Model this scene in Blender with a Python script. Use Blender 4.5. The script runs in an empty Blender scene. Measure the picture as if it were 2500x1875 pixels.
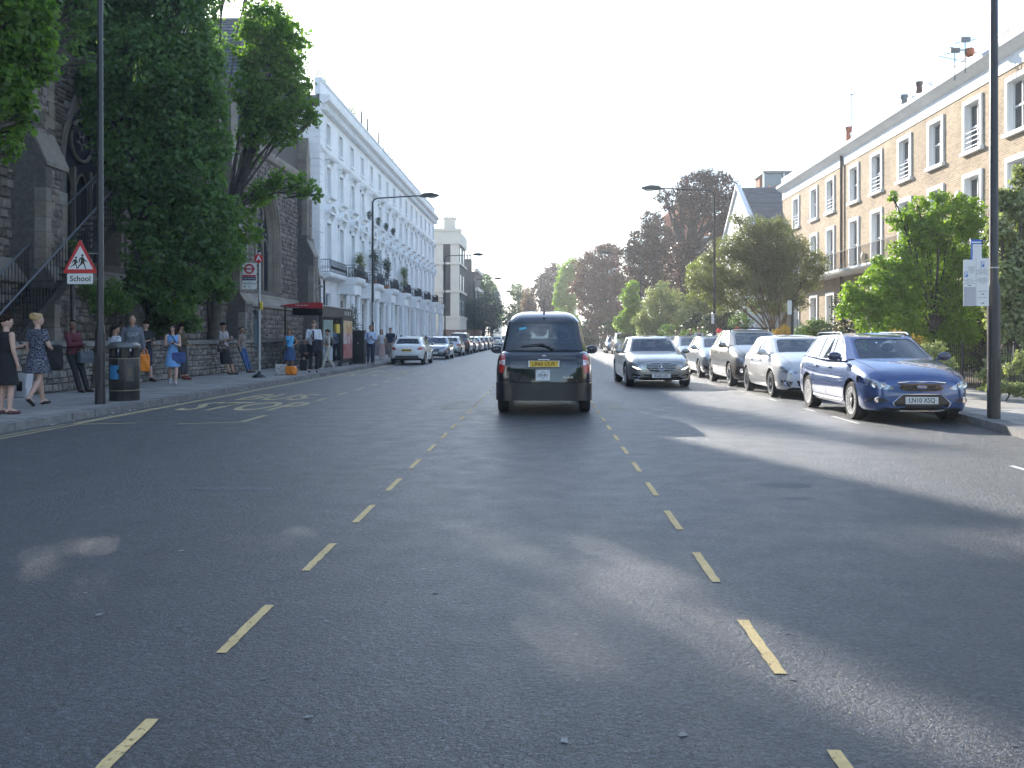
import bpy, bmesh, math, random
import numpy as np
from mathutils import Vector, Matrix
from mathutils.bvhtree import BVHTree
R = math.radians
random.seed(11)
rng = np.random.default_rng(11)
S = bpy.context.scene
C = S.collection

# ---------------------------------------------------------------- camera
cam = bpy.data.cameras.new('camera')
cam.lens = 31.7; cam.sensor_width = 36; cam.clip_end = 3000; cam.clip_start = 0.05
cam.shift_y = -0.0462
camo = bpy.data.objects.new('camera', cam); C.objects.link(camo)
camo.location = (0, 0, 1.42); camo.rotation_euler = (R(90), 0, R(2.15))
S.camera = camo
# ---------------------------------------------------------------- world, sun, exposure
SUN_EL, SUN_AZ = 22.3, 23.5            # degrees above the horizon, degrees left of the road's direction
W = bpy.data.worlds.new('World'); S.world = W; W.use_nodes = True
nt = W.node_tree; nt.nodes.clear()
wo = nt.nodes.new('ShaderNodeOutputWorld'); bg = nt.nodes.new('ShaderNodeBackground')
sky = nt.nodes.new('ShaderNodeTexSky'); sky.sky_type = 'NISHITA'; sky.sun_disc = False
sky.sun_elevation = R(SUN_EL); sky.sun_rotation = R(-SUN_AZ)
sky.air_density = 1.0; sky.dust_density = 0.4; sky.ozone_density = 1.6
tc = nt.nodes.new('ShaderNodeTexCoord'); mp = nt.nodes.new('ShaderNodeMapping'); mp.inputs['Scale'].default_value = (1, 1, 3); mp.inputs['Location'].default_value = (1.3, 0, 0)
nz = nt.nodes.new('ShaderNodeTexNoise'); nz.inputs['Scale'].default_value = 1.6; nz.inputs['Detail'].default_value = 5; nz.inputs['Roughness'].default_value = .55
cr = nt.nodes.new('ShaderNodeValToRGB'); cr.color_ramp.elements[0].position = .47; cr.color_ramp.elements[1].position = .66
mx = nt.nodes.new('ShaderNodeMix'); mx.data_type = 'RGBA'; mx.inputs[7].default_value = (3.9, 4.6, 5.7, 1)
mu = nt.nodes.new('ShaderNodeMath'); mu.operation = 'MULTIPLY'; mu.inputs[1].default_value = .65
L = nt.links.new
L(tc.outputs['Generated'], mp.inputs[0]); L(mp.outputs[0], nz.inputs['Vector']); L(nz.outputs['Fac'], cr.inputs[0])
L(cr.outputs[0], mu.inputs[0]); L(mu.outputs[0], mx.inputs[0]); L(sky.outputs[0], mx.inputs[6]); L(mx.outputs[2], bg.inputs[0]); L(bg.outputs[0], wo.inputs[0])
bg.inputs[1].default_value = 0.137
sl = bpy.data.lights.new('sun', 'SUN'); sl.energy = 4.2; sl.angle = R(0.55); sl.color = (1.0, .93, .82)
slo = bpy.data.objects.new('sun', sl); C.objects.link(slo)
sd = Vector((-math.sin(R(SUN_AZ)) * math.cos(R(SUN_EL)), math.cos(R(SUN_AZ)) * math.cos(R(SUN_EL)), math.sin(R(SUN_EL))))
slo.rotation_euler = sd.to_track_quat('Z', 'Y').to_euler(); slo.location = (0, 0, 60)
S.view_settings.view_transform = 'Standard'; S.view_settings.look = 'None'
S.view_settings.exposure = 1.58; S.view_settings.gamma = 1.0; S.view_settings.use_curve_mapping = False
S.render.engine = 'CYCLES'
S.cycles.max_bounces = 8; S.cycles.transparent_max_bounces = 12

# air: thin even haze in one closed box round the whole place
def build_haze():
    m = bpy.data.materials.new('haze'); m.use_nodes = True; t = m.node_tree; t.nodes.clear(); o = t.nodes.new('ShaderNodeOutputMaterial'); v = t.nodes.new('ShaderNodeVolumePrincipled')
    v.inputs['Color'].default_value = (.93, .96, 1, 1); v.inputs['Density'].default_value = .0009; v.inputs['Anisotropy'].default_value = .45; t.links.new(v.outputs[0], o.inputs['Volume'])
    b = MB(); b.box(-950, 950, -380, 1650, -2.2, 45); tag(b.build('haze', m), kind='stuff')

# ---------------------------------------------------------------- place from a photo measurement (2500 px wide frame)
CA, SA, F = math.cos(R(2.15)), math.sin(R(2.15)), 2201.0
def U(u, Y):                                   # lateral position of picture column u at distance Y along the road
    p = (u - 1250) / F
    return Y * (p * CA - SA) / (CA + SA * p)
def Zv(u, v, Y):                               # height of picture row v at distance Y
    p = (u - 1250) / F
    return 1.42 + (822 - v) / F * Y / (CA + SA * p)

# ---------------------------------------------------------------- materials
MATS = {}
def mat(name, color=(.5, .5, .5), rough=.6, metal=0, spec=.5, coat=0, n=None, b=None, var=0, emit=None, coords='obj'):
    """n=(scale, amount) colour mottling, b=(scale, strength) bump, var=per-piece brightness spread"""
    if name in MATS: return MATS[name]
    m = bpy.data.materials.new(name); m.use_nodes = True; t = m.node_tree; p = t.nodes['Principled BSDF']
    p.inputs['Base Color'].default_value = (*color, 1); p.inputs['Roughness'].default_value = rough
    p.inputs['Metallic'].default_value = metal; p.inputs['Specular IOR Level'].default_value = spec
    p.inputs['Coat Weight'].default_value = coat; p.inputs['Coat Roughness'].default_value = .04
    last = None
    if n or b or var: geo = t.nodes.new('ShaderNodeNewGeometry')
    if n or var:
        last = t.nodes.new('ShaderNodeRGB'); last.outputs[0].default_value = (*color, 1); last = last.outputs[0]
    if n:
        for k, (sc, am) in enumerate(((n[0], n[1]), (n[0] * 7.3, n[1] * .6))):
            no = t.nodes.new('ShaderNodeTexNoise'); no.inputs['Scale'].default_value = sc; no.inputs['Detail'].default_value = 4
            t.links.new(geo.outputs['Position'], no.inputs['Vector'])
            mr = t.nodes.new('ShaderNodeMapRange'); mr.inputs[1].default_value = .3; mr.inputs[2].default_value = .7
            mr.inputs[3].default_value = 1 - am; mr.inputs[4].default_value = 1 + am
            t.links.new(no.outputs['Fac'], mr.inputs[0])
            v = t.nodes.new('ShaderNodeVectorMath'); v.operation = 'SCALE'
            t.links.new(last, v.inputs[0]); t.links.new(mr.outputs[0], v.inputs['Scale']); last = v.outputs[0]
    if var:
        oi = t.nodes.new('ShaderNodeObjectInfo'); ad = t.nodes.new('ShaderNodeMath'); ad.operation = 'ADD'
        t.links.new(oi.outputs['Random'], ad.inputs[0]); t.links.new(geo.outputs['Random Per Island'], ad.inputs[1])
        fr = t.nodes.new('ShaderNodeMath'); fr.operation = 'FRACT'; t.links.new(ad.outputs[0], fr.inputs[0])
        mr = t.nodes.new('ShaderNodeMapRange'); mr.inputs[3].default_value = 1 - var; mr.inputs[4].default_value = 1 + var
        t.links.new(fr.outputs[0], mr.inputs[0])
        v = t.nodes.new('ShaderNodeVectorMath'); v.operation = 'SCALE'
        t.links.new(last, v.inputs[0]); t.links.new(mr.outputs[0], v.inputs['Scale']); last = v.outputs[0]
        hs = t.nodes.new('ShaderNodeHueSaturation'); m2 = t.nodes.new('ShaderNodeMapRange'); m2.inputs[3].default_value = .7; m2.inputs[4].default_value = 1.35
        mm = t.nodes.new('ShaderNodeMath'); mm.operation = 'MULTIPLY'; mm.inputs[1].default_value = 7.13
        f2 = t.nodes.new('ShaderNodeMath'); f2.operation = 'FRACT'
        t.links.new(fr.outputs[0], mm.inputs[0]); t.links.new(mm.outputs[0], f2.inputs[0]); t.links.new(f2.outputs[0], m2.inputs[0])
        t.links.new(m2.outputs[0], hs.inputs['Saturation']); t.links.new(last, hs.inputs['Color']); last = hs.outputs[0]
    if last is not None: t.links.new(last, p.inputs['Base Color'])
    if b:
        no = t.nodes.new('ShaderNodeTexNoise'); no.inputs['Scale'].default_value = b[0]; no.inputs['Detail'].default_value = 5
        t.links.new(geo.outputs['Position'], no.inputs['Vector'])
        bu = t.nodes.new('ShaderNodeBump'); bu.inputs['Strength'].default_value = b[1]; bu.inputs['Distance'].default_value = .02
        t.links.new(no.outputs['Fac'], bu.inputs['Height']); t.links.new(bu.outputs[0], p.inputs['Normal'])
    if emit: p.inputs['Emission Color'].default_value = (*color, 1); p.inputs['Emission Strength'].default_value = emit
    MATS[name] = m; return m

def glass(name, tint=(.55, .6, .62), clear=.55, rough=.02):
    if name in MATS: return MATS[name]
    m = bpy.data.materials.new(name); m.use_nodes = True; t = m.node_tree; t.nodes.clear()
    o = t.nodes.new('ShaderNodeOutputMaterial'); g = t.nodes.new('ShaderNodeBsdfGlossy'); tr = t.nodes.new('ShaderNodeBsdfTransparent')
    g.inputs['Roughness'].default_value = rough; g.inputs[0].default_value = (.9, .95, 1, 1)
    tr.inputs[0].default_value = (tint[0] * clear, tint[1] * clear, tint[2] * clear, 1)
    fr = t.nodes.new('ShaderNodeFresnel'); fr.inputs[0].default_value = 1.55
    mr = t.nodes.new('ShaderNodeMapRange'); mr.inputs[3].default_value = .05; mr.inputs[4].default_value = 1
    mx = t.nodes.new('ShaderNodeMixShader')
    t.links.new(fr.outputs[0], mr.inputs[0]); t.links.new(mr.outputs[0], mx.inputs[0]); t.links.new(tr.outputs[0], mx.inputs[1]); t.links.new(g.outputs[0], mx.inputs[2]); t.links.new(mx.outputs[0], o.inputs[0])
    MATS[name] = m; return m

def leafmat(name, c1, c2, trans=.35, rough=.45):
    if name in MATS: return MATS[name]
    m = bpy.data.materials.new(name); m.use_nodes = True; t = m.node_tree; p = t.nodes['Principled BSDF']; o = t.nodes['Material Output']
    p.inputs['Roughness'].default_value = rough; p.inputs['Specular IOR Level'].default_value = .35
    g = t.nodes.new('ShaderNodeNewGeometry'); no = t.nodes.new('ShaderNodeTexNoise'); no.inputs['Scale'].default_value = .9
    t.links.new(g.outputs['Position'], no.inputs['Vector'])
    ad = t.nodes.new('ShaderNodeMath'); ad.operation = 'MULTIPLY_ADD'; ad.inputs[1].default_value = .55
    t.links.new(g.outputs['Random Per Island'], ad.inputs[0]); 
    m2 = t.nodes.new('ShaderNodeMath'); m2.operation = 'MULTIPLY'; m2.inputs[1].default_value = .5; t.links.new(no.outputs['Fac'], m2.inputs[0]); t.links.new(m2.outputs[0], ad.inputs[2])
    mx = t.nodes.new('ShaderNodeMix'); mx.data_type = 'RGBA'; mx.inputs[6].default_value = (*c1, 1); mx.inputs[7].default_value = (*c2, 1)
    t.links.new(ad.outputs[0], mx.inputs[0]); t.links.new(mx.outputs[2], p.inputs['Base Color'])
    tl = t.nodes.new('ShaderNodeBsdfTranslucent'); v = t.nodes.new('ShaderNodeVectorMath'); v.operation = 'MULTIPLY'; v.inputs[1].default_value = (1.9, 2.0, .9)
    t.links.new(mx.outputs[2], v.inputs[0]); t.links.new(v.outputs[0], tl.inputs[0])
    ms = t.nodes.new('ShaderNodeMixShader'); ms.inputs[0].default_value = trans
    t.links.new(p.outputs[0], ms.inputs[1]); t.links.new(tl.outputs[0], ms.inputs[2]); t.links.new(ms.outputs[0], o.inputs[0])
    MATS[name] = m; return m

# ---------------------------------------------------------------- mesh building
class MB:
    def __init__(s): s.v = []; s.f = []; s.m = []
    def add(s, vs, fs, m=0):
        o = len(s.v); s.v += [tuple(v) for v in vs]; s.f += [tuple(i + o for i in f) for f in fs]; s.m += [m] * len(fs); return s
    def box(s, x0, x1, y0, y1, z0, z1, m=0):
        return s.add([(x0,y0,z0),(x1,y0,z0),(x1,y1,z0),(x0,y1,z0),(x0,y0,z1),(x1,y0,z1),(x1,y1,z1),(x0,y1,z1)],
              [(0,3,2,1),(4,5,6,7),(0,1,5,4),(1,2,6,5),(2,3,7,6),(3,0,4,7)], m)
    def prism(s, poly, axis, a, b, m=0):       # poly in the two other axes, extruded a..b along axis
        n = len(poly)
        def P(q, t):
            if axis == 'x': return (t, q[0], q[1])
            if axis == 'y': return (q[0], t, q[1])
            return (q[0], q[1], t)
        return s.add([P(q, a) for q in poly] + [P(q, b) for q in poly],
              [tuple(range(n))[::-1], tuple(range(n, 2 * n))] + [(i, (i + 1) % n, n + (i + 1) % n, n + i) for i in range(n)], m)
    def tube(s, pts, rad, n=8, m=0, caps=True):
        pts = [Vector(p) for p in pts]
        if not hasattr(rad, '__len__'): rad = [rad] * len(pts)
        vs = []; 
        for i, p in enumerate(pts):
            d = (pts[min(i + 1, len(pts) - 1)] - pts[max(i - 1, 0)]).normalized()
            up = Vector((0, 0, 1)) if abs(d.z) < .9 else Vector((0, 1, 0))
            a = d.cross(up).normalized(); b2 = a.cross(d)
            for k in range(n):
                t = 2 * math.pi * k / n; vs.append(p + (a * math.cos(t) + b2 * math.sin(t)) * rad[i])
        fs = []
        for i in range(len(pts) - 1):
            for k in range(n):
                fs.append((i * n + k, i * n + (k + 1) % n, (i + 1) * n + (k + 1) % n, (i + 1) * n + k))
        if caps: fs += [tuple(range(n))[::-1], tuple(range((len(pts) - 1) * n, len(pts) * n))]
        return s.add(vs, fs, m)
    def lathe(s, prof, c=(0, 0, 0), axis='z', n=16, m=0):   # prof: (radius, along)
        vs = []
        for r, h in prof:
            for k in range(n):
                t = 2 * math.pi * k / n; a, b2 = r * math.cos(t), r * math.sin(t)
                if axis == 'z': vs.append((c[0] + a, c[1] + b2, c[2] + h))
                elif axis == 'x': vs.append((c[0] + h, c[1] + a, c[2] + b2))
                else: vs.append((c[0] + a, c[1] + h, c[2] + b2))
        fs = [(i * n + k, i * n + (k + 1) % n, (i + 1) * n + (k + 1) % n, (i + 1) * n + k) for i in range(len(prof) - 1) for k in range(n)]
        fs += [tuple(range(n))[::-1], tuple(range((len(prof) - 1) * n, len(prof) * n))]
        return s.add(vs, fs, m)
    def ball(s, c, r, n=10, m=0):
        if not hasattr(r, '__len__'): r = (r, r, r)
        pr = []
        vs = []; k2 = n // 2
        for i in range(1, k2):
            a = math.pi * i / k2
            for k in range(n):
                t = 2 * math.pi * k / n; vs.append((c[0] + r[0] * math.sin(a) * math.cos(t), c[1] + r[1] * math.sin(a) * math.sin(t), c[2] + r[2] * math.cos(a)))
        vs += [(c[0], c[1], c[2] + r[2]), (c[0], c[1], c[2] - r[2])]; T, B = len(vs) - 2, len(vs) - 1
        fs = [(i * n + k, (i + 1) * n + k, (i + 1) * n + (k + 1) % n, i * n + (k + 1) % n) for i in range(k2 - 2) for k in range(n)]
        fs += [(T, k, (k + 1) % n) for k in range(n)] + [(B, (k2 - 2) * n + (k + 1) % n, (k2 - 2) * n + k) for k in range(n)]
        return s.add(vs, fs, m)
    def mesh(s, name, mats, smooth=False, fix=True):
        me = bpy.data.meshes.new(name); me.from_pydata(s.v, [], s.f)
        if not isinstance(mats, (list, tuple)): mats = [mats]
        for m in mats: me.materials.append(m)
        if len(mats) > 1: me.polygons.foreach_set('material_index', s.m)
        if fix:
            bm = bmesh.new(); bm.from_mesh(me); bmesh.ops.recalc_face_normals(bm, faces=bm.faces); bm.to_mesh(me); bm.free()
        if smooth:
            me.shade_smooth(); me.set_sharp_from_angle(angle=R(smooth if smooth is not True else 38))
        me.update(); return me
    def build(s, name, mats, parent=None, smooth=False, loc=None, fix=True):
        return link(name, s.mesh(name, mats, smooth, fix), parent, loc)

def link(name, me, parent=None, loc=None, rot=None, scale=None):
    o = bpy.data.objects.new(name, me); C.objects.link(o)
    if parent: o.parent = parent
    if loc is not None: o.location = loc
    if rot is not None: o.rotation_euler = rot
    if scale is not None: o.scale = scale
    return o
def tag(o, label=None, cat=None, group=None, kind=None):
    if label: o['label'] = label
    if cat: o['category'] = cat
    if group: o['group'] = group
    if kind: o['kind'] = kind
    return o
def thing(name, label, cat, loc=(0, 0, 0), rz=0, group=None):
    o = link(name, None, None, loc, (0, 0, rz)); o.empty_display_size = .2
    return tag(o, label, cat, group)
def copy_tree(o, parent=None, label=None, loc=None, rz=None):
    c = o.copy(); C.objects.link(c); c.parent = parent
    for ch in list(o.children): copy_tree(ch, c)
    if label: c['label'] = label
    if loc is not None: c.location = loc
    if rz is not None: c.rotation_euler = (0, 0, rz)
    return c
def fast_mesh(name, V, Fq, mats, mi=None, smooth=False):
    """V (n,3) array, Fq (m,k) array of equal polygons"""
    me = bpy.data.meshes.new(name); k = Fq.shape[1]
    me.vertices.add(len(V)); me.vertices.foreach_set('co', V.astype(np.float32).ravel())
    me.loops.add(Fq.size); me.loops.foreach_set('vertex_index', Fq.astype(np.int32).ravel())
    me.polygons.add(len(Fq)); me.polygons.foreach_set('loop_start', np.arange(0, Fq.size, k, dtype=np.int32))
    me.polygons.foreach_set('loop_total', np.full(len(Fq), k, dtype=np.int32))
    for m in (mats if isinstance(mats, (list, tuple)) else [mats]): me.materials.append(m)
    if mi is not None: me.polygons.foreach_set('material_index', mi)
    me.update(calc_edges=True); me.validate()
    return me
def text_mesh(txt, size, extrude=0.0, align='CENTER', bold=0.0, space=1.0):
    cu = bpy.data.curves.new('lettering', 'FONT'); cu.body = txt; cu.size = size; cu.extrude = extrude; cu.align_x = align; cu.align_y = 'CENTER'
    cu.offset = bold; cu.space_character = space; cu.resolution_u = 3; cu.space_line = .95
    o = bpy.data.objects.new('lettering', cu); C.objects.link(o)
    me = bpy.data.meshes.new_from_object(o.evaluated_get(bpy.context.evaluated_depsgraph_get()))
    bpy.data.objects.remove(o); bpy.data.curves.remove(cu); return me
def lettering(txt, size, m, parent, loc, rot=(R(90), 0, 0), scale=(1, 1, 1), bold=0.0, extrude=.001, align='CENTER', name='lettering', space=1.0):
    me = text_mesh(txt, size, extrude, align, bold, space); me.materials.clear(); me.materials.append(m)
    return link(name, me, parent, loc, rot, scale)
def eval_mesh(o):
    dg = bpy.context.evaluated_depsgraph_get(); dg.update()
    me = bpy.data.meshes.new_from_object(o.evaluated_get(dg)); return me
# ---------------------------------------------------------------- shared materials
M_tyre = mat('tyre rubber', (.018, .018, .019), .8, b=(80, .3)); M_blk = mat('black plastic', (.018, .019, .021), .5, n=(5, .2))
M_gblk = mat('gloss black trim', (.01, .01, .012), .15, coat=.6); M_under = mat('underbody', (.012, .012, .012), .9)
M_chr = mat('chrome', (.75, .76, .78), .14, 1); M_alloy = mat('alloy rim', (.55, .56, .58), .3, .85); M_alloyw = mat('pale rim', (.62, .62, .62), .35, .35)
M_hl = mat('headlamp glass', (.35, .37, .40), .06, .5, coat=1, n=(14, .45)); M_red = mat('tail lamp red', (.42, .012, .012), .12, coat=1, n=(12, .12))
M_clr = mat('clear lamp', (.62, .62, .62), .12, .2, coat=1); M_amb = mat('amber lamp', (.7, .25, .02), .2, coat=1)
M_drl = mat('lit daytime lamp', (1, 1, .95), .3, emit=2.2)
M_glass = glass('car glass', (.58, .66, .68), .62); M_glassd = glass('tinted car glass', (.35, .4, .42), .42)
M_seat = mat('car seats', (.022, .023, .026), .8); M_py = mat('rear plate yellow', (.72, .46, .03), .4); M_pw = mat('front plate white', (.62, .62, .60), .4)
M_ink = mat('sign black', (.012, .012, .013), .5); M_mirr = mat('mirror glass', (.12, .13, .15), .05, 1); M_badge = mat('badge blue', (.02, .04, .22), .3, coat=1)

# ================================================================ ground, road, pavements
def asphalt(name, base, dark):
    m = bpy.data.materials.new(name); m.use_nodes = True; t = m.node_tree; p = t.nodes['Principled BSDF']; lk = t.links.new
    g = t.nodes.new('ShaderNodeNewGeometry')
    def noise(sc, det=3, ro=.5, vec=None):
        n = t.nodes.new('ShaderNodeTexNoise'); n.inputs['Scale'].default_value = sc; n.inputs['Detail'].default_value = det; n.inputs['Roughness'].default_value = ro
        lk(vec or g.outputs['Position'], n.inputs['Vector']); return n.outputs['Fac']
    def mr(x, a, b2, c, d):
        n = t.nodes.new('ShaderNodeMapRange'); lk(x, n.inputs[0])
        for i, q in enumerate((a, b2, c, d)): n.inputs[i + 1].default_value = q
        return n.outputs[0]
    def math_(op, a, b2):
        n = t.nodes.new('ShaderNodeMath'); n.operation = op
        for i, q in enumerate((a, b2)):
            if isinstance(q, (int, float)): n.inputs[i].default_value = q
            else: lk(q, n.inputs[i])
        return n.outputs[0]
    vo = t.nodes.new('ShaderNodeTexVoronoi'); vo.inputs['Scale'].default_value = 62; lk(g.outputs['Position'], vo.inputs['Vector'])
    vc = t.nodes.new('ShaderNodeTexVoronoi'); vc.feature = 'DISTANCE_TO_EDGE'; vc.inputs['Scale'].default_value = 62; lk(g.outputs['Position'], vc.inputs['Vector'])
    sep = t.nodes.new('ShaderNodeSeparateColor'); lk(vo.outputs['Color'], sep.inputs[0])
    chip = mr(sep.outputs[0], 0, 1, .55, 1.6)
    gap = mr(vc.outputs['Distance'], 0, .09, .18, 1)
    broad = mr(noise(.35, 4), .3, .7, .90, 1.10); mid = mr(noise(14, 4, .7), .3, .7, .82, 1.18); fine = mr(noise(34, 3, .7), .35, .65, .55, 1.35)
    mp = t.nodes.new('ShaderNodeMapping'); mp.inputs['Scale'].default_value = (1.4, .05, 1); lk(g.outputs['Position'], mp.inputs[0])
    tracks = mr(noise(1.0, 2, .5, mp.outputs[0]), .35, .65, .9, 1.1)
    f = math_('MULTIPLY', chip, gap); 
    for q in (broad, mid, fine, tracks): f = math_('MULTIPLY', f, q)
    rgb = t.nodes.new('ShaderNodeRGB'); rgb.outputs[0].default_value = (*base, 1)
    v = t.nodes.new('ShaderNodeVectorMath'); v.operation = 'SCALE'; lk(rgb.outputs[0], v.inputs[0]); lk(f, v.inputs['Scale'])
    lk(v.outputs[0], p.inputs['Base Color'])
    lk(mr(noise(3), .3, .7, .38, .50), p.inputs['Roughness']); p.inputs['Specular IOR Level'].default_value = .85
    h = math_('ADD', math_('MULTIPLY', gap, .6), math_('MULTIPLY', noise(34, 4, .7), 2.6)); h = math_('ADD', h, math_('MULTIPLY', sep.outputs[0], .5))
    b2 = t.nodes.new('ShaderNodeBump'); b2.inputs['Strength'].default_value = 1.0; b2.inputs['Distance'].default_value = .012
    lk(h, b2.inputs['Height']); lk(b2.outputs[0], p.inputs['Normal'])
    return m
M_road = asphalt('road asphalt', (.048, .055, .066), .02)
M_dirt = mat('garden earth', (.11, .085, .06), .95, n=(3, .3), b=(20, .6))
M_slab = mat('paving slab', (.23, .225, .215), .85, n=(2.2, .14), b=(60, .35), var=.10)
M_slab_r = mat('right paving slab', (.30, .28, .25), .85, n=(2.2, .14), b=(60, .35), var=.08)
M_kerb = mat('granite kerb', (.17, .165, .16), .8, n=(6, .25), b=(70, .5), var=.16)
M_mortar = mat('joint mortar', (.10, .095, .09), .95, n=(8, .2))
def worn(name, color, thr=.62):
    m = mat(name, color, .7, n=(4, .12), b=(90, .5)); t = m.node_tree; p = t.nodes['Principled BSDF']; o = t.nodes['Material Output']
    g = t.nodes.new('ShaderNodeNewGeometry'); n = t.nodes.new('ShaderNodeTexNoise'); n.inputs['Scale'].default_value = 38; n.inputs['Detail'].default_value = 6; n.inputs['Roughness'].default_value = .75
    t.links.new(g.outputs['Position'], n.inputs['Vector']); r = t.nodes.new('ShaderNodeMapRange'); r.inputs[1].default_value = thr; r.inputs[2].default_value = thr + .06
    tr = t.nodes.new('ShaderNodeBsdfTransparent'); mx = t.nodes.new('ShaderNodeMixShader')
    t.links.new(n.outputs['Fac'], r.inputs[0]); t.links.new(r.outputs[0], mx.inputs[0]); t.links.new(p.outputs[0], mx.inputs[1]); t.links.new(tr.outputs[0], mx.inputs[2]); t.links.new(mx.outputs[0], o.inputs[0])
    return m
M_yel = worn('worn yellow road paint', (.60, .44, .19), .585)
M_yel2 = worn('faded yellow road paint', (.44, .36, .20), .53)
M_scuff = worn('pale scuffs', (.16, .17, .18), .47)
M_whi = worn('worn white road paint', (.55, .55, .52), .58)

tag(MB().box(-900, 900, -340, 1600, -1.0, -.03).build('ground', mat('far ground', (.09, .09, .075), .95, n=(.2, .25))), kind='structure')
tag(MB().box(-8.0, 7.6, -140, 700, -.5, 0).build('road', M_road), kind='structure')
KL = -8.0
# side street beyond the white terrace
tag(MB().box(-60, -8.0, 119.5, 133.0, -.02, .004).build('side_street', M_road), kind='structure')
# left pavement
pl = link('left_pavement', None); tag(pl, kind='structure')
MB().box(-11.5, KL - .30, -140, 119, -.3, .085).build('pavement_bed', M_mortar, pl)
MB().box(-11.5, KL - .02, 58.2, 119, .0855, .12).build('far_paving', M_slab, pl)
def unit_slab(m, bev=.012):
    b = MB(); e = bev
    b.add([(0,0,0),(1,0,0),(1,1,0),(0,1,0),(e,e,1),(1-e,e,1),(1-e,1-e,1),(e,1-e,1)], [(0,1,5,4),(1,2,6,5),(2,3,7,6),(3,0,4,7),(4,5,6,7)])
    return b.mesh('paving_slab', m)
sl_l, sl_r = unit_slab(M_slab), unit_slab(M_slab_r)
x0 = KL - .31
for r_ in range(4):
    wd = .785; y = 10 + (r_ % 2) * .45
    while y < 58:
        d = random.choice((.6, .75, .9, 1.05))
        dz = .035 + random.uniform(-.004, .003)
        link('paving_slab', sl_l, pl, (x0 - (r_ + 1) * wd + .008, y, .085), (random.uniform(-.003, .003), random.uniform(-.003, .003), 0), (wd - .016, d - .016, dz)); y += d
def kerb_mesh(side):
    e = .03
    b = MB(); b.add([(0,0,0),(1,0,0),(1,1,0),(0,1,0),(e,.01,1),(1-e,.01,1),(1-e,.99,1),(e,.99,1)], [(0,1,5,4),(1,2,6,5),(2,3,7,6),(3,0,4,7),(4,5,6,7)])
    return b.mesh('kerb_stone', M_kerb)
km = kerb_mesh(1)
kl = link('left_kerb', None); tag(kl, kind='structure')
y = 8.0
while y < 70:
    d = random.choice((.75, .9, 1.0)); link('kerb_stone', km, kl, (KL - .30 + random.uniform(-.006, .006), y, -.1), (0, random.uniform(-.01, .01), 0), (.295, d - .012, .22 + random.uniform(-.004, .004))); y += d
tag(MB().box(KL - .295, KL, y, 119, -.1, .12).build('kerb', M_kerb, kl))
MB().box(-60, KL, 133.2, 300, -.3, .12).build('far_pavement', M_slab, pl)
# right pavement: the kerb drifts inwards near the camera
KR = [(-2, 5.3), (9, 6.15), (12, 6.52), (13, 6.66), (15.6, 6.97), (20, 7.12), (30, 7.2), (60, 7.2), (300, 7.2)]
def kr(y): return float(np.interp(y, [a for a, b in KR], [b for a, b in KR]))
pr = link('right_pavement', None); tag(pr, kind='structure')
poly = [(kr(y) + .28, y) for y in (-2, 9, 12, 13, 15.6, 20, 30, 60, 300)] + [(10.8, 300), (10.8, -2)]
MB().prism(poly, 'z', -.3, .085).build('pavement_bed', M_mortar, pr)
MB().box(7.5, 10.8, 45, 300, .0855, .12).build('far_paving', M_slab_r, pr)
for r_ in range(4):
    wd = .86; y = 9 + (r_ % 2) * .4
    while y < 45:
        d = random.choice((.6, .75, .9, .9)); a = 7.36 + r_ * wd
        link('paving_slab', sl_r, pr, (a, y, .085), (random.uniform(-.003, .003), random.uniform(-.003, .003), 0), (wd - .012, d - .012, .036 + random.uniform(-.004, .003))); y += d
# wedge of slabs between the leaning kerb and the straight rows
y = 6
while y < 45:
    d = .9; a = kr(y + d / 2) + .29
    if a < 7.32: link('paving_slab', sl_r, pr, (a, y, .085), (0, 0, 0), (7.352 - a, d - .012, .033))
    y += d
krr = link('right_kerb', None); tag(krr, kind='structure')
y = 6.0
while y < 66:
    d = random.choice((.75, .9, 1.0)); a = kr(y); ang = math.atan2(kr(y + d) - a, d)
    link('kerb_stone', km, krr, (a, y, -.1), (0, random.uniform(-.01, .01), -ang), (.285, d - .012, .22 + random.uniform(-.004, .004))); y += d
MB().box(7.2, 7.485, y, 300, -.1, .12).build('kerb', M_kerb, krr)

# ---------------------------------------------------------------- road markings
mk = link('road_markings', None); tag(mk, kind='structure')
ZM = .004
def strip(b, x0, x1, y0, y1, m=0):
    n = max(2, int((y1 - y0) / .06)) if y0 < 12 else 2
    ys = np.linspace(y0, y1, n + 1); j = .0035 if y0 < 12 else .006
    vs = []
    for q in ys: vs += [(x0 + random.uniform(-j, j), q, ZM), (x1 + random.uniform(-j, j), q, ZM)]
    b.add(vs, [(2 * i, 2 * i + 1, 2 * i + 3, 2 * i + 2) for i in range(n)], m)
for k in range(-2, 38):
    for X, s0 in ((-1.456, 3.99), (.985, 3.83)):
        if X < 0 and k > 32: continue
        y0 = s0 + 1.42 * k
        b = MB(); strip(b, X - .026, X + .026, y0, y0 + .72); b.build('yellow_dash', M_yel, mk, fix=False)
for k in range(14):
    b = MB(); y0 = 19.7 + 2.06 * k; strip(b, -5.1, -5.0, y0, y0 + .98); b.build('bay_dash', M_yel2, mk, fix=False)
def line(b, p, q, w, z=ZM):
    p, q = Vector((*p, z)), Vector((*q, z)); d = (q - p).normalized(); n = Vector((-d.y, d.x, 0)) * w / 2
    b.add([p + n, p - n, q - n, q + n], [(0, 1, 2, 3)])
b = MB(); line(b, (-7.62, 14.3), (-6.72, 14.55), .1); line(b, (-5.98, 14.45), (-5.08, 14.75), .1); b.build('bay_end_line', M_yel2, mk, fix=False)
b = MB(); strip(b, -5.1, -5.0, 14.82, 16.1); b.build('bay_dash', M_yel2, mk, fix=False)
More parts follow.
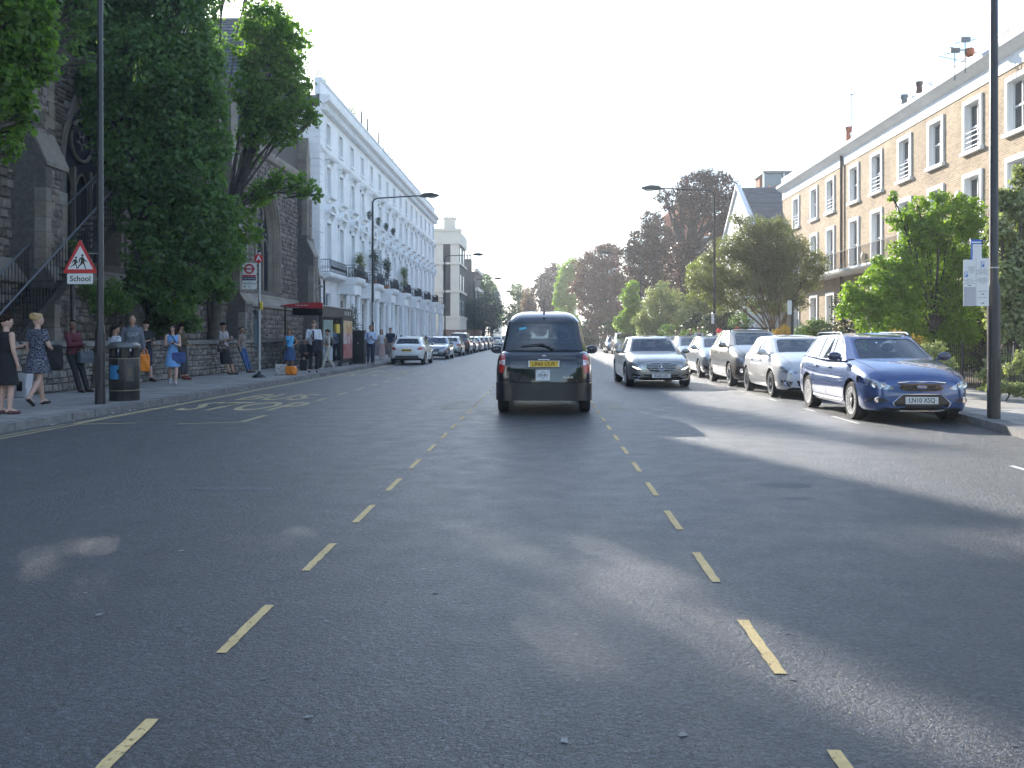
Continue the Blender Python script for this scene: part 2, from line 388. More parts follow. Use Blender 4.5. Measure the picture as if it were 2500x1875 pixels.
b = MB(); strip(b, -7.74, -7.58, 14.4, 46); b.build('kerbside_band', M_yel2, mk, fix=False)
b = MB(); strip(b, -7.78, -7.71, 6, 14.3); strip(b, -7.60, -7.53, 6, 14.3); b.build('double_yellow_line', M_yel2, mk, fix=False)
def road_text(txt, x, y, w, h, m, name='road_lettering'):
    me = text_mesh(txt, 1, 0, bold=.012); xs = [v.co.x for v in me.vertices]; ys = [v.co.y for v in me.vertices]
    cx, cy = (max(xs) + min(xs)) / 2, (max(ys) + min(ys)) / 2; sx, sy = w / (max(xs) - min(xs)), h / (max(ys) - min(ys))
    for v in me.vertices: v.co = ((v.co.x - cx) * sx, (v.co.y - cy) * sy, 0)
    me.materials.clear(); me.materials.append(m); return link(name, me, mk, (x, y, ZM))
road_text('STOP', -6.1, 18.2, 2.25, 2.25, M_yel2); road_text('BUS', -6.25, 21.0, 1.5, 2.1, M_yel2)
road_text('STOP', -6.3, 33.2, 2.1, 2.2, M_yel2); road_text('BUS', -6.35, 36.6, 1.6, 2.2, M_yel2)
for X0, X1, Ya, Yb in ((-2.12, -1.66, 17.75, 19.6), (1.16, 1.60, 17.5, 19.3)):    # small ladders of yellow bars across the lane edge
    for i in range(4):
        b = MB(); yy = Ya + (Yb - Ya) * i / 3; strip(b, X0 + .03 * (i % 2), X1 - .05 * (i % 3), yy, yy + .13); b.build('yellow_bar', M_yel2, mk, fix=False)
for y0, l in ((9.4, .7), (14.9, 1.35), (17.35, .6), (20.2, .7), (23.4, .55), (28.3, .5), (32, .5), (36, .5), (40, .5)):
    b = MB(); strip(b, 5.06, 5.14, y0, y0 + l); b.build('white_bay_tick', M_whi, mk, fix=False)
# pale scuffs on the asphalt
for x, y, w, h in ((-2.9, 8.3, .55, .10), (2.3, 8.7, .30, .16), (2.2, 8.0, .2, .07)):
    b = MB(); b.add([(x + w * random.uniform(.7, 1.1) * math.cos(k * .6283), y + h * random.uniform(.6, 1.2) * math.sin(k * .6283), .0025) for k in range(10)], [tuple(range(10))]); b.build('scuff_mark', M_scuff, mk, fix=False)
# chewing gum, grit and scraps on the road
b = MB()
for i in range(340):
    y = random.uniform(2.3, 24); x = random.uniform(-7.6, 6.0); s_ = random.uniform(.006, .02) * (1 + y / 18); n = random.randint(4, 6)
    a0 = random.random() * 6; b.add([(x + s_ * random.uniform(.5, 1.2) * math.cos(a0 + 6.283 * k / n), y + s_ * random.uniform(.5, 1.3) * math.sin(a0 + 6.283 * k / n), .003 + random.uniform(0, .002)) for k in range(n)], [tuple(range(n))])
tag(b.build('road_grit', mat('pale grit', (.22, .22, .21), .9, var=.4)), 'pale specks of grit and gum scattered over the dark asphalt', 'grit', kind='stuff')
b = MB()
for i in range(60):
    y = random.uniform(14, 44); x = KL + abs(random.gauss(.04, .12)); s_ = random.uniform(.02, .06)
    b.add([(x, y, .006), (x + s_, y + .02, .02), (x + s_ * .8, y + s_, .008), (x - .01, y + s_ * .7, .022)], [(0, 1, 2, 3)])
tag(b.build('gutter_litter', mat('litter', (.5, .47, .4), .9, var=.4)), 'scraps of paper and dry leaves along the left gutter', 'litter', kind='stuff')
tag(MB().box(KL - .3, KL, -140, 8, -.1, .12).build('kerb', M_kerb, kl))
build_haze()
# ================================================================ buildings
M_stucco = mat('white stucco', (.80, .81, .81), .7, n=(.8, .08), b=(30, .12)); M_cream = mat('cream stucco', (.62, .58, .50), .75, n=(.8, .06))
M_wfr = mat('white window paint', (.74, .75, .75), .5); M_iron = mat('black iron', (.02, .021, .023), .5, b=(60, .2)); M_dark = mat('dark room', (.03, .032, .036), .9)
M_wgl = glass('window glass', (.4, .45, .5), .4, .03); M_curt = mat('pale curtain', (.30, .30, .29), .9, n=(3, .2))
M_slate = mat('roof slate', (.085, .09, .10), .6, n=(2, .2), var=.25); M_lead = mat('lead flashing', (.16, .17, .18), .5)
M_pot = mat('terracotta pot', (.40, .14, .07), .8, n=(4, .2)); M_door = mat('front door black', (.02, .02, .022), .25, coat=.6)
M_red = M_red if 'M_red' in globals() else None
def brickmat(name, c1, c2, mort, sx=.225, sz=.075, bump=1.0):
    m = bpy.data.materials.new(name); m.use_nodes = True; t = m.node_tree; p = t.nodes['Principled BSDF']; lk = t.links.new
    g = t.nodes.new('ShaderNodeNewGeometry'); sp = t.nodes.new('ShaderNodeSeparateXYZ'); lk(g.outputs['Position'], sp.inputs[0])
    ad = t.nodes.new('ShaderNodeMath'); ad.operation = 'ADD'; lk(sp.outputs[0], ad.inputs[0]); lk(sp.outputs[1], ad.inputs[1])
    cb = t.nodes.new('ShaderNodeCombineXYZ'); lk(ad.outputs[0], cb.inputs[0]); lk(sp.outputs[2], cb.inputs[1])
    b = t.nodes.new('ShaderNodeTexBrick'); b.inputs['Scale'].default_value = 1; b.inputs['Brick Width'].default_value = sx; b.inputs['Row Height'].default_value = sz
    b.inputs['Mortar Size'].default_value = .011; b.inputs['Mortar Smooth'].default_value = .3; b.inputs['Bias'].default_value = -.2
    b.inputs['Color1'].default_value = (*c1, 1); b.inputs['Color2'].default_value = (*c2, 1); b.inputs['Mortar'].default_value = (*mort, 1); lk(cb.outputs[0], b.inputs['Vector'])
    n = t.nodes.new('ShaderNodeTexNoise'); n.inputs['Scale'].default_value = .7; n.inputs['Detail'].default_value = 6; lk(g.outputs['Position'], n.inputs['Vector'])
    mr = t.nodes.new('ShaderNodeMapRange'); mr.inputs[1].default_value = .3; mr.inputs[2].default_value = .7; mr.inputs[3].default_value = .8; mr.inputs[4].default_value = 1.15; lk(n.outputs['Fac'], mr.inputs[0])
    v = t.nodes.new('ShaderNodeVectorMath'); v.operation = 'SCALE'; lk(b.outputs['Color'], v.inputs[0]); lk(mr.outputs[0], v.inputs['Scale']); lk(v.outputs[0], p.inputs['Base Color'])
    p.inputs['Roughness'].default_value = .9; bu = t.nodes.new('ShaderNodeBump'); bu.inputs['Strength'].default_value = bump; bu.inputs['Distance'].default_value = .012; bu.invert = True
    lk(b.outputs['Fac'], bu.inputs['Height']); lk(bu.outputs[0], p.inputs['Normal']); return m
M_brick = brickmat('yellow stock brick', (.45, .32, .19), (.27, .185, .11), (.46, .42, .35)); M_brick2 = brickmat('grey brown brick', (.12, .10, .085), (.085, .075, .065), (.15, .14, .12))
M_brickred = brickmat('red mansion brick', (.42, .13, .06), (.32, .10, .05), (.3, .2, .15))

def holed(mb, y0, y1, z0, z1, holes, x=0, depth=.22, thick=.4, m=0, mrev=None):
    """a wall facing +x with rectangular openings, with reveals"""
    ys = sorted(set([y0, y1] + [h[0] for h in holes] + [h[1] for h in holes])); zs = sorted(set([z0, z1] + [h[2] for h in holes] + [h[3] for h in holes]))
    for a, b in zip(ys, ys[1:]):
        for c, d in zip(zs, zs[1:]):
            cy, cz = (a + b) / 2, (c + d) / 2
            if any(h[0] < cy < h[1] and h[2] < cz < h[3] for h in holes): continue
            mb.add([(x, a, c), (x, b, c), (x, b, d), (x, a, d)], [(0, 1, 2, 3)], m)
    for h in holes:
        a, b, c, d = h; q = x - depth; mm = m if mrev is None else mrev
        mb.add([(x, a, c), (x, b, c), (x, b, d), (x, a, d), (q, a, c), (q, b, c), (q, b, d), (q, a, d)], [(0, 4, 5, 1), (1, 5, 6, 2), (2, 6, 7, 3), (3, 7, 4, 0)], mm)
    return mb
def sash(parent, y0, y1, z0, z1, x, cols=1, rows=2, rail=.5, curtain=True, fm=None, name='window'):
    """sash window: frame part with panes as sub-parts"""
    fm = fm or M_wfr; f = .065; b = MB(); xa, xb = x - .06, x
    b.box(xa, xb, y0, y0 + f, z0, z1); b.box(xa, xb, y1 - f, y1, z0, z1); b.box(xa, xb, y0 + f, y1 - f, z0, z0 + f * 1.3); b.box(xa, xb, y0 + f, y1 - f, z1 - f, z1)
    zr = z0 + (z1 - z0) * rail; b.box(xa, xb + .012, y0 + f, y1 - f, zr - .03, zr + .03)
    for i in range(1, cols): yy = y0 + (y1 - y0) * i / cols; b.box(xa + .01, xb - .01, yy - .014, yy + .014, z0 + f, z1 - f)
    w = b.build(name, fm, parent, fix=False)
    p = MB(); p.add([(x - .035, y0 + .05, z0 + .05), (x - .035, y1 - .05, z0 + .05), (x - .035, y1 - .05, z1 - .05), (x - .035, y0 + .05, z1 - .05)], [(0, 1, 2, 3)]); p.build('pane', M_wgl, w, fix=False)
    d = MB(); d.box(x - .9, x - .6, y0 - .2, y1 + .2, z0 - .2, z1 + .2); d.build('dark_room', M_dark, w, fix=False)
    if curtain:
        c = MB(); n = 7; hh = z0 + (z1 - z0) * random.choice((.0, .0, .45, .55)); k = random.choice((0, 1))
        def cur(a, b_):
            vs = []; 
            for i in range(n + 1): yy = a + (b_ - a) * i / n; xx = x - .14 + .025 * (i % 2); vs += [(xx, yy, hh), (xx, yy, z1)]
            c.add(vs, [(2 * i, 2 * i + 2, 2 * i + 3, 2 * i + 1) for i in range(n)])
        wy = y1 - y0; cur(y0, y0 + wy * (.25 if k else .5)); cur(y1 - wy * (.25 if k else .5), y1); tag(c.build('curtain', M_curt, w, fix=False), kind='stuff')
    return w
def profile_along(mb, prof, y0, y1, m=0): mb.prism(prof, 'y', y0, y1, m)   # prof (x,z)

# ---------------------------------------------------------------- white stucco terrace
def white_house(label, first=False):
    w = 7.45; t = thing('terraced_house', label, 'house', (0, 0, 0), 0, 'white stucco houses along the left side')
    by = (2.25, 5.95); holes = []; wins = []
    for y in by:
        holes += [(y - .58, y + .58, 6.0, 8.95), (y - .55, y + .55, 10.75, 12.65), (y - .52, y + .52, 14.1, 15.5)]
    gh = [(1.6, 2.9, 1.5, 4.3), (5.55, 6.85, .95, 4.0)]
    b = MB(); holed(b, 0, w, 0, 16.2, holes + gh, 0)
    b.box(-11, -.45, 0, .3, 0, 16.2); b.box(-11, -.45, w - .3, w, 0, 16.2); b.box(-11.3, -11, 0, w, 0, 16.2)
    if first: b.add([(0, 0, 0), (-.5, 0, 0), (-.5, 0, 16.2), (0, 0, 16.2)], [(0, 1, 2, 3)])
    b.build('wall', M_stucco, t, fix=False)
    b = MB(); b.box(-10.9, -.1, .05, w - .05, 16.75, 16.95); b.build('roof', M_lead, t)
    # cornice and parapet
    b = MB(); profile_along(b, [(0,16.0),(.10,16.05),(.14,16.35),(.42,16.48),(.62,16.62),(.66,16.88),(.60,16.95),(0,17.0)], 0, w); b.build('cornice', M_stucco, t)
    b = MB(); profile_along(b, [(-.32,17.0),(.05,17.0),(.05,17.85),(.14,17.9),(.14,18.05),(-.36,18.05),(-.32,17.9)], 0, w); b.build('parapet', M_stucco, t)
    b = MB()
    for i in range(18): y = .2 + i * w / 18; b.box(.001, .40, y, y + .14, 16.05, 16.44)
    tag(b.build('brackets', M_stucco, t, fix=False), kind='stuff')
    for z, d, hgt in ((13.45, .16, .22), (5.55, .12, .25)):
        b = MB(); profile_along(b, [(0, z), (d * .6, z + .03), (d, z + hgt * .6), (d, z + hgt), (0, z + hgt + .05)], 0, w); b.build('string_course', M_stucco, t)
    for y in by:
        sash(t, y - .58, y + .58, 6.0, 8.95, -.14); sash(t, y - .55, y + .55, 10.75, 12.65, -.14); sash(t, y - .52, y + .52, 14.1, 15.5, -.14)
        # first floor: architrave, consoles and segmental pediment
        b = MB()
        for s_ in (-1, 1):
            b.box(.001, .09, y + s_ * .68 - .09, y + s_ * .68 + .09, 6.0, 9.25); b.prism([(.0, 9.0), (.12, 9.05), (.30, 9.4), (.30, 9.55), (0, 9.55)], 'y', y + s_ * .68 - .09, y + s_ * .68 + .09)
        b.box(.001, .10, y - .59, y + .59, 8.96, 9.25)
        b.box(.001, .36, y - .88, y + .88, 9.552, 9.68)
        b.build('architrave', M_stucco, t)
        b = MB(); arc = [(y + .88 * math.cos(a), 9.69 + .56 * math.sin(a)) for a in np.linspace(0, math.pi, 15)]; arc2 = [(y + .70 * math.cos(a), 9.69 + .40 * math.sin(a)) for a in np.linspace(0, math.pi, 15)]
        vs = [(x_, p[0], p[1]) for x_ in (.0, .38) for p in arc + arc2]; fs = []
        for i in range(14): fs += [(30 + i, 30 + i + 1, 45 + i + 1, 45 + i), (i, i + 1, 31 + i, 30 + i), (15 + i, 45 + i, 46 + i, 16 + i)]
        b.add(vs, fs); b.add([(.10, p[0], p[1]) for p in arc2], [tuple(range(15))]); b.ball((.12, y, 9.83), (.10, .16, .13), 8); b.build('arched_pediment', M_stucco, t)
        # second floor hood and sill ledge
        b = MB()
        for s_ in (-1, 1):
            b.box(.001, .08, y + s_ * .64 - .08, y + s_ * .64 + .08, 10.75, 12.9); b.prism([(0, 12.7), (.10, 12.72), (.26, 12.98), (.26, 13.08), (0, 13.08)], 'y', y + s_ * .64 - .08, y + s_ * .64 + .08)
        b.box(.001, .08, y - .56, y + .56, 12.66, 12.9); b.prism([(0, 13.082), (.30, 13.10), (.40, 13.22), (.42, 13.30), (0, 13.38)], 'y', y - .84, y + .84); b.build('window_hood', M_stucco, t)
        b = MB(); b.prism([(0, 10.25), (.12, 10.30), (.20, 10.5), (.44, 10.58), (.46, 10.72), (0, 10.74)], 'y', y - .80, y + .80); b.build('window_ledge', M_stucco, t)
        b = MB()
        for s_ in (-1, 1): b.box(.001, .05, y + s_ * .59 - .06, y + s_ * .59 + .06, 14.0, 15.6)
        b.box(.001, .05, y - .53, y + .53, 15.51, 15.62); b.box(.001, .12, y - .66, y + .66, 13.95, 14.09); b.build('window_surround', M_stucco, t)
    sash(t, 1.6, 2.9, 1.5, 4.3, -.14)
    b = MB(); b.box(-.16, -.10, 5.6, 6.8, .95, 3.3); b.box(-.13, -.08, 5.62, 6.78, 3.35, 3.95); 
    for z0, z1 in ((1.15, 1.9), (2.05, 3.1)):
        for y0 in (5.75, 6.3): b.box(-.10, -.085, y0, y0 + .38, z0, z1)
    d = b.build('door', M_door, t, fix=False); b = MB(); b.ball((-.06, 6.2, 2.0), .04, 8); b.build('door_handle', M_chr_, d)
    # rusticated ground floor joints stand proud as bands
    b = MB()
    for i in range(9):
        z = .9 + i * .5
        for a, c in ((0.001, 1.45), (3.05, 4.85), (7.05, w - .001)): b.box(.001, .035, a, c, z + .02, z + .48)
    b.build('rusticated_blocks', M_stucco, t, fix=False)['kind'] = 'stuff'
    # balcony and porch
    b = MB(); profile_along(b, [(0,5.15),(.35,5.2),(.62,5.3),(.68,5.42),(.68,5.54),(0,5.54)], .1, 4.9); b.build('balcony_slab', M_stucco, t)
    b = MB(); b.box(.001, 1.20, 4.95, 7.35, 4.40, 5.05); b.prism([(0.001,5.052),(1.25,5.052),(1.42,5.22),(1.48,5.40),(1.48,5.54),(.001,5.54)], 'y', 4.902, 7.42); b.build('porch_roof', M_stucco, t)
    for yc in (5.25, 7.05):
        b = MB(); b.lathe([(.24, 0), (.24, .12), (.20, .16), (.205, .22), (.19, .9), (.165, 3.0), (.165, 3.02), (.20, 3.06), (.17, 3.1), (.17, 3.2), (.23, 3.3)], (.98, yc, 1.02), 'z', 20)
        b.box(.73, 1.23, yc - .25, yc + .25, 4.32, 4.40); b.box(.70, 1.26, yc - .28, yc + .28, .80, 1.02); b.build('column', M_stucco, t, smooth=40)
    for yc in (5.05, 7.25):
        b = MB(); b.box(.001, .14, yc - .16, yc + .16, .8, 4.4); b.build('pilaster', M_stucco, t)
    b = MB(); b.box(.0, 1.26, 4.95, 7.35, 0, .80)
    b.build('porch_base', M_stucco, t)
    for i in range(4): b = MB(); b.box(1.262 + .3 * i, 1.562 + .3 * i, 5.3, 7.0, 0, .66 - .16 * i); b.build('step', M_stucco, t)
    # bowed iron balustrade of the balcony and porch roof
    b = MB()
    def rail_run(p, q, n):
        p, q = Vector(p), Vector(q)
        b.tube([p + Vector((0, 0, .86)), q + Vector((0, 0, .86))], .022, 5); b.tube([p + Vector((0, 0, .08)), q + Vector((0, 0, .08))], .018, 5)
        d = (q - p); nn = Vector((d.y, -d.x, 0)).normalized() * .05
        for i in range(n + 1):
            o_ = p + d * i / n; b.tube([o_ + Vector((0, 0, .08)), o_ + nn * 1.5 + Vector((0, 0, .3)), o_ + Vector((0, 0, .86))], .012, 4, caps=False)
            if i < n:
                c_ = o_ + d / n / 2 + nn; r_ = d.length / n * .42; dd = d.normalized()
                b.tube([c_ + dd * r_ * math.cos(a) + Vector((0, 0, .36 + r_ * 1.5 * math.sin(a))) for a in np.linspace(0, 6.283, 7)], .011, 3, caps=False)
    rail_run((.62, .15, 5.54), (.62, 4.9, 5.54), 30); rail_run((.05, .15, 5.54), (.62, .15, 5.54), 4)
    rail_run((1.38, 5.0, 5.54), (1.38, 7.35, 5.54), 14); rail_run((.62, 5.0, 5.54), (1.38, 5.0, 5.54), 4); rail_run((1.38, 7.35, 5.54), (.1, 7.35, 5.54), 6)
    tag(b.build('balustrade', M_iron, t, fix=False), kind='stuff')
    # area railings at the pavement
    return t
M_chr_ = mat('brass', (.5, .4, .2), .3, 1)
names = ['white stucco terraced house with quoins next to the church', 'second white stucco house counted from the church', 'third white stucco house counted from the church, behind the nearer lamp post',
         'fourth white stucco house with potted shrubs on its ledges', 'fifth white stucco house counted from the church', 'sixth white stucco house counted from the church', 'seventh white stucco house, last but one of the terrace', 'white stucco house at the far end of the terrace beside the side street']
wh = white_house(names[0], True)
XW, YW = -14.5, 57.3
protos = [wh]
for k in range(1, 8): copy_tree(wh, None, names[k], (XW, YW + 7.45 * k, 0))
wh.location = (XW, YW, 0)
b_q = MB(); b_q.box(0, 1, 0, 1, 0, 1); qm = b_q.mesh('quoin', M_stucco)
for i in range(22): link('quoin', qm, wh, (.001, .002, 5.8 + i * .47), None, (.05, .75 if i % 2 else .5, .43)); link('quoin', qm, wh, (-.78 if i % 2 else -.53, -.05, 5.8 + i * .47), None, (.80 if i % 2 else .55, .05, .43))
b = MB(); b.tube([(.08, .9, .1), (.08, .9, 5.1)], .07, 8); b.build('drainpipe', M_iron, wh)
# ironwork at the pavement, one run per house
for k in range(8):
    b = MB(); y0 = YW + 7.45 * k
    for a, c in ((y0 + .05, y0 + 5.1), (y0 + 7.05, y0 + 7.42)):
        n = int((c - a) / .13)
        b.box(-.015, .015, a - y0, c - y0, 1.02, 1.05); b.box(-.015, .015, a - y0, c - y0, .25, .28)
        for i in range(n + 1): y = a - y0 + i * (c - a) / n; b.tube([(0, y, 0), (0, y, 1.16), (0, y, 1.30)], [.011, .011, .002], 4)
    t = thing('iron_railing', 'black spiked iron railing in front of the %s white house from the church' % ('first second third fourth fifth sixth seventh eighth'.split()[k]), 'railing', (-11.62, y0, .12), 0, 'iron railings along the white terrace')
    tag(b.build('bars', M_iron, t, fix=False), kind='stuff')
    for yy in (.05, 5.1, 7.05):
        p = MB(); p.tube([(0, yy, 0), (0, yy, 1.3)], .035, 6); p.ball((0, yy, 1.36), .06, 8); p.build('post', M_iron, t)

# rooftop poles and plants of the terrace
for k, (u, v) in enumerate(((884, 325), (899, 345), (926, 370), (938.5, 382), (950, 397), (960.5, 408), (971, 417), (981, 428), (990, 438))):
    r_ = (u - 1332.6) / F; Y = -14.6 / (((u - 1250) / F * CA - SA) / (CA + SA * (u - 1250) / F)); z = Zv(u, v, Y)
    b = MB(); b.tube([(0, 0, 0), (0, 0, max(1.3, z - 18.05))], (.07 if k < 3 else .05), 5)
    tag(b.build('roof_post', M_iron, None, loc=(-14.65, Y, 18.05)), ('%s thin dark post on the white terrace parapet counted from the church' % 'first second third fourth fifth sixth seventh eighth ninth'.split()[k]), 'post', 'posts along the white parapet')
t = thing('tv_aerial', 'thin pale aerial on a pole at the far end of the white terrace roof', 'aerial', (-15.5, 100, 18.0))
b = MB(); b.tube([(0, 0, -1), (0, 0, 2.6)], .03, 5); b.build('mast', M_lead, t); b = MB(); b.tube([(-.7, 0, 2.5), (.7, 0, 2.5)], .02, 4)
for i in range(5): b.tube([(-.6 + .3 * i, -.3, 2.5), (-.6 + .3 * i, .3, 2.5)], .012, 4)
b.build('antenna', M_lead, t)

# ---------------------------------------------------------------- brick terrace on the right (local +x faces the street)
def brick_house(label, w, bays, y1, pipe=False, door=True, louvre=()):
    t = thing('terraced_house', label, 'house', (15.0, y1, 0), math.pi, 'brick houses along the right side')
    hs = [(y - .55, y + .55, 8.0, 9.65) for y in bays] + [(y - .55, y + .55, 4.75, 7.05) for y in bays] + [(y - .55, y + .55, 1.4, 3.6) for y in bays]
    b = MB(); holed(b, 0, w, 0, 10.05, hs, 0, .20, mrev=1); b.box(-9, -.4, 0, .3, 0, 11.0, 0); b.box(-9, -.4, w - .3, w, 0, 11.0, 0); b.box(-9.3, -9, 0, w, 0, 11, 0)
    b.build('wall', [M_brick, M_wfr], t, fix=False)
    b = MB(); profile_along(b, [(-.4,10.05),(.035,10.05),(.035,10.50),(.12,10.54),(.30,10.66),(.42,10.76),(.42,10.90),(.30,10.94),(.06,10.96),(.06,11.30),(.10,11.32),(.10,11.40),(-.4,11.40)], 0, w); b.build('cornice', M_stucco, t)
    b = MB(); b.box(-8.9, -.42, .05, w - .05, 10.6, 10.7); b.build('roof', M_lead, t)
    b = MB(); profile_along(b, [(.001, 4.45), (.85, 4.5), (.90, 4.58), (.90, 4.68), (.001, 4.68)], 0.01, w - .01); b.build('balcony_slab', M_stucco, t)
    for i, y in enumerate(bays):
        for z0, z1 in ((8.0, 9.65), (4.75, 7.05), (1.4, 3.6)):
            s_ = MB(); e = .16
            s_.box(.001, .07, y - .55 - e, y - .552, z0, z1 + e); s_.box(.001, .07, y + .552, y + .55 + e, z0, z1 + e); s_.box(.001, .07, y - .55, y + .55, z1 + .002, z1 + e)
            if z0 != 4.75: s_.box(.001, .14, y - .78, y + .78, z0 - .13, z0 - .002)
            s_.build('window_surround', M_stucco, t, fix=False)
            sash(t, y - .55, y + .55, z0, z1, -.13, cols=2)
        if (i + int(y1)) % 2:
            g = MB()
            for k in range(4): g.box(.015, .04, y - .54, y + .54, 8.12 + k * .17, 8.145 + k * .17)
            tag(g.build('window_guard', M_wfr, t, fix=False), kind='stuff')
    b = MB(); n = int(w / .13)
    b.box(.80, .83, 0, w, 5.50, 5.53); b.box(.80, .83, 0, w, 4.80, 4.82)
    for i in range(n): y = i * w / n; b.tube([(.815, y, 4.68), (.815, y, 5.5)], .010, 4, caps=False)
    tag(b.build('balcony_railing', M_iron, t, fix=False), kind='stuff')
    if pipe: b = MB(); b.tube([(.10, w - .05, .2), (.10, w - .05, 10.9)], .07, 8); b.box(.02, .28, w - .2, w + .1, 10.7, 11.0); b.build('drainpipe', mat('brown black pipe', (.05, .035, .03), .6), t, fix=False)
    # chimney stack with pots behind the parapet
    ch = MB(); ch.box(-5.2, -3.2, .0, .65, 10.7, 12.2); c_ = ch.build('chimney', M_brick, t)
    for k in range(4): pt = MB(); pt.lathe([(.16, 0), (.13, .1), (.12, .55), (.15, .6), (.15, .7), (.1, .7)], (-4.9 + .45 * k, .3, 12.2), 'z', 10); pt.build('chimney_pot', M_pot, c_, smooth=40)
    return t
bl = ['brick house nearest on the right, cut by the frame edge', 'brick house behind the tall lamp post on the right', 'brick house above the bright green tree, left of the lamp post', 'brick house right of the dark drainpipe', 'brick house left of the dark drainpipe', 'brick house at the far end of the brick terrace']
brick_house(bl[0], 6, (1.5, 4.5), 27.75); brick_house(bl[1], 6, (1.5, 4.5), 33.75); brick_house(bl[2], 6, (1.5, 4.5), 39.75); h4 = brick_house(bl[3], 6.3, (1.6, 4.6), 46.05)
brick_house(bl[4], 6.1, (1.15, 4.05), 52.15, pipe=True); brick_house(bl[5], 5.6, (3.15,), 57.75)
for (u, v0, v1, Y, r_, m_) in ((2072, 342, 310, 45, .16, M_pot), (2207, 252, 232, 37.6, .15, M_lead), (2244, 224, 200, 36, .13, mat('sooty pot', (.12, .07, .06), .8)), (2367, 140, 122, 31, .15, M_pot)):
    X = 15.6; z1 = Zv(u, v1, Y); b = MB(); b.lathe([(r_, 0), (r_ * .85, .15), (r_ * .8, z1 - 11.2), (r_ * 1.05, z1 - 11.1), (r_ * 1.05, z1 - 11.0), (.05, z1 - 11.0)], (0, 0, 0), 'z', 12)
    tag(b.build('chimney_pot', m_, None, smooth=40, loc=(U(u, Y), Y, 11.0)), {2072: 'red clay chimney pot beside the thin pole on the brick terrace', 2207: 'grey ribbed flue cowl on the brick terrace parapet', 2244: 'sooty dark chimney pot right of the grey cowl', 2367: 'red clay chimney pot right of the spiky aerial'}[u], 'chimney pot')
def aerial(label, u, Y, vt, vb, kind):
    t = thing('tv_aerial', label, 'aerial', (U(u, Y), Y, Zv(u, vb, Y))); H = (vb - vt) / F * Y
    b = MB(); b.tube([(0, 0, -.4), (0, 0, H)], .018, 5); b.build('mast', M_lead, t)
    b = MB()
    if kind == 0: b.tube([(0, 0, H), (.25, 0, H + .06)], .02, 5); b.tube([(-.1, 0, H - .03), (.1, 0, H + .02)], .03, 5)
    else:
        for z, a, L_ in ((H, .5, .9), (H * .55, -.2, 1.3)):
            d = Vector((math.cos(a), .3, math.sin(a) * .5)); b.tube([d * -L_ / 2 + Vector((0, 0, z)), d * L_ / 2 + Vector((0, 0, z))], .012, 4)
            for k in range(7): c_ = d * L_ * (k / 6 - .5) + Vector((0, 0, z)); b.tube([c_ + Vector((0, -.2, -.12)), c_ + Vector((0, .2, .12))], .007, 4)
        b.box(-.16, .16, -.05, .05, H - .02, H + .14)
    b.build('antenna', M_lead, t, fix=False)
aerial('thin pole aerial beside the red chimney pot', 2079, 45, 232, 335, 0)
aerial('tall spiky television aerial on the brick terrace roof', 2356, 31, 102, 150, 1); aerial('leaning spiky television aerial left of the taller one', 2331, 31.5, 128, 168, 1)
for (u, v, Y) in ((2109, 628, 43.0), (2185, 575, 37.5), (2345, 480, 33.2)):
    b = MB(); b.ball((0, 0, 0), (.10, .20, .26), 10); tag(b.build('alarm_box', mat('alarm box cream', (.6, .52, .38), .5), None, smooth=60, loc=(14.9, Y, Zv(u, v, Y))), {2109: 'cream alarm box on the brick wall right of the drainpipe', 2185: 'cream alarm box on the brick wall above the green tree', 2345: 'cream alarm box on the brick wall left of the tall lamp post'}[u], 'alarm box')

# ---------------------------------------------------------------- far right buildings
def simple_house(name, label, cat, x0, x1, y0, y1, z1, wm, wins=(), roof=None, rm=None):
    t = thing(name, label, cat, ((x0 + x1) / 2, (y0 + y1) / 2, 0)); cx, cy = (x0 + x1) / 2, (y0 + y1) / 2
    b = MB(); b.box(x0 - cx, x1 - cx, y0 - cy, y1 - cy, 0, z1); b.build('wall', wm, t)
    for (side, a, z, w, h) in wins:
        f = MB()
        def fb(mb, e, d0, d1, a=a, z=z, w=w, h=h):
            if side == 'S': mb.box(a - w / 2 - e - cx, a + w / 2 + e - cx, y0 - cy - d1, y0 - cy - d0, z - e, z + h + e)
            elif side == 'W': mb.box(x0 - cx - d1, x0 - cx - d0, a - w / 2 - e - cy, a + w / 2 + e - cy, z - e, z + h + e)
            else: mb.box(x1 - cx + d0, x1 - cx + d1, a - w / 2 - e - cy, a + w / 2 + e - cy, z - e, z + h + e)
        fb(f, .14, .002, .05); fo_ = f.build('window', M_wfr, t, fix=False)
        g = MB(); fb(g, -.02, .05, .06); 
        g.build('pane', mat('far pane', (.09, .11, .13), .12, coat=.5), fo_, fix=False)
        r2 = MB(); fb(r2, 0, .062, .075, z=z + h / 2 - .04, h=.08); r2.build('rail', M_wfr, fo_, fix=False)
    return t, cx, cy
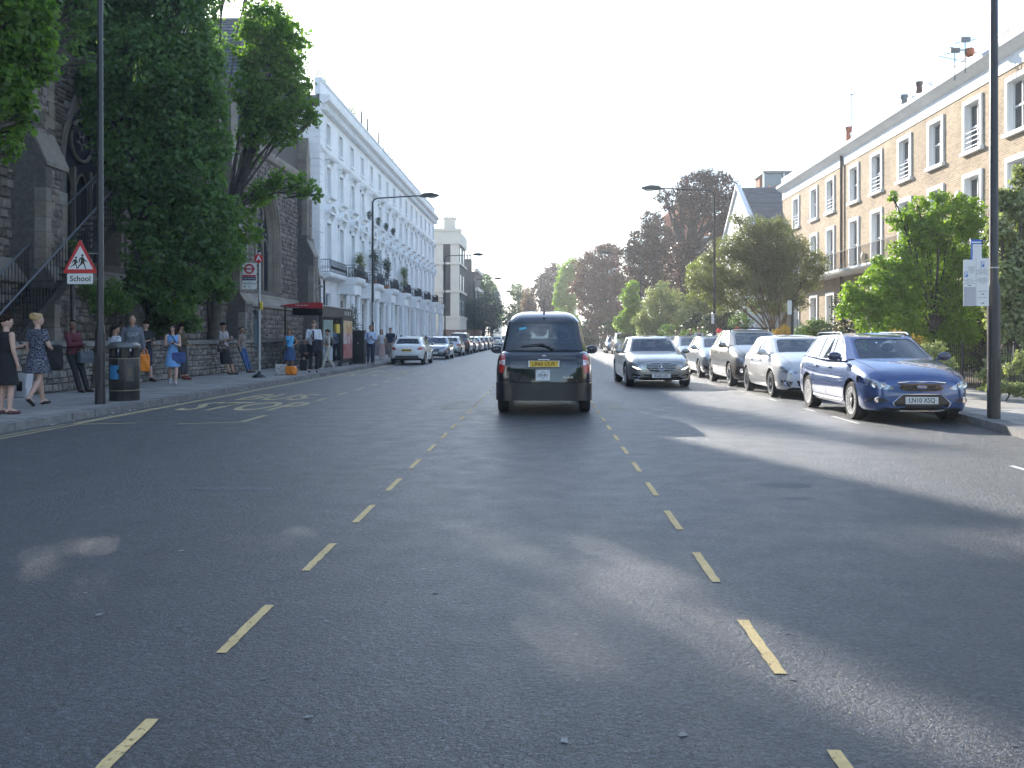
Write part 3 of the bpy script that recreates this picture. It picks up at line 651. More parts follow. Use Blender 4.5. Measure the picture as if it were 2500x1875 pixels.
# white gabled house just beyond the brick terrace
t, cx, cy = simple_house('gabled_house', 'white gabled house with a slate roof beyond the brick terrace', 'house', 13.4, 21, 58.2, 68, 8.4, M_stucco, [('W', 61, 1.3, 1.3, 2.0), ('W', 65, 1.3, 1.3, 2.0), ('W', 61, 5.0, 1.2, 1.8), ('W', 65, 5.0, 1.2, 1.8), ('S', 14.3, 5.2, .8, 1.5)])
b = MB(); b.prism([(58.0, 8.2), (68.2, 8.2), (63.1, 11.6)], 'x', 13.3 - cx, 21 - cx); 
for i in range(0): pass
g = MB()
for vs in b.v: g.v.append((vs[0], vs[1] - cy, vs[2]))
g.f = b.f; g.m = b.m; g.build('gable', M_stucco, t)
b = MB()
for s_ in (-1, 1):
    n = 22
    for i in range(n):
        f0, f1 = i / n, (i + 1) / n; ya, yb = s_ * 5.35 * (1 - f0), s_ * 5.35 * (1 - f1); za, zb_ = 8.15 + 3.62 * f0, 8.15 + 3.62 * f1
        b.add([(13.6 - cx, ya, za + .05), (21.1 - cx, ya, za + .05), (21.1 - cx, yb, zb_ + .01), (13.6 - cx, yb, zb_ + .01), (13.6 - cx, ya, za), (21.1 - cx, ya, za)], [(0, 1, 2, 3), (0, 4, 5, 1)])
b.build('roof', M_slate, t, fix=False)
b = MB()
for s_ in (-1, 1): b.prism([(s_ * 5.45, 8.05), (s_ * 5.45, 8.3), (0, 12.0), (0, 11.75)], 'x', 13.15 - cx, 13.45 - cx)
b.build('bargeboard', M_wfr, t)
simple_house('apartment_block', 'brick block with a glazed top storey and chimney pots behind the gabled house', 'building', 20, 27.5, 84, 96, 15.0, M_brick, [('S', 21.5, 12, 1.2, 1.6), ('S', 24, 12, 1.2, 1.6), ('S', 26, 12, 1, 1.6), ('W', 88, 12, 1.2, 1.6)])
t = thing('roof_pavilion', 'glazed white framed roof room with orange pots on top of the brick block', 'roof room', (23.6, 88, 15.0))
b = MB(); b.box(-3.1, 3.1, -2, 2, 1.9, 2.1); b.build('roof', M_lead, t)
for x in (-3, -1.1, 1.1, 3): b = MB(); b.box(x - .07, x + .07, -1.9, -1.76, 0, 1.9); b.build('post', M_wfr, t)
b = MB(); b.box(-2.9, 2.9, -1.7, -1.68, .1, 1.9); b.build('glass', M_wgl, t)
b = MB(); b.box(-2.9, 2.9, .2, 1.9, 0, 1.9); b.build('back_wall', M_brickred, t)
for i in range(7): b = MB(); b.lathe([(.14, 0), (.12, .1), (.11, .55), (.14, .65)], (-2.6 + i * .62, -2.3, 0), 'z', 8); b.build('chimney_pot', M_pot, t, smooth=40)
simple_house('office_block', 'grey flat roofed block with small windows behind the dark red tree', 'building', 23.5, 30, 108, 120, 15.8, mat('pale grey concrete', (.42, .45, .48), .8), [('S', 25 + i * 1.8, 12.2, 1.3, 1.5) for i in range(3)] + [('S', 25 + i * 1.8, 9.2, 1.3, 1.5) for i in range(3)])
t, cx, cy = simple_house('mansion_block', 'red brick mansion block with bay windows behind the dark red tree', 'building', 15.5, 24, 98, 122, 14.5, M_brickred, [('W', 101 + 4 * i, 3 + 3.6 * k, 1.3, 1.9) for i in range(5) for k in range(3)] + [('S', 17.2 + 2.4 * i, 3 + 3.6 * k, 1.2, 1.9) for i in range(3) for k in range(3)])
for i in range(2): b = MB(); b.lathe([(1.3, 0), (1.3, 15.3), (1.5, 15.4), (1.5, 15.7), (.05, 17.2)], (15.4 - cx, 99.5 + 9 * i - cy, 0), 'z', 10); b.build('bay_tower', M_brickred, t, smooth=30)
t, cx, cy = simple_house('tower_block', 'plain grey tower block above the trees in the far distance', 'building', U(1367, 400), U(1408, 400), 400, 412, Zv(1380, 623, 400), mat('far concrete', (.33, .33, .31), .9), [])
b = MB(); 
for i in range(1, 6): b.box(-4, 4, -6.06, -6.0, 37 - i * 1.1, 37.12 - i * 1.1)
tag(b.build('floor_lines', M_lead, t, fix=False), kind='stuff')
b = MB(); b.box(U(1353, 412) - cx, U(1367, 400) - cx - .05, -5.8, 5.9, 0, Zv(1380, 624, 400) - .3); b.build('side_wing', mat('sunlit concrete', (.5, .46, .38), .9), t)  # paler, warmer colour paints sunlight onto this side of the tower
simple_house('roofline_block', 'pale grey rooftop block peeping above the copper trees', 'building', U(1486, 150), U(1512, 150), 150, 160, Zv(1500, 611, 150), mat('far pale cladding', (.45, .5, .55), .8), [])

# ---------------------------------------------------------------- far left buildings
t, cx, cy = simple_house('corner_building', 'cream and grey brick corner building beyond the white terrace', 'building', -27, -13.0, 134, 145, 16.9, M_brick2,
   [('S', -16.0, 12.6, 1.1, 2.6), ('S', -16.0, 8.5, 1.1, 2.6), ('S', -16.0, 4.6, 1.1, 2.6), ('S', -16.3, .8, 1.6, 2.4), ('E', 137, 12.6, 1.1, 2.2), ('E', 137, 8.5, 1.1, 2.2), ('E', 137, 4.6, 1.1, 2.2), ('E', 141.5, 12.6, 1.1, 2.2), ('E', 141.5, 8.5, 1.1, 2.2), ('E', 141.5, 4.6, 1.1, 2.2)])
for (a, b2) in ((-14.2, -12.9), (-18.5, -15.35), (-27, -18.9)):
    m_ = MB(); m_.box(a - cx, b2 - cx, 133.9 - cy, 134.4 - cy, 0, 16.9)
    if b2 < -15: pass
    m_.build('stucco_pier' , M_cream, t)
m_ = MB(); m_.box(-27 - cx, -12.8 - cx, 133.8 - cy, 134.35 - cy, 0, 4.1); m_.box(-13.1 - cx, -12.8 - cx, 134.35 - cy, 145.1 - cy, 0, 4.1); m_.build('ground_floor_front', M_cream, t)
for z, h in ((4.1, .4), (8.0, .35), (12.2, .3), (15.2, 1.9)):
    m_ = MB(); m_.box(-27 - cx, -12.7 - cx, 133.7 - cy, 133.88 - cy, z, z + h); m_.box(-12.88 - cx, -12.7 - cx, 133.882 - cy, 145.2 - cy, z, z + h); m_.build('string_course', M_cream, t)
m_ = MB(); m_.box(-27.2 - cx, -12.5 - cx, 133.5 - cy, 134.5 - cy, 17.1, 17.5); m_.build('cornice', M_cream, t)
m_ = MB(); m_.box(-15.3 - cx, -13.6 - cx, 134.8 - cy, 136.2 - cy, 16.9, 19.1); m_.box(-15.45 - cx, -13.45 - cx, 134.65 - cy, 136.35 - cy, 19.1, 19.35); ch = m_.build('chimney', M_cream, t)
for i in range(3): m_ = MB(); m_.lathe([(.14, 0), (.12, .4), (.15, .5)], (-14.9 - cx + i * .45, 135.5 - cy, 19.35), 'z', 8); m_.build('chimney_pot', M_cream, ch)
m_ = MB(); m_.box(-16.8 - cx, -15.0 - cx, 133.45 - cy, 133.72 - cy, 1.9, 2.9); m_.build('street_sign', mat('street plate', (.62, .6, .55), .6), t)
t, cx, cy = simple_house('brick_building', 'dark brick building with a tall chimney left of the distant trees', 'building', -24, -12.6, 160, 174, 13.0, M_brick2, [('E', 163, 8, 1.2, 2.2), ('E', 167, 8, 1.2, 2.2), ('E', 171, 8, 1.2, 2.2), ('E', 163, 4, 1.2, 2.2), ('E', 167, 4, 1.2, 2.2)])
m_ = MB(); m_.box(-14.8 - cx, -13.2 - cx, 159.4 - cy, 161 - cy, 0, 15.2); ch = m_.build('chimney', M_brick2, t)
for i in range(3): m_ = MB(); m_.lathe([(.16, 0), (.14, .5), (.2, .6), (.2, .9)], (-14.5 - cx + i * .5, 160.2 - cy, 15.2), 'z', 8); m_.build('chimney_pot', M_lead, ch)
m_ = MB(); m_.box(-12.6 - cx, -12.0 - cx, 160 - cy, 174 - cy, 9.6, 10.2); m_.box(-12.6 - cx, -12.1 - cx, 160 - cy, 174 - cy, 13.0, 13.6); m_.build('cornice', M_cream, t)
# distant stone steeple with cupola
t = thing('church_steeple', 'distant pale stone steeple with a domed cupola above the trees', 'steeple', (U(1211, 300), 300, 0))
b = MB(); b.box(-1.9, 1.9, -1.9, 1.9, 0, 8.5); b.box(-2.2, 2.2, -2.2, 2.2, 8.5, 9.0); b.build('tower', M_cream, t)
b = MB(); b.lathe([(1.7, 0), (1.6, 3.2)], (0, 0, 9.0), 'z', 8); b.build('lantern_core', M_cream, t)
for i in range(8): b = MB(); b.tube([(1.7 * math.cos(i * .785), 1.7 * math.sin(i * .785), 9), (1.7 * math.cos(i * .785), 1.7 * math.sin(i * .785), 13)], .16, 6); b.build('column', M_stucco, t)
b = MB(); b.lathe([(2.1, 0), (2.1, .4), (1.5, .6), (1.5, 1.8), (1.35, 2.8), (.9, 3.8), (.35, 4.4), (.2, 5.4), (.02, 6.2)], (0, 0, 13.0), 'z', 16); b.build('cupola', mat('green copper', (.30, .36, .33), .7), t, smooth=50)
# timber hoarding far left
t = thing('hoarding', 'brown boarded hoarding standing far down the left pavement', 'hoarding', (-11.7, 126, .1))
for i in range(24): b = MB(); b.box(-3.4 + i * .25, -3.17 + i * .25, -.02, .02, 0, 2.3 + random.uniform(-.02, .02)); b.build('board', mat('brown board', (.16, .10, .075), .8, var=.15), t, fix=False)
# ================================================================ church, boundary wall
def stonemat(name, c, v=.3): return mat(name, c, .92, n=(9, .28), b=(26, .7), var=v)
M_rub = stonemat('brown rubble stone', (.175, .15, .13), .42); M_rubm = mat('rubble mortar', (.115, .105, .095), .95, n=(9, .25), b=(30, .5))
M_ash = mat('weathered ashlar', (.23, .205, .175), .9, n=(1.1, .22), b=(35, .35), var=.08); M_ragw = stonemat('wall ragstone', (.22, .205, .185), .40); M_cope = mat('coping stone', (.20, .195, .185), .9, n=(3, .25), b=(40, .5), var=.1)
M_lead_gl = mat('leaded church glass', (.014, .018, .028), .7, spec=.15, n=(6, .4))
# a dozen rough stone shapes of unit size, face towards +x
def stone_mesh(m):
    e = .16; j = lambda: random.uniform(-.09, .09)
    o_ = [(0, .03 + abs(j()) * .5, .03 + abs(j()) * .5), (0, .97 - abs(j()) * .5, .03 + abs(j()) * .6), (0, .97 - abs(j()) * .6, .97 - abs(j()) * .6), (0, .03 + abs(j()) * .6, .97 - abs(j()) * .5)]
    f_ = [(1 + j() * 2, y + (.5 - y) * e * 2 + j() * .3, z + (.5 - z) * e * 2 + j() * .3) for _, y, z in o_]
    m_ = [(.72 + j(), y + (.5 - y) * .06, z + (.5 - z) * .08) for _, y, z in o_]
    b = MB(); b.add(o_ + m_ + f_, [(i, (i + 1) % 4, 4 + (i + 1) % 4, 4 + i) for i in range(4)] + [(4 + i, 4 + (i + 1) % 4, 8 + (i + 1) % 4, 8 + i) for i in range(4)] + [(8, 9, 10, 11)])
    return b.mesh('stone', m, fix=False)
def stone_layout(y0, y1, z0, z1, hr, wr, gap=.012, test=None):
    out = []; z = z0
    while z < z1 - .03:
        h = min(random.uniform(*hr), z1 - z)
        if z1 - z - h < hr[0] * .5: h = z1 - z
        y = y0 - random.uniform(0, wr[0])
        while y < y1:
            w = random.uniform(*wr)
            if random.random() < .25 and h > hr[0] * 1.3:       # two thin stones instead of one
                k = random.uniform(.4, .6); parts = [(z, h * k), (z + h * k, h * (1 - k))]
            else: parts = [(z + random.uniform(-.012, .012), h)]
            for zz, hh in parts:
                a, b_ = max(y, y0), min(y + w, y1)
                if b_ - a > .06 and (test is None or test((a + b_) / 2, zz + hh / 2, (b_ - a) / 2, hh / 2)): out.append((a + gap / 2, zz + gap / 2, b_ - a - gap, hh - gap))
            y += w
        z += h
    return out
def stones(parent, layout, x, dep, m, limit=300, key=None, flip=False):
    """lay out stones on a wall facing +x: the most visible ones as parts, the rest as one joined part"""
    vs_ = [stone_mesh(m) for _ in range(12)]; lay = sorted(layout, key=key or (lambda s: s[0])); V, Fq = [], []
    for i, (y, z, w, h) in enumerate(lay):
        d = dep * random.uniform(.5, 1.3); me = random.choice(vs_)
        if i < limit: link('stone', me, parent, (x, y, z), (random.uniform(-.03, .03), 0, 0), (d, w, h))
        else:
            o_ = len(V); V += [(x + v.co.x * d, y + v.co.y * w, z + v.co.z * h) for v in me.vertices]; Fq += [[k + o_ for k in p.vertices] for p in me.polygons]
    if Fq: tag(link('stones', fast_mesh('stones', np.array(V), np.array(Fq), m), parent), kind='stuff')

# ---- low boundary wall
t = thing('boundary_wall', 'low ragstone wall with flat coping between the left pavement and the church', 'wall', (-11.52, 0, .12))
b = MB(); b.box(-.42, -.03, 8, 57, -.2, 1.06); b.build('core', M_rubm, t)
lay = stone_layout(17.5, 57, .0, 1.05, (.11, .22), (.14, .36))
stones(t, lay, -.035, .05, M_ragw, 300)
y = 12
cm_ = MB(); cm_.add([(0,0,0),(1,0,0),(1,1,0),(0,1,0),(.02,.008,1),(.98,.008,1),(.98,.992,1),(.02,.992,1)], [(0,3,2,1),(0,1,5,4),(1,2,6,5),(2,3,7,6),(3,0,4,7),(4,5,6,7)]); cm_ = cm_.mesh('coping_stone', M_cope, fix=False)
while y < 57:
    d = random.uniform(.7, 1.15); link('coping_stone', cm_, t, (-.50, y, 1.06 + random.uniform(-.004, .004)), None, (.58, d - .01, .13)); y += d
# churchyard soil
tag(MB().box(-40, -11.95, -5, 57, -.3, .22).build('churchyard_ground', M_dirt), kind='structure')
tag(MB().box(-14.4, -11.7, 57, 119, -.3, .10).build('basement_area_paving', M_slab), kind='structure')

# ---- church
ch = thing('church', 'dark ragstone church with pointed traceried windows behind the trees', 'church', (-14.2, 0, 0))
WIN = [(18.0, 1.45), (27.9, 1.45), (34.9, 1.45), (45.5, 1.5)]; SP, SILL = 6.2, 3.75
def arch_h(c, hw, y, spring=SP):       # height of a two-centred arch outline at y
    d = abs(y - c)
    if d >= hw: return -1
    r_ = 2 * hw * 1.02; return spring + math.sqrt(max(r_ * r_ - (d + r_ - hw) ** 2, 0))
BUT = [13.0, 24.0, 31.3, 39.2, 51.6]
OUT = .62
def in_win(y, z, a=0, b_=0): return any(abs(y - c) < hw + OUT + a and SILL - .35 - b_ < z < max(arch_h(c, hw + OUT, max(min(y, c + hw + OUT - .01), c - hw - OUT + .01)), SP) for c, hw in WIN)
def wall_test(y, z, hw, hh):
    if any(abs(y - q) < .62 for q in BUT): return False
    return not in_win(y, z, hw * .6, hh * .6)
# wall core as a fine grid with openings
b = MB(); st = .25; ys = np.arange(4, 52.4, st); zs = np.arange(0, 10.6, st)
for c, hw in WIN:
    pass
ye = sorted(set([4, 52.3] + [c + s_ * (hw + OUT * .9) for c, hw in WIN for s_ in (-1, 1)]))
holes = []
def colstrip(a, c, x):
    b.add([(x, a, 0), (x, c, 0), (x, c, 10.6), (x, a, 10.6)], [(0, 1, 2, 3)])
prev = 4
for c, hw in WIN:
    e = hw + OUT; colstrip(prev, c - e, 0); n = 16
    for i in range(n):
        a0, a1 = c - e + 2 * e * i / n, c - e + 2 * e * (i + 1) / n; h0, h1 = max(arch_h(c, e, a0 + 1e-4), SP), max(arch_h(c, e, a1 - 1e-4), SP)
        b.add([(0, a0, h0), (0, a1, h1), (0, a1, 10.6), (0, a0, 10.6), (0, a0, 0), (0, a1, 0), (0, a1, SILL), (0, a0, SILL)], [(0, 1, 2, 3), (4, 5, 6, 7)])
    prev = c + e
colstrip(prev, 52.3, 0)
b.add([(0, 52.3, 0), (-12, 52.3, 0), (-12, 52.3, 10.6), (0, 52.3, 10.6)], [(0, 1, 2, 3)]); b.add([(0, 4, 0), (-12, 4, 0), (-12, 4, 10.6), (0, 4, 10.6)], [(3, 2, 1, 0)])
b.build('wall', M_rubm, ch, fix=False)
lay = stone_layout(16, 52.2, 3.5, 10.5, (.16, .30), (.16, .46), test=wall_test)
stones(ch, lay, 0.0, .06, M_rub, 300, key=lambda s: abs(s[0] - 22) if s[0] < 50 else 99)
# windows: stepped mouldings, tracery, glass
for c, hw in WIN:
    wn = MB()
    def ring(e_out, e_in, x0, x1):
        n = 22; 
        def outl(e):
            w_ = hw + e; pts = [(c - w_, SILL)] + [(yy, max(arch_h(c, w_, yy), SP)) for yy in (c - w_ * math.cos(math.pi * k / n) * .9999 for k in range(n + 1))] + [(c + w_, SILL)]; return pts
        A, B = outl(e_out), outl(e_in); k = len(A)
        vs = [(x0, *p) for p in A] + [(x1, *p) for p in B]; wn.add(vs, [(i, i + 1, k + i + 1, k + i) for i in range(k - 1)])
    # hood and mouldings: alternating rolls and hollows going inwards
    seq = [(OUT, .10), (OUT - .12, .10), (OUT - .14, .0), (OUT - .24, -.02), (OUT - .27, -.16), (OUT - .33, -.06), (OUT - .38, -.2), (OUT - .44, -.12), (OUT - .48, -.3), (OUT - .56, -.24), (.0, -.42)]
    for (e0, x0), (e1, x1) in zip(seq, seq[1:]): ring(e0, e1, x0, x1)
    ring(OUT, OUT + .0005, .0, .10)
    w_ = wn.build('window', M_ash, ch, smooth=30, fix=False)
    g = MB(); n = 18; pts = [(c - hw, SILL)] + [(yy, max(arch_h(c, hw, yy), SP)) for yy in (c - hw * math.cos(math.pi * k / n) * .9999 for k in range(n + 1))] + [(c + hw, SILL)]
    g.add([(-.50, *p) for p in pts], [tuple(range(len(pts)))]); g.build('leaded_glass', M_lead_gl, w_, fix=False)
    tr = MB()
    for s_ in ((-.33, .33) if hw > 1 else (0,)): tr.box(-.50, -.36, c + s_ * hw * 1.02 - .06, c + s_ * hw * 1.02 + .06, SILL, SP + .5)
    r_ = hw * .44; cz = SP + hw * .95
    tr.tube([(-.43, c + r_ * math.cos(a), cz + r_ * math.sin(a)) for a in np.linspace(0, 6.2832, 21)], .06, 6, caps=False)
    for k in range(5):
        a = math.pi / 2 + k * 2 * math.pi / 5; q = r_ * .52; tr.tube([(-.43, c + q * math.cos(a) + q * .62 * math.cos(t_), cz + q * math.sin(a) + q * .62 * math.sin(t_)) for t_ in np.linspace(a + 2.0, a + 4.3, 8)], .03, 5)
    for s_ in (-.66, 0, .66):
        q = hw * .33; yc = c + s_ * hw
        tr.tube([(-.43, yc - q + i * q / 5, SP - .3 + .62 * math.sin(math.pi / 2 * i / 5)) for i in range(6)] + [(-.43, yc + q - i * q / 5, SP - .3 + .62 * math.sin(math.pi / 2 * i / 5)) for i in range(4, -1, -1)], .045, 5)
    tag(tr.build('tracery', M_ash, w_, smooth=50), kind='stuff')
    for k in range(1, 7): pass
    s_ = MB(); s_.prism([(.0, SILL - .40), (.14, SILL - .42), (.14, SILL - .34), (-.40, SILL + .06), (-.45, SILL - .4)], 'y', c - hw - OUT, c + hw + OUT); s_.build('sill', M_ash, w_)
# plinth with a sloped top, rubble faced
b = MB(); b.prism([(.0, 0), (.32, 0), (.32, 2.9), (.0, 3.45)], 'y', 4, 52.3); b.build('plinth', M_rubm, ch)
b = MB(); b.prism([(.0, 3.50), (.0, 3.30), (.38, 2.82), (.44, 2.86), (.44, 2.96), (.34, 3.06), (.02, 3.52)], 'y', 4, 52.3); b.build('string_course', M_ash, ch)
lay = stone_layout(18, 52.2, .3, 2.8, (.16, .30), (.18, .46), test=lambda y, z, a, h: not any(abs(y - q) < .62 for q in BUT)); stones(ch, lay, .32, .05, M_rub, 0)
# buttresses with offsets, ashlar corners, rubble faces
qs = MB(); qs.box(0, 1, 0, 1, 0, 1); qs = qs.mesh('quoin', M_ash)
for i, y in enumerate(BUT):
    b = MB(); b.prism([(.0, 0), (1.15, 0), (1.15, 2.9), (.92, 3.25), (.92, 6.1), (.55, 6.9), (.55, 9.3), (.0, 10.3)], 'y', y - .52, y + .52); bt = b.build('buttress', M_rubm, ch)
    z = .3; k = 0
    while z < 9.2:
        h = random.uniform(.28, .42); xf = 1.15 if z < 2.7 else (.92 if z < 5.9 else .55)
        if not (2.6 < z + h and z < 3.2) and not (5.7 < z + h and z < 6.95):
            for s_ in (-1, 1):
                wq = (.42 if (k + (s_ > 0)) % 2 else .26); ya = y - .535 if s_ < 0 else y + .535 - wq
                link('quoin', qs, bt, (xf - .30, ya, z), None, (.32, wq, h - .012))
        z += h; k += 1
    for xa, z0, z1 in ((.92, 3.3, 5.9), (.55, 6.9, 9.1), (1.15, .3, 2.7)):
        lay = stone_layout(y - .24, y + .24, z0, z1, (.16, .28), (.16, .3)); stones(bt, lay, xa, .03, M_rub, 0)
    b = MB(); b.prism([(1.19, 2.85), (1.19, 2.97), (.92, 3.35), (.90, 3.30)], 'y', y - .56, y + .56); b.build('weathering', M_ash, bt); b = MB(); b.prism([(.97, 5.98), (.97, 6.10), (.55, 7.0), (.53, 6.9)], 'y', y - .56, y + .56); b.build('weathering', M_ash, bt)
    if i in (3, 4): b = MB(); b.prism([(y - .42, 9.2), (y + .42, 9.2), (y + .42, 11.6), (y, 12.9), (y - .42, 11.6)], 'x', -.4, .5); b.build('pinnacle', M_ash, bt)
b = MB(); b.prism([(-.02, 10.3), (.18, 10.4), (.25, 10.62), (.25, 10.8), (-.3, 10.8)], 'y', 4, 52.3); b.build('parapet', M_ash, ch)
# slated roofs: aisle, nave, transept
def slated(mb, p0, p1, q0, q1, n):     # eave p0-p1, ridge q0-q1
    p0, p1, q0, q1 = map(Vector, (p0, p1, q0, q1)); nn = (p1 - p0).cross(q0 - p0).normalized(); nn = nn if nn.z > 0 else -nn
    for i in range(n):
        a, c = i / n, (i + 1) / n; m_ = 14
        for k in range(m_):
            u0, u1 = k / m_, (k + 1) / m_
            A = lambda u_, f: p0.lerp(p1, u_).lerp(q0.lerp(q1, u_), f)
            mb.add([A(u0, a) + nn * .05, A(u1, a) + nn * .05, A(u1, c) + nn * .015, A(u0, c) + nn * .015, A(u0, a), A(u1, a)], [(0, 1, 2, 3), (0, 4, 5, 1)])
b = MB(); slated(b, (-.25, 4, 10.6), (-.25, 41, 10.6), (-6, 4, 14.5), (-6, 41, 14.5), 18); b.build('aisle_roof', M_slate, ch, fix=False)
b = MB(); slated(b, (-6, 4, 14.6), (-6, 44, 14.6), (-11, 4, 19.2), (-11, 44, 19.2), 22); b.build('nave_roof', M_slate, ch, fix=False)
b = MB(); b.box(-12, -6.05, 4, 44, 10, 14.6); b.build('nave_wall', M_rubm, ch)
b = MB(); slated(b, (-.1, 41.0, 10.4), (-14, 41.0, 10.4), (-.1, 48.6, 18.6), (-14, 48.6, 18.6), 34); slated(b, (-14, 52.3, 10.4), (-.1, 52.3, 10.4), (-14, 48.6, 18.6), (-.1, 48.6, 18.6), 20); b.build('transept_roof', M_slate, ch, fix=False)
b = MB(); b.prism([(41.2, 10.4), (52.3, 10.4), (48.6, 18.4)], 'x', -.4, -.02); b.build('transept_gable', M_rubm, ch)  # unseen street end, brought forward so its shadow closes a lit gap
b = MB(); b.tube([(-.05, 48.6, 18.7), (-14, 48.6, 18.7)], .12, 6); b.build('ridge_tile', M_lead, ch)
# small gabled side porch right of the church
t = thing('side_porch', 'small gabled stone porch between the church and the white terrace', 'porch', (-14.3, 54.6, 0))
b = MB(); b.prism([(-2.1, 0), (2.3, 0), (2.3, 4.6), (1.6, 4.7), (-.1, 7.1), (-1.8, 4.7), (-2.1, 4.7)], 'x', -5, 0); b.build('wall', M_rubm, t)
def gt(y, z, a, h): return z + h < 4.6 or (z + h < 7.0 - abs(y + .1) * 1.4 - .15)
stones(t, [q for q in stone_layout(-2.1, 2.2, .2, 7, (.14, .26), (.16, .4), test=lambda y, z, a, h: gt(y, z, a, h) and not (abs(y) < .75 and z < 3.3))], 0, .04, M_rub, 0)
b = MB(); b.prism([(-1.85, 4.65), (-1.95, 4.8), (-.1, 7.4), (1.75, 4.8), (1.65, 4.65), (-.1, 7.12)], 'x', -5.1, .14); b.build('coping', M_ash, t)
for z in (4.55, 5.15): b = MB(); b.box(.0, .12, -2.1, 2.3, z, z + .12); b.build('string_course', M_ash, t)
b = MB(); pts = [(-.7, .2), (-.7, 2.2)] + [(.7 * -math.cos(math.pi * k / 10), 2.2 + 1.1 * math.sin(math.pi * k / 10)) for k in range(11)] + [(.7, 2.2), (.7, .2)]
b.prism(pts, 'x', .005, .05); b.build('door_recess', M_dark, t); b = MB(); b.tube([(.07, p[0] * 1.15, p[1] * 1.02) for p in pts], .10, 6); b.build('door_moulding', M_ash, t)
b = MB(); b.prism([(2.3, 0), (3.2, 0), (3.1, 2.2), (2.7, 3.4), (2.3, 3.6)], 'x', -.5, -.05); b.build('curved_buttress', M_rubm, t)
# iron stair against the church
t = thing('iron_staircase', 'black iron staircase climbing beside the church behind the school sign', 'staircase', (-13.25, 20.0, .3))
n = 30; rise, run = .20, .29
tr_ = MB(); tr_.box(-.45, .45, 0, run * .98, -.02, .015); trm = tr_.mesh('tread', M_iron)
for i in range(n): link('tread', trm, t, (0, i * run, (i + 1) * rise))
balm = MB(); balm.tube([(0, 0, 0), (0, 0, 1.0)], .013, 5); balm = balm.mesh('baluster', M_iron)
for sx in (-.47, .47):
    b = MB(); b.prism([(0, -.05), (0, .2), (n * run, n * rise + .2), (n * run, n * rise - .05)], 'x', sx - .02, sx + .02); b.build('stringer', M_iron, t)
    b = MB(); b.tube([(sx, 0, 1.2), (sx, n * run, n * rise + 1.2), (sx, n * run + 3, n * rise + 1.2)], .028, 6); b.build('handrail', mat('worn iron handrail', (.10, .11, .13), .4), t)
    for i in range(n * 2): link('baluster', balm, t, (sx, i * run / 2 + .07, i * rise / 2 + .22))
    for i in range(22): link('baluster', balm, t, (sx, n * run + .07 + i * .135, n * rise + .2))
b = MB(); b.box(-.5, .5, n * run, n * run + 3, n * rise - .05, n * rise + .02); b.build('landing', M_iron, t)
for yy in (4, 8.6, 11.4): b = MB(); b.tube([(.4, yy, -.3), (.4, yy, min(yy / run, n) * rise)], .05, 6); b.build('post', M_iron, t)
# ================================================================ vegetation
LF = {'lime': leafmat('lime leaves', (.05, .105, .045), (.13, .215, .07), .52), 'limeb': leafmat('bright lime leaves', (.06, .13, .03), (.15, .24, .05), .62),
      'copper': leafmat('copper beech leaves', (.028, .012, .018), (.085, .038, .036), .25), 'olive': leafmat('olive grey leaves', (.10, .115, .05), (.20, .215, .11), .38),
      'bright': leafmat('bright green leaves', (.09, .17, .02), (.24, .34, .05), .5), 'mid': leafmat('mid green leaves', (.05, .10, .025), (.12, .19, .05), .4),
      'dark': leafmat('dark evergreen leaves', (.018, .035, .018), (.045, .075, .03), .2), 'blue': leafmat('blue green leaves', (.03, .05, .035), (.06, .09, .06), .25),
      'yellow': leafmat('yellow flowers', (.50, .30, .02), (.62, .42, .05), .3), 'rust': leafmat('rusty leaves', (.22, .13, .03), (.32, .22, .06), .35), 'pink': leafmat('pink flowers', (.55, .05, .12), (.6, .12, .2), .3),
      'varieg': leafmat('variegated leaves', (.12, .16, .06), (.36, .38, .22), .35)}
M_bark = mat('grey bark', (.085, .075, .062), .95, n=(6, .35), b=(22, .9)); M_bark2 = mat('dark bark', (.045, .038, .035), .95, n=(6, .35), b=(22, .8)); M_bark3 = mat('warm bark', (.16, .11, .07), .95, n=(6, .3), b=(22, .8))
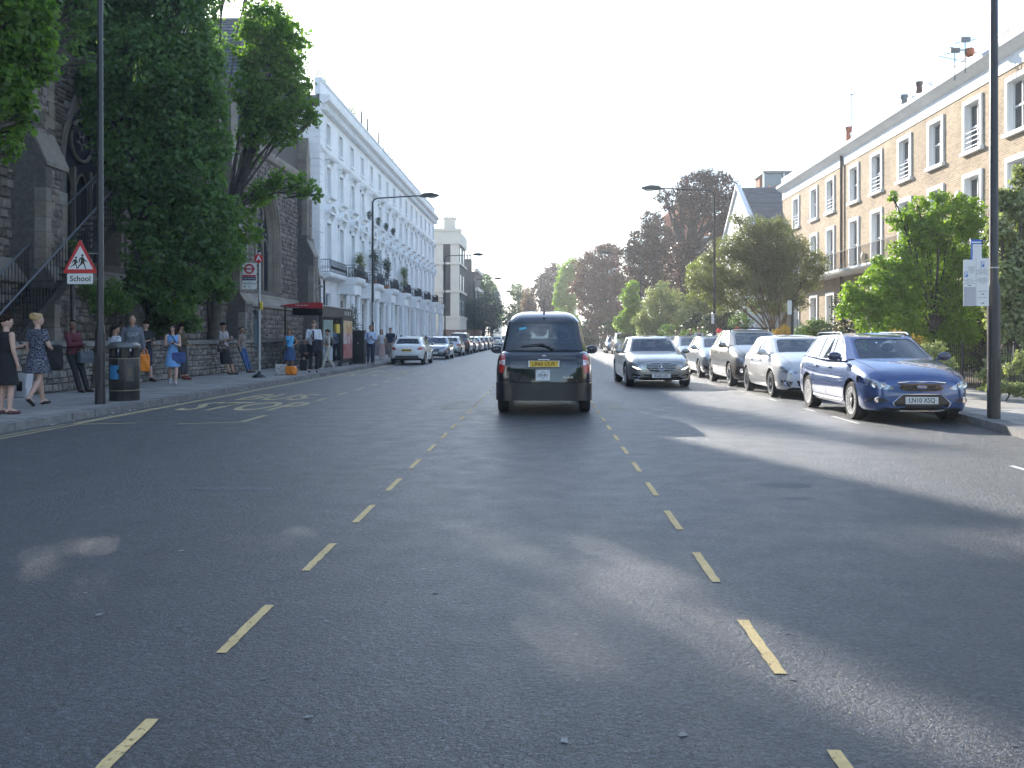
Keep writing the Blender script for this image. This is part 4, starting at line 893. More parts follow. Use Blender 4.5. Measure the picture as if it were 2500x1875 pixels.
def leaf_cloud(name, blobs, n, size, m, parent=None, core=.35, sub=11, flat=0.0, droop=.2, loc=(0, 0, 0), aspect=.72, spread=.30):
    """blobs: (x,y,z,rx,ry,rz). Leaves sit in small clumps scattered through each blob, denser near its surface"""
    B = np.array(blobs, float); w = (B[:, 3] * B[:, 4] * B[:, 5]) ** (2 / 3); w /= w.sum(); cs, rs, oc = [], [], []
    for b_, wi in zip(B, w):
        k = max(4, int(sub * (4 + 60 * wi))); d = rng.normal(size=(k, 3)); d /= np.linalg.norm(d, axis=1)[:, None]
        r_ = rng.uniform(core, 1, k) ** .6; cs.append(b_[:3] + d * r_[:, None] * b_[3:6] * .92); rs.append(np.full(k, (b_[3] * b_[4] * b_[5]) ** (1 / 3)) * spread * rng.uniform(.55, 1.25, k)); oc.append(d)
    cs, rs, oc = np.concatenate(cs), np.concatenate(rs), np.concatenate(oc); pw = rs ** 2; pw /= pw.sum(); idx = rng.choice(len(cs), n, p=pw)
    d = rng.normal(size=(n, 3)); d /= np.linalg.norm(d, axis=1)[:, None]; rad = rng.uniform(0, 1, n) ** .45
    P = cs[idx] + d * rad[:, None] * rs[idx][:, None] * np.array([1.1, 1.1, .85])
    N = d * .5 + oc[idx] * .35 + np.array([0, 0, .45]) + rng.normal(size=(n, 3)) * .6; N /= np.linalg.norm(N, axis=1)[:, None]
    T = rng.normal(size=(n, 3)) + np.array([0, 0, -droop]); T -= (T * N).sum(1)[:, None] * N; T /= np.linalg.norm(T, axis=1)[:, None]; Bn = np.cross(N, T)
    s_ = size * rng.uniform(.6, 1.25, n)[:, None]; a = aspect
    V = np.stack([P - T * s_ * .5, P + Bn * s_ * a * .5 + N * s_ * .06, P + T * s_ * .5 - N * s_ * .08, P - Bn * s_ * a * .5 + N * s_ * .06], 1).reshape(-1, 3)
    V -= np.array(loc)
    return link(name, fast_mesh(name, V, np.arange(n * 4).reshape(-1, 4), m), parent)
def PB(lst, Y, dy=1.0, ry=None):
    out = []
    for q in lst:
        u, v, r_ = q[:3]; Yq = Y + (q[3] if len(q) > 3 else 0); R_ = r_ / F * Yq; Rz = (q[4] / F * Yq if len(q) > 4 else R_)
        out.append((U(u, Yq), Yq, Zv(u, v, Yq), R_, (ry or R_) * dy, Rz))
    return out
def limb(b, pts, r0, r1, n=8, wob=.04):
    P = [Vector(p) for p in pts]; Q = []
    for i in range(len(P) - 1):
        for k in range(4):
            q = P[i].lerp(P[i + 1], k / 4)
            if i + k: q += Vector((random.uniform(-wob, wob), random.uniform(-wob, wob), 0))
            Q.append(q)
    Q.append(P[-1]); m_ = len(Q); b.tube(Q, [r0 + (r1 - r0) * i / (m_ - 1) for i in range(m_)], n)
def tree(label, base, blobs, n, size, lm, trunk=(.22, .12), top=None, bark=None, name='tree', cat='tree', group=None, branches=7, kw={}, skirt=None):
    if skirt is None: skirt = cat in ('bush', 'shrub', 'hedge') and base[2] < .5 and base[0] > 0
    x, y, z = base; t = thing(name, label, cat, base, 0, group)
    B = [(b_[0] - x, b_[1] - y, b_[2] - z, *b_[3:]) for b_ in blobs]; tot = sum(b_[3] ** 2 for b_ in B); c = [sum(b_[i] * b_[3] ** 2 for b_ in B) / tot for i in range(3)]
    fork = Vector((c[0] * .35, c[1] * .35, max(.6, min(c[2] * .55, c[2] - .2)))) if top is None else Vector((top[0] - x, top[1] - y, top[2] - z))
    m = MB(); limb(m, [(0, 0, -.2), fork * .5 + Vector((random.uniform(-.08, .08), 0, 0)), fork], trunk[0], trunk[1], 10); m.build('trunk', bark or M_bark, t, smooth=70)
    m = MB()
    for b_ in B:
        q = Vector(b_[:3]); limb(m, [fork * .97, fork.lerp(q, .55) + Vector((random.uniform(-.1, .1), random.uniform(-.1, .1), .08 * (q - fork).length)), q], trunk[1] * .6, .02, 6, .05)
        for k in range(branches):
            d = Vector(rng.normal(size=3)).normalized(); e = q + Vector((d.x * b_[3], d.y * b_[4], abs(d.z) * b_[5] * (1 if k % 3 else -.5))) * .8
            limb(m, [q.lerp(fork, random.uniform(0, .5)), q.lerp(e, .5), e], trunk[1] * .22, .008, 5, .04)
    tag(m.build('branches', bark or M_bark, t, smooth=70), kind='stuff')
    if skirt:
        lo = min(b_[2] - b_[5] for b_ in B); w_ = max(abs(b_[0]) + b_[3] for b_ in B) * .75
        if lo > .25: B = B + [(random.uniform(-.3, .3) * w_ * .5, 0, lo * k_, w_ * .62, w_ * .45, lo * .55 + .1) for k_ in (.85, .35)]
    leaf_cloud('crown', B, n, size, lm, t, **kw); return t

# left side: limes standing in the churchyard
TG = 'lime trees between the low wall and the church'
Y = 15.5
tree('bright lime tree overhanging the picture at its left edge', (-12.9, 13.2, .2), PB([(10,60,90,0,120),(70,40,80,.4,90),(90,140,60,.3,80),(20,220,70,0,90),(55,290,40,.2,50),(0,330,60,.3,60),(25,370,28,.1,32),(-60,120,110,.2,160)], Y, .8), 11000, .14, LF['limeb'], (.24, .15), group=TG, kw=dict(spread=.30))
Y = 26.5
bl_ = PB([(250,60,85),(330,60,110,.5),(430,70,95,.2),(350,170,120,-.3),(450,190,105,.6),(250,180,70,.4),(300,290,105,0),(420,310,125,.5),(500,260,70,.8),(500,150,60,1.0),(330,400,95,-.3),(450,430,115,.3),(530,360,50,.8),(360,510,95,.1),(470,540,105,.5),(550,520,50,.9),(380,620,80,.2),(480,650,85,.4),(560,620,50,.6),(350,700,45,0),(430,730,60,.2),(300,-60,160,0,90),(440,-50,110,.3,90)], Y, .88)
tree('tall dark lime tree filling the space in front of the church', (U(325, 26.7), 26.7, .2), bl_ + PB([(205,40,60,.2),(190,130,48,.3),(215,215,40,.2),(240,-40,80,.2)], 26.5, .7), 54000, .17, LF['lime'], (.26, .10), (U(335, 26.7), 26.7, 4.8), group=TG, kw=dict(core=.45, spread=.20, sub=34))
Y = 33.0
t3 = tree('leaning lime tree with a clear upper stem rising beside the white terrace', (U(512, 33), 33, .2), PB([(650,60,75,0,70),(700,110,70,.3),(620,120,60,-.2),(655,180,75,.2),(610,220,55,-.4),(720,200,50,.4),(660,270,75,.1),(740,265,48,.2,40),(620,320,50,-.2),(700,310,55,.1),(765,290,25,.2),(610,390,28,.3),(690,440,42,.3,34),(735,455,38,.2,36),(770,475,24,.2),(640,470,42,.4,38),(590,500,42,.3),(560,600,52,.2),(610,570,42,.2)], Y, .75), 13500, .18, LF['limeb'], (.28, .085), (U(560, 33.2), 33.2, Zv(560, 500, 33.2)), group=TG, kw=dict(core=.35, spread=.24, sub=20))
b = MB(); limb(b, [(U(545, 33) - U(512, 33), 0, Zv(545, 560, 33) - .2), (U(590, 33) - U(512, 33), .1, Zv(590, 440, 33) - .2), (U(610, 33) - U(512, 33), .1, Zv(610, 380, 33) - .2), (U(650, 33) - U(512, 33), .2, Zv(650, 180, 33) - .2), (U(660, 33) - U(512, 33), .2, Zv(660, 60, 33) - .2)], .20, .05, 8, .05); b.build('upper_stem', M_bark2, t3, smooth=70)
b = MB(); limb(b, [(U(522, 33) - U(512, 33), 0, 1.5), (U(505, 33) - U(512, 33), .2, 3.0), (U(480, 33) - U(512, 33), .4, 5.5)], .2, .06); b.build('side_stem', M_bark, t3, smooth=70)
tree('low mass of lime suckers behind the wall between the two trunks', (U(430, 29), 29, .2), PB([(400,720,60),(450,700,60,.3),(430,770,50,-.3),(380,790,30,-.6),(470,790,28,-.4),(330,690,40,-.5),(540,700,40,1)], 29, .8), 8000, .15, LF['lime'], (.08, .05), name='shrub', cat='shrub')
tree('bright green bush leaning over the wall beside the olive coat', (U(440, 27.8), 27.8, .2), PB([(430,730,28),(440,765,24,.2),(425,795,18,.2),(415,700,26,.2)], 28.2, .7), 3400, .10, LF['bright'], (.05, .03), name='bush', cat='bush')
tree('small ferny shrub beneath the school sign', (U(225, 22.5), 22.5, .2), PB([(215,710,28),(250,740,34),(180,600,16),(275,700,26),(300,740,30,.4)], 22.6, .8), 3200, .07, LF['mid'], (.05, .03), name='shrub', cat='shrub')
tree('lime tree behind the tall dark one, its top above the picture', (-13.6, 36.5, .2), PB([(490,40,58),(515,110,50,.2),(470,-60,100),(545,-95,78,.4),(620,-125,88,.6),(505,200,48),(380,-100,120)], 36.5, .9), 17000, .19, LF['lime'], (.26, .10), (-13.5, 36.5, 8), group=TG, branches=4)  # added crown, mostly above the frame, blocks sun patches on the left road
# another lime further back along the wall, behind the tall tree, and one behind the left edge
tree('lime tree seen through gaps behind the iron staircase', (-13.1, 20.6, .2), PB([(120,-60,120,0,80),(200,10,60,.2),(170,90,45,.3),(215,150,35,.2)], 20.8, .8), 5000, .14, LF['lime'], (.16, .12), (-12.9, 20.6, 7.5), group=TG)

# potted plants and bushes along the white terrace
for u, v, r_, Y_, lb, m_ in ((878, 630, 16, 0, 'pale olive shrub in a pot on the first balcony', 'olive'), (914, 622, 22, 0, 'largest olive shrub on the balcony just right of the lamp post', 'blue'), (944, 642, 14, 0, 'dark green shrub on the balcony right of the largest one', 'blue'), (987, 662, 9, 0, 'thin silvery plant on the balcony farther along the terrace', 'olive')):
    X = -13.9; Y_ = X / ((((u - 1250) / F) * CA - SA) / (CA + SA * (u - 1250) / F)); z = Zv(u, v, Y_); R_ = r_ / F * Y_
    t = thing('potted_shrub', lb, 'shrub', (X, Y_, 5.54)); b = MB(); b.lathe([(.16, 0), (.22, .4), (.2, .4), (.18, .36)], (0, 0, 0), 'z', 10); b.build('pot', M_pot, t)
    b = MB(); limb(b, [(0, 0, .3), (.05, 0, z - 5.9)], .03, .02, 5); b.build('stem', M_bark, t); zz = max(z - 5.54, .9)
    leaf_cloud('foliage', [(0, 0, zz, .4, R_ * .7, .55), (0, .5, zz - .5, .4, R_ * .6, .5), (0, -.6, zz - .2, .35, R_ * .5, .5), (0, .1, max(zz - 1.1, .6), .4, R_ * .6, .5)], 1500, .10, LF[m_], t, core=.0, spread=.5)
for k, (u, v) in enumerate(((903, 530), (925, 545), (944, 558), (961, 571))):
    p = (u - 1250) / F; Y_ = -14.1 / ((p * CA - SA) / (CA + SA * p)); z = Zv(u, v, Y_)
    t = thing('window_plant', ['round dark plant on the ledge just left of the lamp post', 'round clipped plant on the ledge just right of the lamp post', 'clipped plant on the ledge in the middle of the three', 'clipped plant on the ledge, farthest of the three'][k], 'plant', (-14.15, Y_, 10.74))
    b = MB(); b.lathe([(.12, 0), (.17, .28), (.14, .28)], (0, 0, 0), 'z', 8); b.build('pot', M_lead, t); leaf_cloud('foliage', [(0, 0, .50, .24, .28, .30)], 350, .08, LF['dark'], t)
for u, Y_, z, lb in ((855, 59.5, 18.6, 'wispy plant growing on the parapet corner'), (905, 69.0, 18.7, 'bushy plant on the roof edge of the white terrace')):
    tree(lb, (-15.0, Y_, 17.9), [(-15.0, Y_, z, .5, .8, .6)], 700, .09, LF['mid'], (.02, .015), name='roof_plant', cat='plant', branches=3)
tree('dark climbing shrub at the foot of the first porch', (-13.2, 61.2, .1), [(-13.3, 61.5, 1.6, .6, .8, 1.3), (-13.3, 61.6, 2.9, .45, .6, .8)], 2600, .09, LF['dark'], (.06, .04), name='climbing_shrub', cat='shrub')
# far left trees
tree('dark rounded evergreen tree beyond the corner building', (U(1180, 152), 152, 0), PB([(1160,755,36),(1195,745,40,2),(1210,775,34,1),(1160,790,32),(1185,795,36,-1),(1145,760,20)], 152, .8), 9000, .32, LF['blue'], (.4, .25), name='tree')
tree('tall green tree rising behind the dark brick building', (U(1180, 185), 185, 0), PB([(1180,690,28),(1172,720,30),(1195,710,24,2),(1165,675,16)], 185, .8), 6000, .36, LF['mid'], (.4, .25), name='tree')
tree('yellow green sunlit tree in the gap below the steeple', (U(1200, 215), 215, 0), PB([(1198,745,18),(1192,765,18),(1215,770,20)], 215, .8), 2500, .4, LF['bright'], (.3, .2), name='tree')
# ---- right side
tree('bluish dark copper beech overhanging the far pavement', (U(1345, 140), 140, 0), PB([(1330,690,30),(1350,670,30,2),(1375,690,30,3),(1340,730,34),(1370,740,30,2),(1310,710,18),(1390,720,26,4),(1340,770,32),(1370,780,28),(1320,795,26)], 140, .8), 15000, .34, LF['copper'], (.5, .3), name='copper_beech', bark=M_bark2)
tree('soft green tree left of the far copper beeches', (U(1268, 175), 175, 0), PB([(1262,710,22),(1280,730,26),(1255,760,22),(1290,760,26,-3),(1240,780,16),(1260,795,22)], 175, .8), 7000, .36, LF['mid'], (.4, .25), name='tree')
tree('pinkish brown copper beech just above the cab roof', (U(1292, 160), 160, 0), PB([(1290,715,16),(1292,745,24),(1300,775,22),(1285,795,22)], 160, .8), 4200, .34, leafmat('pinkish beech leaves', (.16, .10, .09), (.26, .18, .15), .35), (.3, .2), name='copper_beech')
tree('bright green tree squeezed between two copper beeches', (U(1385, 122), 122, 0), PB([(1395,665,34),(1380,700,30,-1),(1370,735,26,-2),(1400,735,26),(1410,690,26,1),(1380,765,26),(1400,790,26)], 122, .8), 10000, .32, LF['bright'], (.3, .2), name='tree')
tree('broad reddish copper beech right of the bright green tree', (U(1475, 104), 104, 0), PB([(1440,650,38),(1480,630,42,1),(1430,700,40),(1480,700,48,1),(1530,680,38,2),(1440,750,34,-1),(1490,760,36),(1525,745,28,2),(1470,610,14),(1488,600,9),(1460,790,34,-1),(1500,790,30)], 104, .8), 26000, .27, leafmat('reddish beech leaves', (.06, .022, .026), (.17, .075, .065), .32), (.5, .3), name='copper_beech', bark=M_bark2)
tree('dark drooping copper beech left of the tallest dark red tree', (U(1590, 84), 84, 0), PB([(1590,540,36,0,30),(1570,590,45),(1610,580,45,1),(1560,640,45),(1610,640,50,1),(1590,700,45),(1560,700,30,-1),(1620,700,36),(1530,620,24),(1640,610,30),(1590,740,24,0,22)], 84, .7), 22000, .21, LF['copper'], (.35, .2), (U(1600, 84), 84, 7), name='copper_beech', bark=M_bark2)
tb = tree('tallest dark red copper beech with a bare forked trunk', (U(1668, 76), 76, 0), PB([(1740,435,45,0,24),(1700,460,50),(1770,460,36,1),(1660,470,30,0,24),(1700,510,45),(1755,510,46,1),(1620,480,26,0,18),(1640,500,32,0,18),(1780,500,30,1),(1660,540,26),(1760,560,40,1),(1790,540,20),(1740,610,34,1,26),(1700,580,20),(1670,620,40,-1),(1665,660,44,-1),(1710,640,30,-.5,22),(1720,700,24,-.5,20)], 76, .7), 24000, .19, LF['copper'], (.52, .34), (U(1672, 76), 76, Zv(1672, 640, 76)), name='copper_beech', bark=M_bark2, kw=dict(spread=.33), branches=5)
X0 = U(1668, 76)
def q76(u, v): return (U(u, 76) - X0, 0, Zv(u, v, 76))
b = MB(); limb(b, [q76(1674, 650), q76(1690, 580), q76(1700, 530), q76(1712, 500), q76(1740, 450)], .34, .08, 8, .05); limb(b, [q76(1693, 570), q76(1665, 530), q76(1650, 500)], .14, .04, 6); limb(b, [q76(1700, 540), q76(1735, 500), q76(1765, 470)], .14, .04, 6); limb(b, [q76(1676, 730), q76(1700, 690), q76(1712, 680)], .14, .05, 6); limb(b, [q76(1684, 600), q76(1730, 585), q76(1750, 570)], .1, .03, 6); b.build('forked_limbs', M_bark2, tb, smooth=70)
tree('bright green young tree at the end of the garden walls', (U(1545, 78), 78, 0), PB([(1545,700,20,0,18),(1535,725,24),(1550,750,30),(1535,780,28),(1570,790,24),(1515,790,20),(1545,800,30)], 73, .8), 10000, .18, LF['bright'], (.12, .08), name='young_tree')
tree('pale leafy birch like tree behind the low white garden walls', (U(1610, 66), 66, 0), PB([(1600,730,34),(1640,740,36),(1590,775,36),(1640,780,40),(1615,705,22),(1570,800,24),(1610,805,40),(1660,800,30),(1560,780,20)], 66, .8), 18000, .13, LF['varieg'], (.14, .08), name='garden_tree')
tree('yellow green garden tree right of the copper beech trunk', (U(1725, 64), 64, 0), PB([(1710,660,34),(1740,690,36),(1720,730,36),(1700,700,24),(1750,740,28),(1715,770,30),(1755,665,24),(1730,800,34),(1690,740,26),(1760,780,26)], 64, .8), 15000, .14, leafmat('yellow green leaves', (.12, .17, .02), (.25, .28, .05), .42), (.14, .08), name='garden_tree')
tree('dense dark clipped evergreen beside the second right lamp post', (U(1765, 56), 56, 0), PB([(1765,775,28,0,24),(1790,780,22),(1740,790,26),(1775,800,28)], 56, .8), 7000, .12, LF['dark'], (.1, .06), name='evergreen_bush', cat='bush')
tree('dark round bush beside three people on the far pavement', (U(1690, 60), 60, 0), PB([(1690,795,22),(1700,775,18),(1675,800,16)], 60, .8), 3000, .13, LF['dark'], (.06, .04), name='evergreen_bush', cat='bush')
tree('silvery feathery shrub above the three people', (U(1675, 62), 62, 0), PB([(1670,775,24),(1690,760,18)], 62.5, .8), 2200, .14, LF['varieg'], (.1, .06), name='shrub', cat='shrub')
# broad olive tree
to = tree('broad olive green tree with many bare stems in front of the brick terrace end', (U(1905, 44), 44, 0), PB([(1840,560,52,0,34),(1900,560,46,.4,30),(1780,610,50,0,40),(1850,620,62,.6),(1930,620,56,.4,48),(1990,640,36,.5,30),(1760,680,54,0,44),(1830,690,60,.5,50),(1900,690,58,.5,50),(1970,680,44,.3,36),(2010,660,18,.2,14),(1800,535,22,0,16),(1870,745,50,.5,26),(1780,740,46,.2,28),(1940,735,38,.3,26),(1730,640,28,0,26),(1700,690,30,0,30),(1820,610,50,.5,36),(1740,720,34,0,34),(1880,650,60,.6,40)], 44, .8), 52000, .125, LF['olive'], (.08, .05), (U(1890, 44), 44, 1.4), name='olive_tree', bark=M_bark3, branches=4, kw=dict(core=.2, spread=.38, sub=11, aspect=.5))
X0 = U(1905, 44); b = MB()
for uu, vv in ((1800, 720), (1845, 690), (1900, 680), (1950, 700)):
    limb(b, [(0, 0, 0), (U(1905 + (uu - 1905) * .45, 44) - X0, random.uniform(-.3, .3), Zv(1900, 770, 44)), (U(uu, 44) - X0, random.uniform(-.6, .6), Zv(uu, vv, 44))], .085, .02, 6, .05)
b.build('bare_stems', M_bark3, to, smooth=70)
# near right garden
tree('bright green feathery tree in front of the brick houses, left of the lamp post', (U(2290, 26), 26, 0), PB([(2150,700,60,0,40),(2110,740,50,0,34),(2230,650,60,.4,42),(2190,760,66,0,50),(2290,720,74,.5,60),(2270,580,60,.3,50),(2320,620,56,.5,50),(2210,600,40,.3,30),(2350,540,50,.6,44),(2240,500,30,.2,24),(2290,480,26,.3,20),(2380,640,60,.8,56),(2330,800,70,.6,56),(2240,820,60,.3,44),(2060,760,26,0,20),(2340,490,30,.4,20),(2180,480,14,.2,16),(2380,500,26,.5,22),(2160,830,60,.2,40),(2300,860,70,.4,50),(2120,780,40,0,40),(2080,720,36,.2,30),(2150,650,34,.4,30),(2400,720,50,.7,70),(2200,700,60,.2,50),(2340,700,60,.4,60)], 26, .8) + PB([(2200,535,40,.2,32),(2300,530,50,.4,44),(2250,560,46,.3,44),(2370,560,40,.5,40),(2420,560,30,.4,40)], 26, .8), 44000, .125, LF['bright'], (.09, .05), name='garden_tree', bark=M_bark2, branches=3, kw=dict(core=.25, spread=.36, aspect=.5))
tree('dark green foliage deep behind the bright tree', (U(2340, 27.5), 28, 0), PB([(2300,830,80,0,60),(2380,780,80,.5,80),(2220,840,60,.3,50),(2400,880,60,0,40),(2300,740,60,.6,60)], 28, .7), 14000, .13, LF['dark'], (.1, .07), name='evergreen_shrub', cat='shrub')
tree('glossy green climber with drooping sprays at the right edge', (U(2460, 22), 22, 0), PB([(2470,500,40,.2,50),(2500,430,30,.2,36),(2440,560,36,.1,40),(2480,620,50,.3,60),(2500,720,60,.3,70),(2450,690,40,0,50),(2480,800,50,.2,50),(2440,800,30,0,40),(2520,600,40,.4,90),(2440,480,20,.1,24),(2490,850,40,.3,50),(2430,740,36,.1,50),(2500,520,30,.3,40)], 22, .8), 24000, .12, LF['varieg'], (.07, .05), name='climbing_shrub', cat='shrub', kw=dict(core=.2, spread=.4, droop=1.6))
tree('rusty orange leaved shrub behind the blue estate car', (U(2190, 22.5), 22.5, 0), PB([(2190,830,34,0,28),(2230,840,30,.2,26),(2160,860,30,0,24)], 22.5, .8), 4200, .06, LF['rust'], (.04, .03), name='shrub', cat='shrub')
tree('grey green shrub beside the railings behind the blue car bonnet', (U(2270, 20.5), 20.5, 0), PB([(2260,870,34,0,34),(2300,890,34,.1,32),(2290,850,24,.1,20),(2320,920,20,0,24)], 20.5, .8), 6000, .05, LF['varieg'], (.04, .03), name='shrub', cat='shrub')
tree('dark rose shrub with pale blooms above the blue car roof', (U(2080, 29), 29, 0), PB([(2060,790,36,0,34),(2110,800,36,.2,34),(2050,740,28,.1,28),(2110,750,24,.2,30),(2150,810,30,.2,26)], 29, .8), 11000, .07, LF['dark'], (.05, .04), name='rose_shrub', cat='shrub')
leafr = leafmat('pale rose blooms', (.5, .38, .33), (.6, .5, .45), .2)
o = tree('sprinkling of pale rose blooms in the dark shrub', (U(2070, 28.8), 28.8, 0), PB([(2060,790,38,0,30),(2110,800,36,.1,30)], 28.6, .8), 260, .07, leafr, (.02, .01), name='rose_blooms', cat='flowers', branches=2)
tree('loose green hedge between the yellow bush and the blue car', (U(2000, 34), 34, 0), PB([(1960,815,26,0,24),(2000,805,34,0,30),(2040,815,28,0,24),(1980,790,18,0,14)], 34, .8), 9000, .07, LF['mid'], (.04, .03), name='hedge', cat='hedge')
tree('golden yellow flowering bush beside the low white parking sign', (U(1905, 38), 38, 0), PB([(1890,820,20,0,20),(1915,812,22,0,20),(1935,825,18,0,16)], 38, .8), 4000, .06, LF['yellow'], (.04, .03), name='flowering_bush', cat='bush')
tree('dusty grey hedge behind the crossover roof bars', (U(1850, 46), 46, 0), PB([(1800,825,26,0,18),(1860,822,30,0,20),(1760,828,26,0,16)], 46, .8), 5000, .08, LF['olive'], (.04, .03), name='hedge', cat='hedge')
tree('tangle of grey green ground plants at the railing foot on the right edge', (U(2460, 18.6), 18.6, .05), PB([(2440,945,34,0,16),(2490,950,34,0,18),(2470,900,22,0,18),(2495,880,20,0,30)], 18.6, .8), 3600, .05, LF['varieg'], (.02, .01), name='ground_plant', cat='plant')
for u, v, lb in ((1755, 807, 'pink hanging basket left of the pair'), (1800, 805, 'pink flowering basket beside the hedge')):
    tree(lb, (U(u, 50), 50, 1.0), PB([(u, v, 7)], 50, .8), 260, .07, LF['pink'], (.01, .01), name='flower_basket', cat='flowers', branches=1)
# low white garden walls with piers along the far right pavement
for k, (y0, y1) in enumerate(((47, 52.5), (54, 59), (60.5, 65.5), (67, 72))):
    t = thing('garden_wall', ['low white garden wall with capped piers, nearest of the four', 'second low white garden wall along the far right pavement', 'third low white garden wall along the far right pavement', 'farthest low white garden wall before the brick piers'][k], 'wall', (11.0, y0, .1))
    b = MB(); b.box(0, .25, .3, y1 - y0 - .3, 0, 1.0); b.box(-.05, .3, .3, y1 - y0 - .3, 1.0, 1.1); b.build('wall', M_stucco, t)
    for yy in (0, y1 - y0): b = MB(); b.box(-.1, .36, yy - .29, yy + .29, 0, 1.35); b.prism([(-.17, 1.35), (.43, 1.35), (.43, 1.45), (.13, 1.6), (-.17, 1.45)], 'y', yy - .34, yy + .34); b.build('pier', M_stucco, t)
t = thing('garden_wall', 'long sunlit brown brick garden wall in the far distance right of the cab', 'wall', (9.6, 86, .1)); b = MB(); b.box(0, .3, 0, 50, 0, 1.6); b.build('wall', M_brickred, t)
for k in range(8): b = MB(); b.box(-.12, .4, k * 6.5 - .3, k * 6.5 + .3, 0, 2.0); b.build('pier', M_brickred, t)
# garden ground on the right
tag(MB().box(10.82, 15.0, -2, 58, -.2, .07).build('garden_ground', M_dirt), kind='structure')
# hoop topped railings on the right
t = thing('hoop_railing', 'black hoop topped iron railings along the right pavement gardens', 'railing', (10.84, 15, .09))
rb = MB(); rb.tube([(0, 0, 0), (0, 0, 1.02)], .009, 5); rb = rb.mesh('bar', M_iron)
hb = MB(); hb.tube([(0, .075 * math.cos(a), 1.02 + .10 * math.sin(a)) for a in np.linspace(-.4, math.pi + .4, 9)], .009, 5); hb = hb.mesh('hoop', M_iron)
for i in range(150):
    link('bar', rb, t, (0, i * .12, 0))
    if i % 2: link('hoop', hb, t, (0, i * .12 - .06, .02))
for z in (.12, .92): b = MB(); b.box(-.018, .018, 0, 18, z, z + .012); b.build('rail', M_iron, t)
for yy in (2.6, 5.2, 6.3, 8.9, 12, 15): b = MB(); b.box(-.025, .025, yy - .025, yy + .025, 0, 1.16); b.ball((0, yy, 1.19), .035, 8); b.build('post', M_iron, t)

tree('mixed green undergrowth behind the low white garden walls', (U(1690, 58), 58, .1), PB([(1580,812,22,8,14),(1630,806,26,3,18),(1760,800,30,0,24),(1810,790,34,-4,26),(1700,812,24,1,14)], 58, .8), 12000, .12, LF['mid'], (.06, .04), name='undergrowth', cat='shrub')
tree('dim bushes below the far copper beeches', (U(1420, 110), 110, .1), PB([(1360,805,20,8,16),(1400,805,24,0,18),(1440,800,26,-6,22),(1490,800,26,-14,22),(1320,808,16,18,14)], 110, .8), 12000, .26, LF['dark'], (.1, .06), name='undergrowth', cat='shrub')

tree('tall sunlit tree behind the church, glimpsed through the leaning lime', (U(700, 68), 68, .2), PB([(690,130,50),(700,200,56,.5),(665,250,50,-1),(715,270,40,1),(680,330,50),(650,180,36,-1),(700,80,30,0)], 68, .9), 3600, .32, LF['mid'], (.4, .25), name='tree')  # added out of sight so its shadow breaks up the sunlit wedge
# unseen street added behind the camera for the cab's paintwork to reflect
for k, (x, y, h, r_) in enumerate(((-12, -14, 9, 3.2), (-12.5, -26, 11, 3.8), (11.5, -12, 8, 3.0), (12, -24, 10, 3.6), (-12, -42, 12, 4), (12, -40, 12, 4), (-4, -75, 11, 6), (6, -80, 12, 6))):
    tree('street tree behind the viewpoint, %s' % 'first left,second left,first right,second right,third left,third right,far left,far right'.split(',')[k], (x, y, .1), [(x, y, h * .7, r_, r_, h * .35), (x + 1, y - 1, h * .55, r_ * .8, r_ * .8, h * .25)], 2200, .5, LF['lime'], (.25, .15), name='street_tree', branches=3)
for k, (x0, x1, y0, y1) in enumerate(((-24, -15, -70, -20), (15, 24, -70, -14))):
    simple_house('terrace', ['long stucco terrace behind the viewpoint on the left', 'long brick terrace behind the viewpoint on the right'][k], 'building', x0, x1, y0, y1, 13, [M_stucco, M_brick][k], [('E' if k == 0 else 'W', y0 + 4 + 5 * i, 2 + 3.8 * j, 1.3, 2.2) for i in range(9) for j in range(3)])
# ================================================================ street furniture
M_post = mat('black lamp post paint', (.022, .022, .024), .38, n=(3, .2), b=(40, .15)); M_galv = mat('grey steel post', (.36, .37, .38), .4, .5, n=(2, .1))
M_sgr = mat('sign back grey', (.16, .17, .18), .5); M_sw = mat('sign white', (.66, .67, .66), .45); M_sred = mat('sign red', (.48, .02, .025), .4); M_sblue = mat('sign blue', (.03, .13, .45), .4); M_navy = mat('sign navy', (.015, .03, .09), .4)
M_lens = mat('lamp lens', (.55, .57, .58), .2, coat=1)
def lamp_post(label, x, y, sgn, h=8.1, arm=2.5, base_h=1.36, br=.095, ur=.062, head=True, z0=.12):
    t = thing('lamp_post', label, 'lamp post', (x, y, z0), 0, 'tall black lamp posts along the road')
    b = MB(); b.lathe([(br * 1.0, 0), (br, base_h), (br * .98, base_h + .02), (ur * 1.1, base_h + .16), (ur, base_h + .2), (ur * .8, h - .5)], (0, 0, 0), 'z', 16); b.build('post', M_post, t, smooth=30)
    b = MB(); b.box(-.045, .045, -br - .004, -br + .02, .35, .95); b.build('door', M_post, t)
    b = MB(); b.tube([(0, 0, h - .5), (0, 0, h - .25), (sgn * .06, 0, h - .08), (sgn * .22, 0, h), (sgn * arm, 0, h + .12)], [ur * .8, ur * .7, .04, .036, .03], 8); b.build('arm', M_post, t, smooth=60)
    b = MB(); b.prism([(sgn * arm * .93, h + .05), (sgn * (arm + .15), h + .02), (sgn * (arm + .75), h + .08), (sgn * (arm + .78), h + .15), (sgn * (arm + .4), h + .25), (sgn * arm, h + .22)], 'y', -.13, .13); hd = b.build('lamp_head', M_post, t)
    b = MB(); b.ball((sgn * (arm + .42), 0, h + .05), (.26, .11, .07), 10); b.build('lamp_lens', M_lens, hd, smooth=60)
    return t
lamp_post('nearest lamp post on the left with a school sign and a wide base', -8.6, 17.1, 1, h=9.8)
lamp_post('left lamp post standing in front of the white terrace behind the man on his phone', -8.5, 44.0, 1)
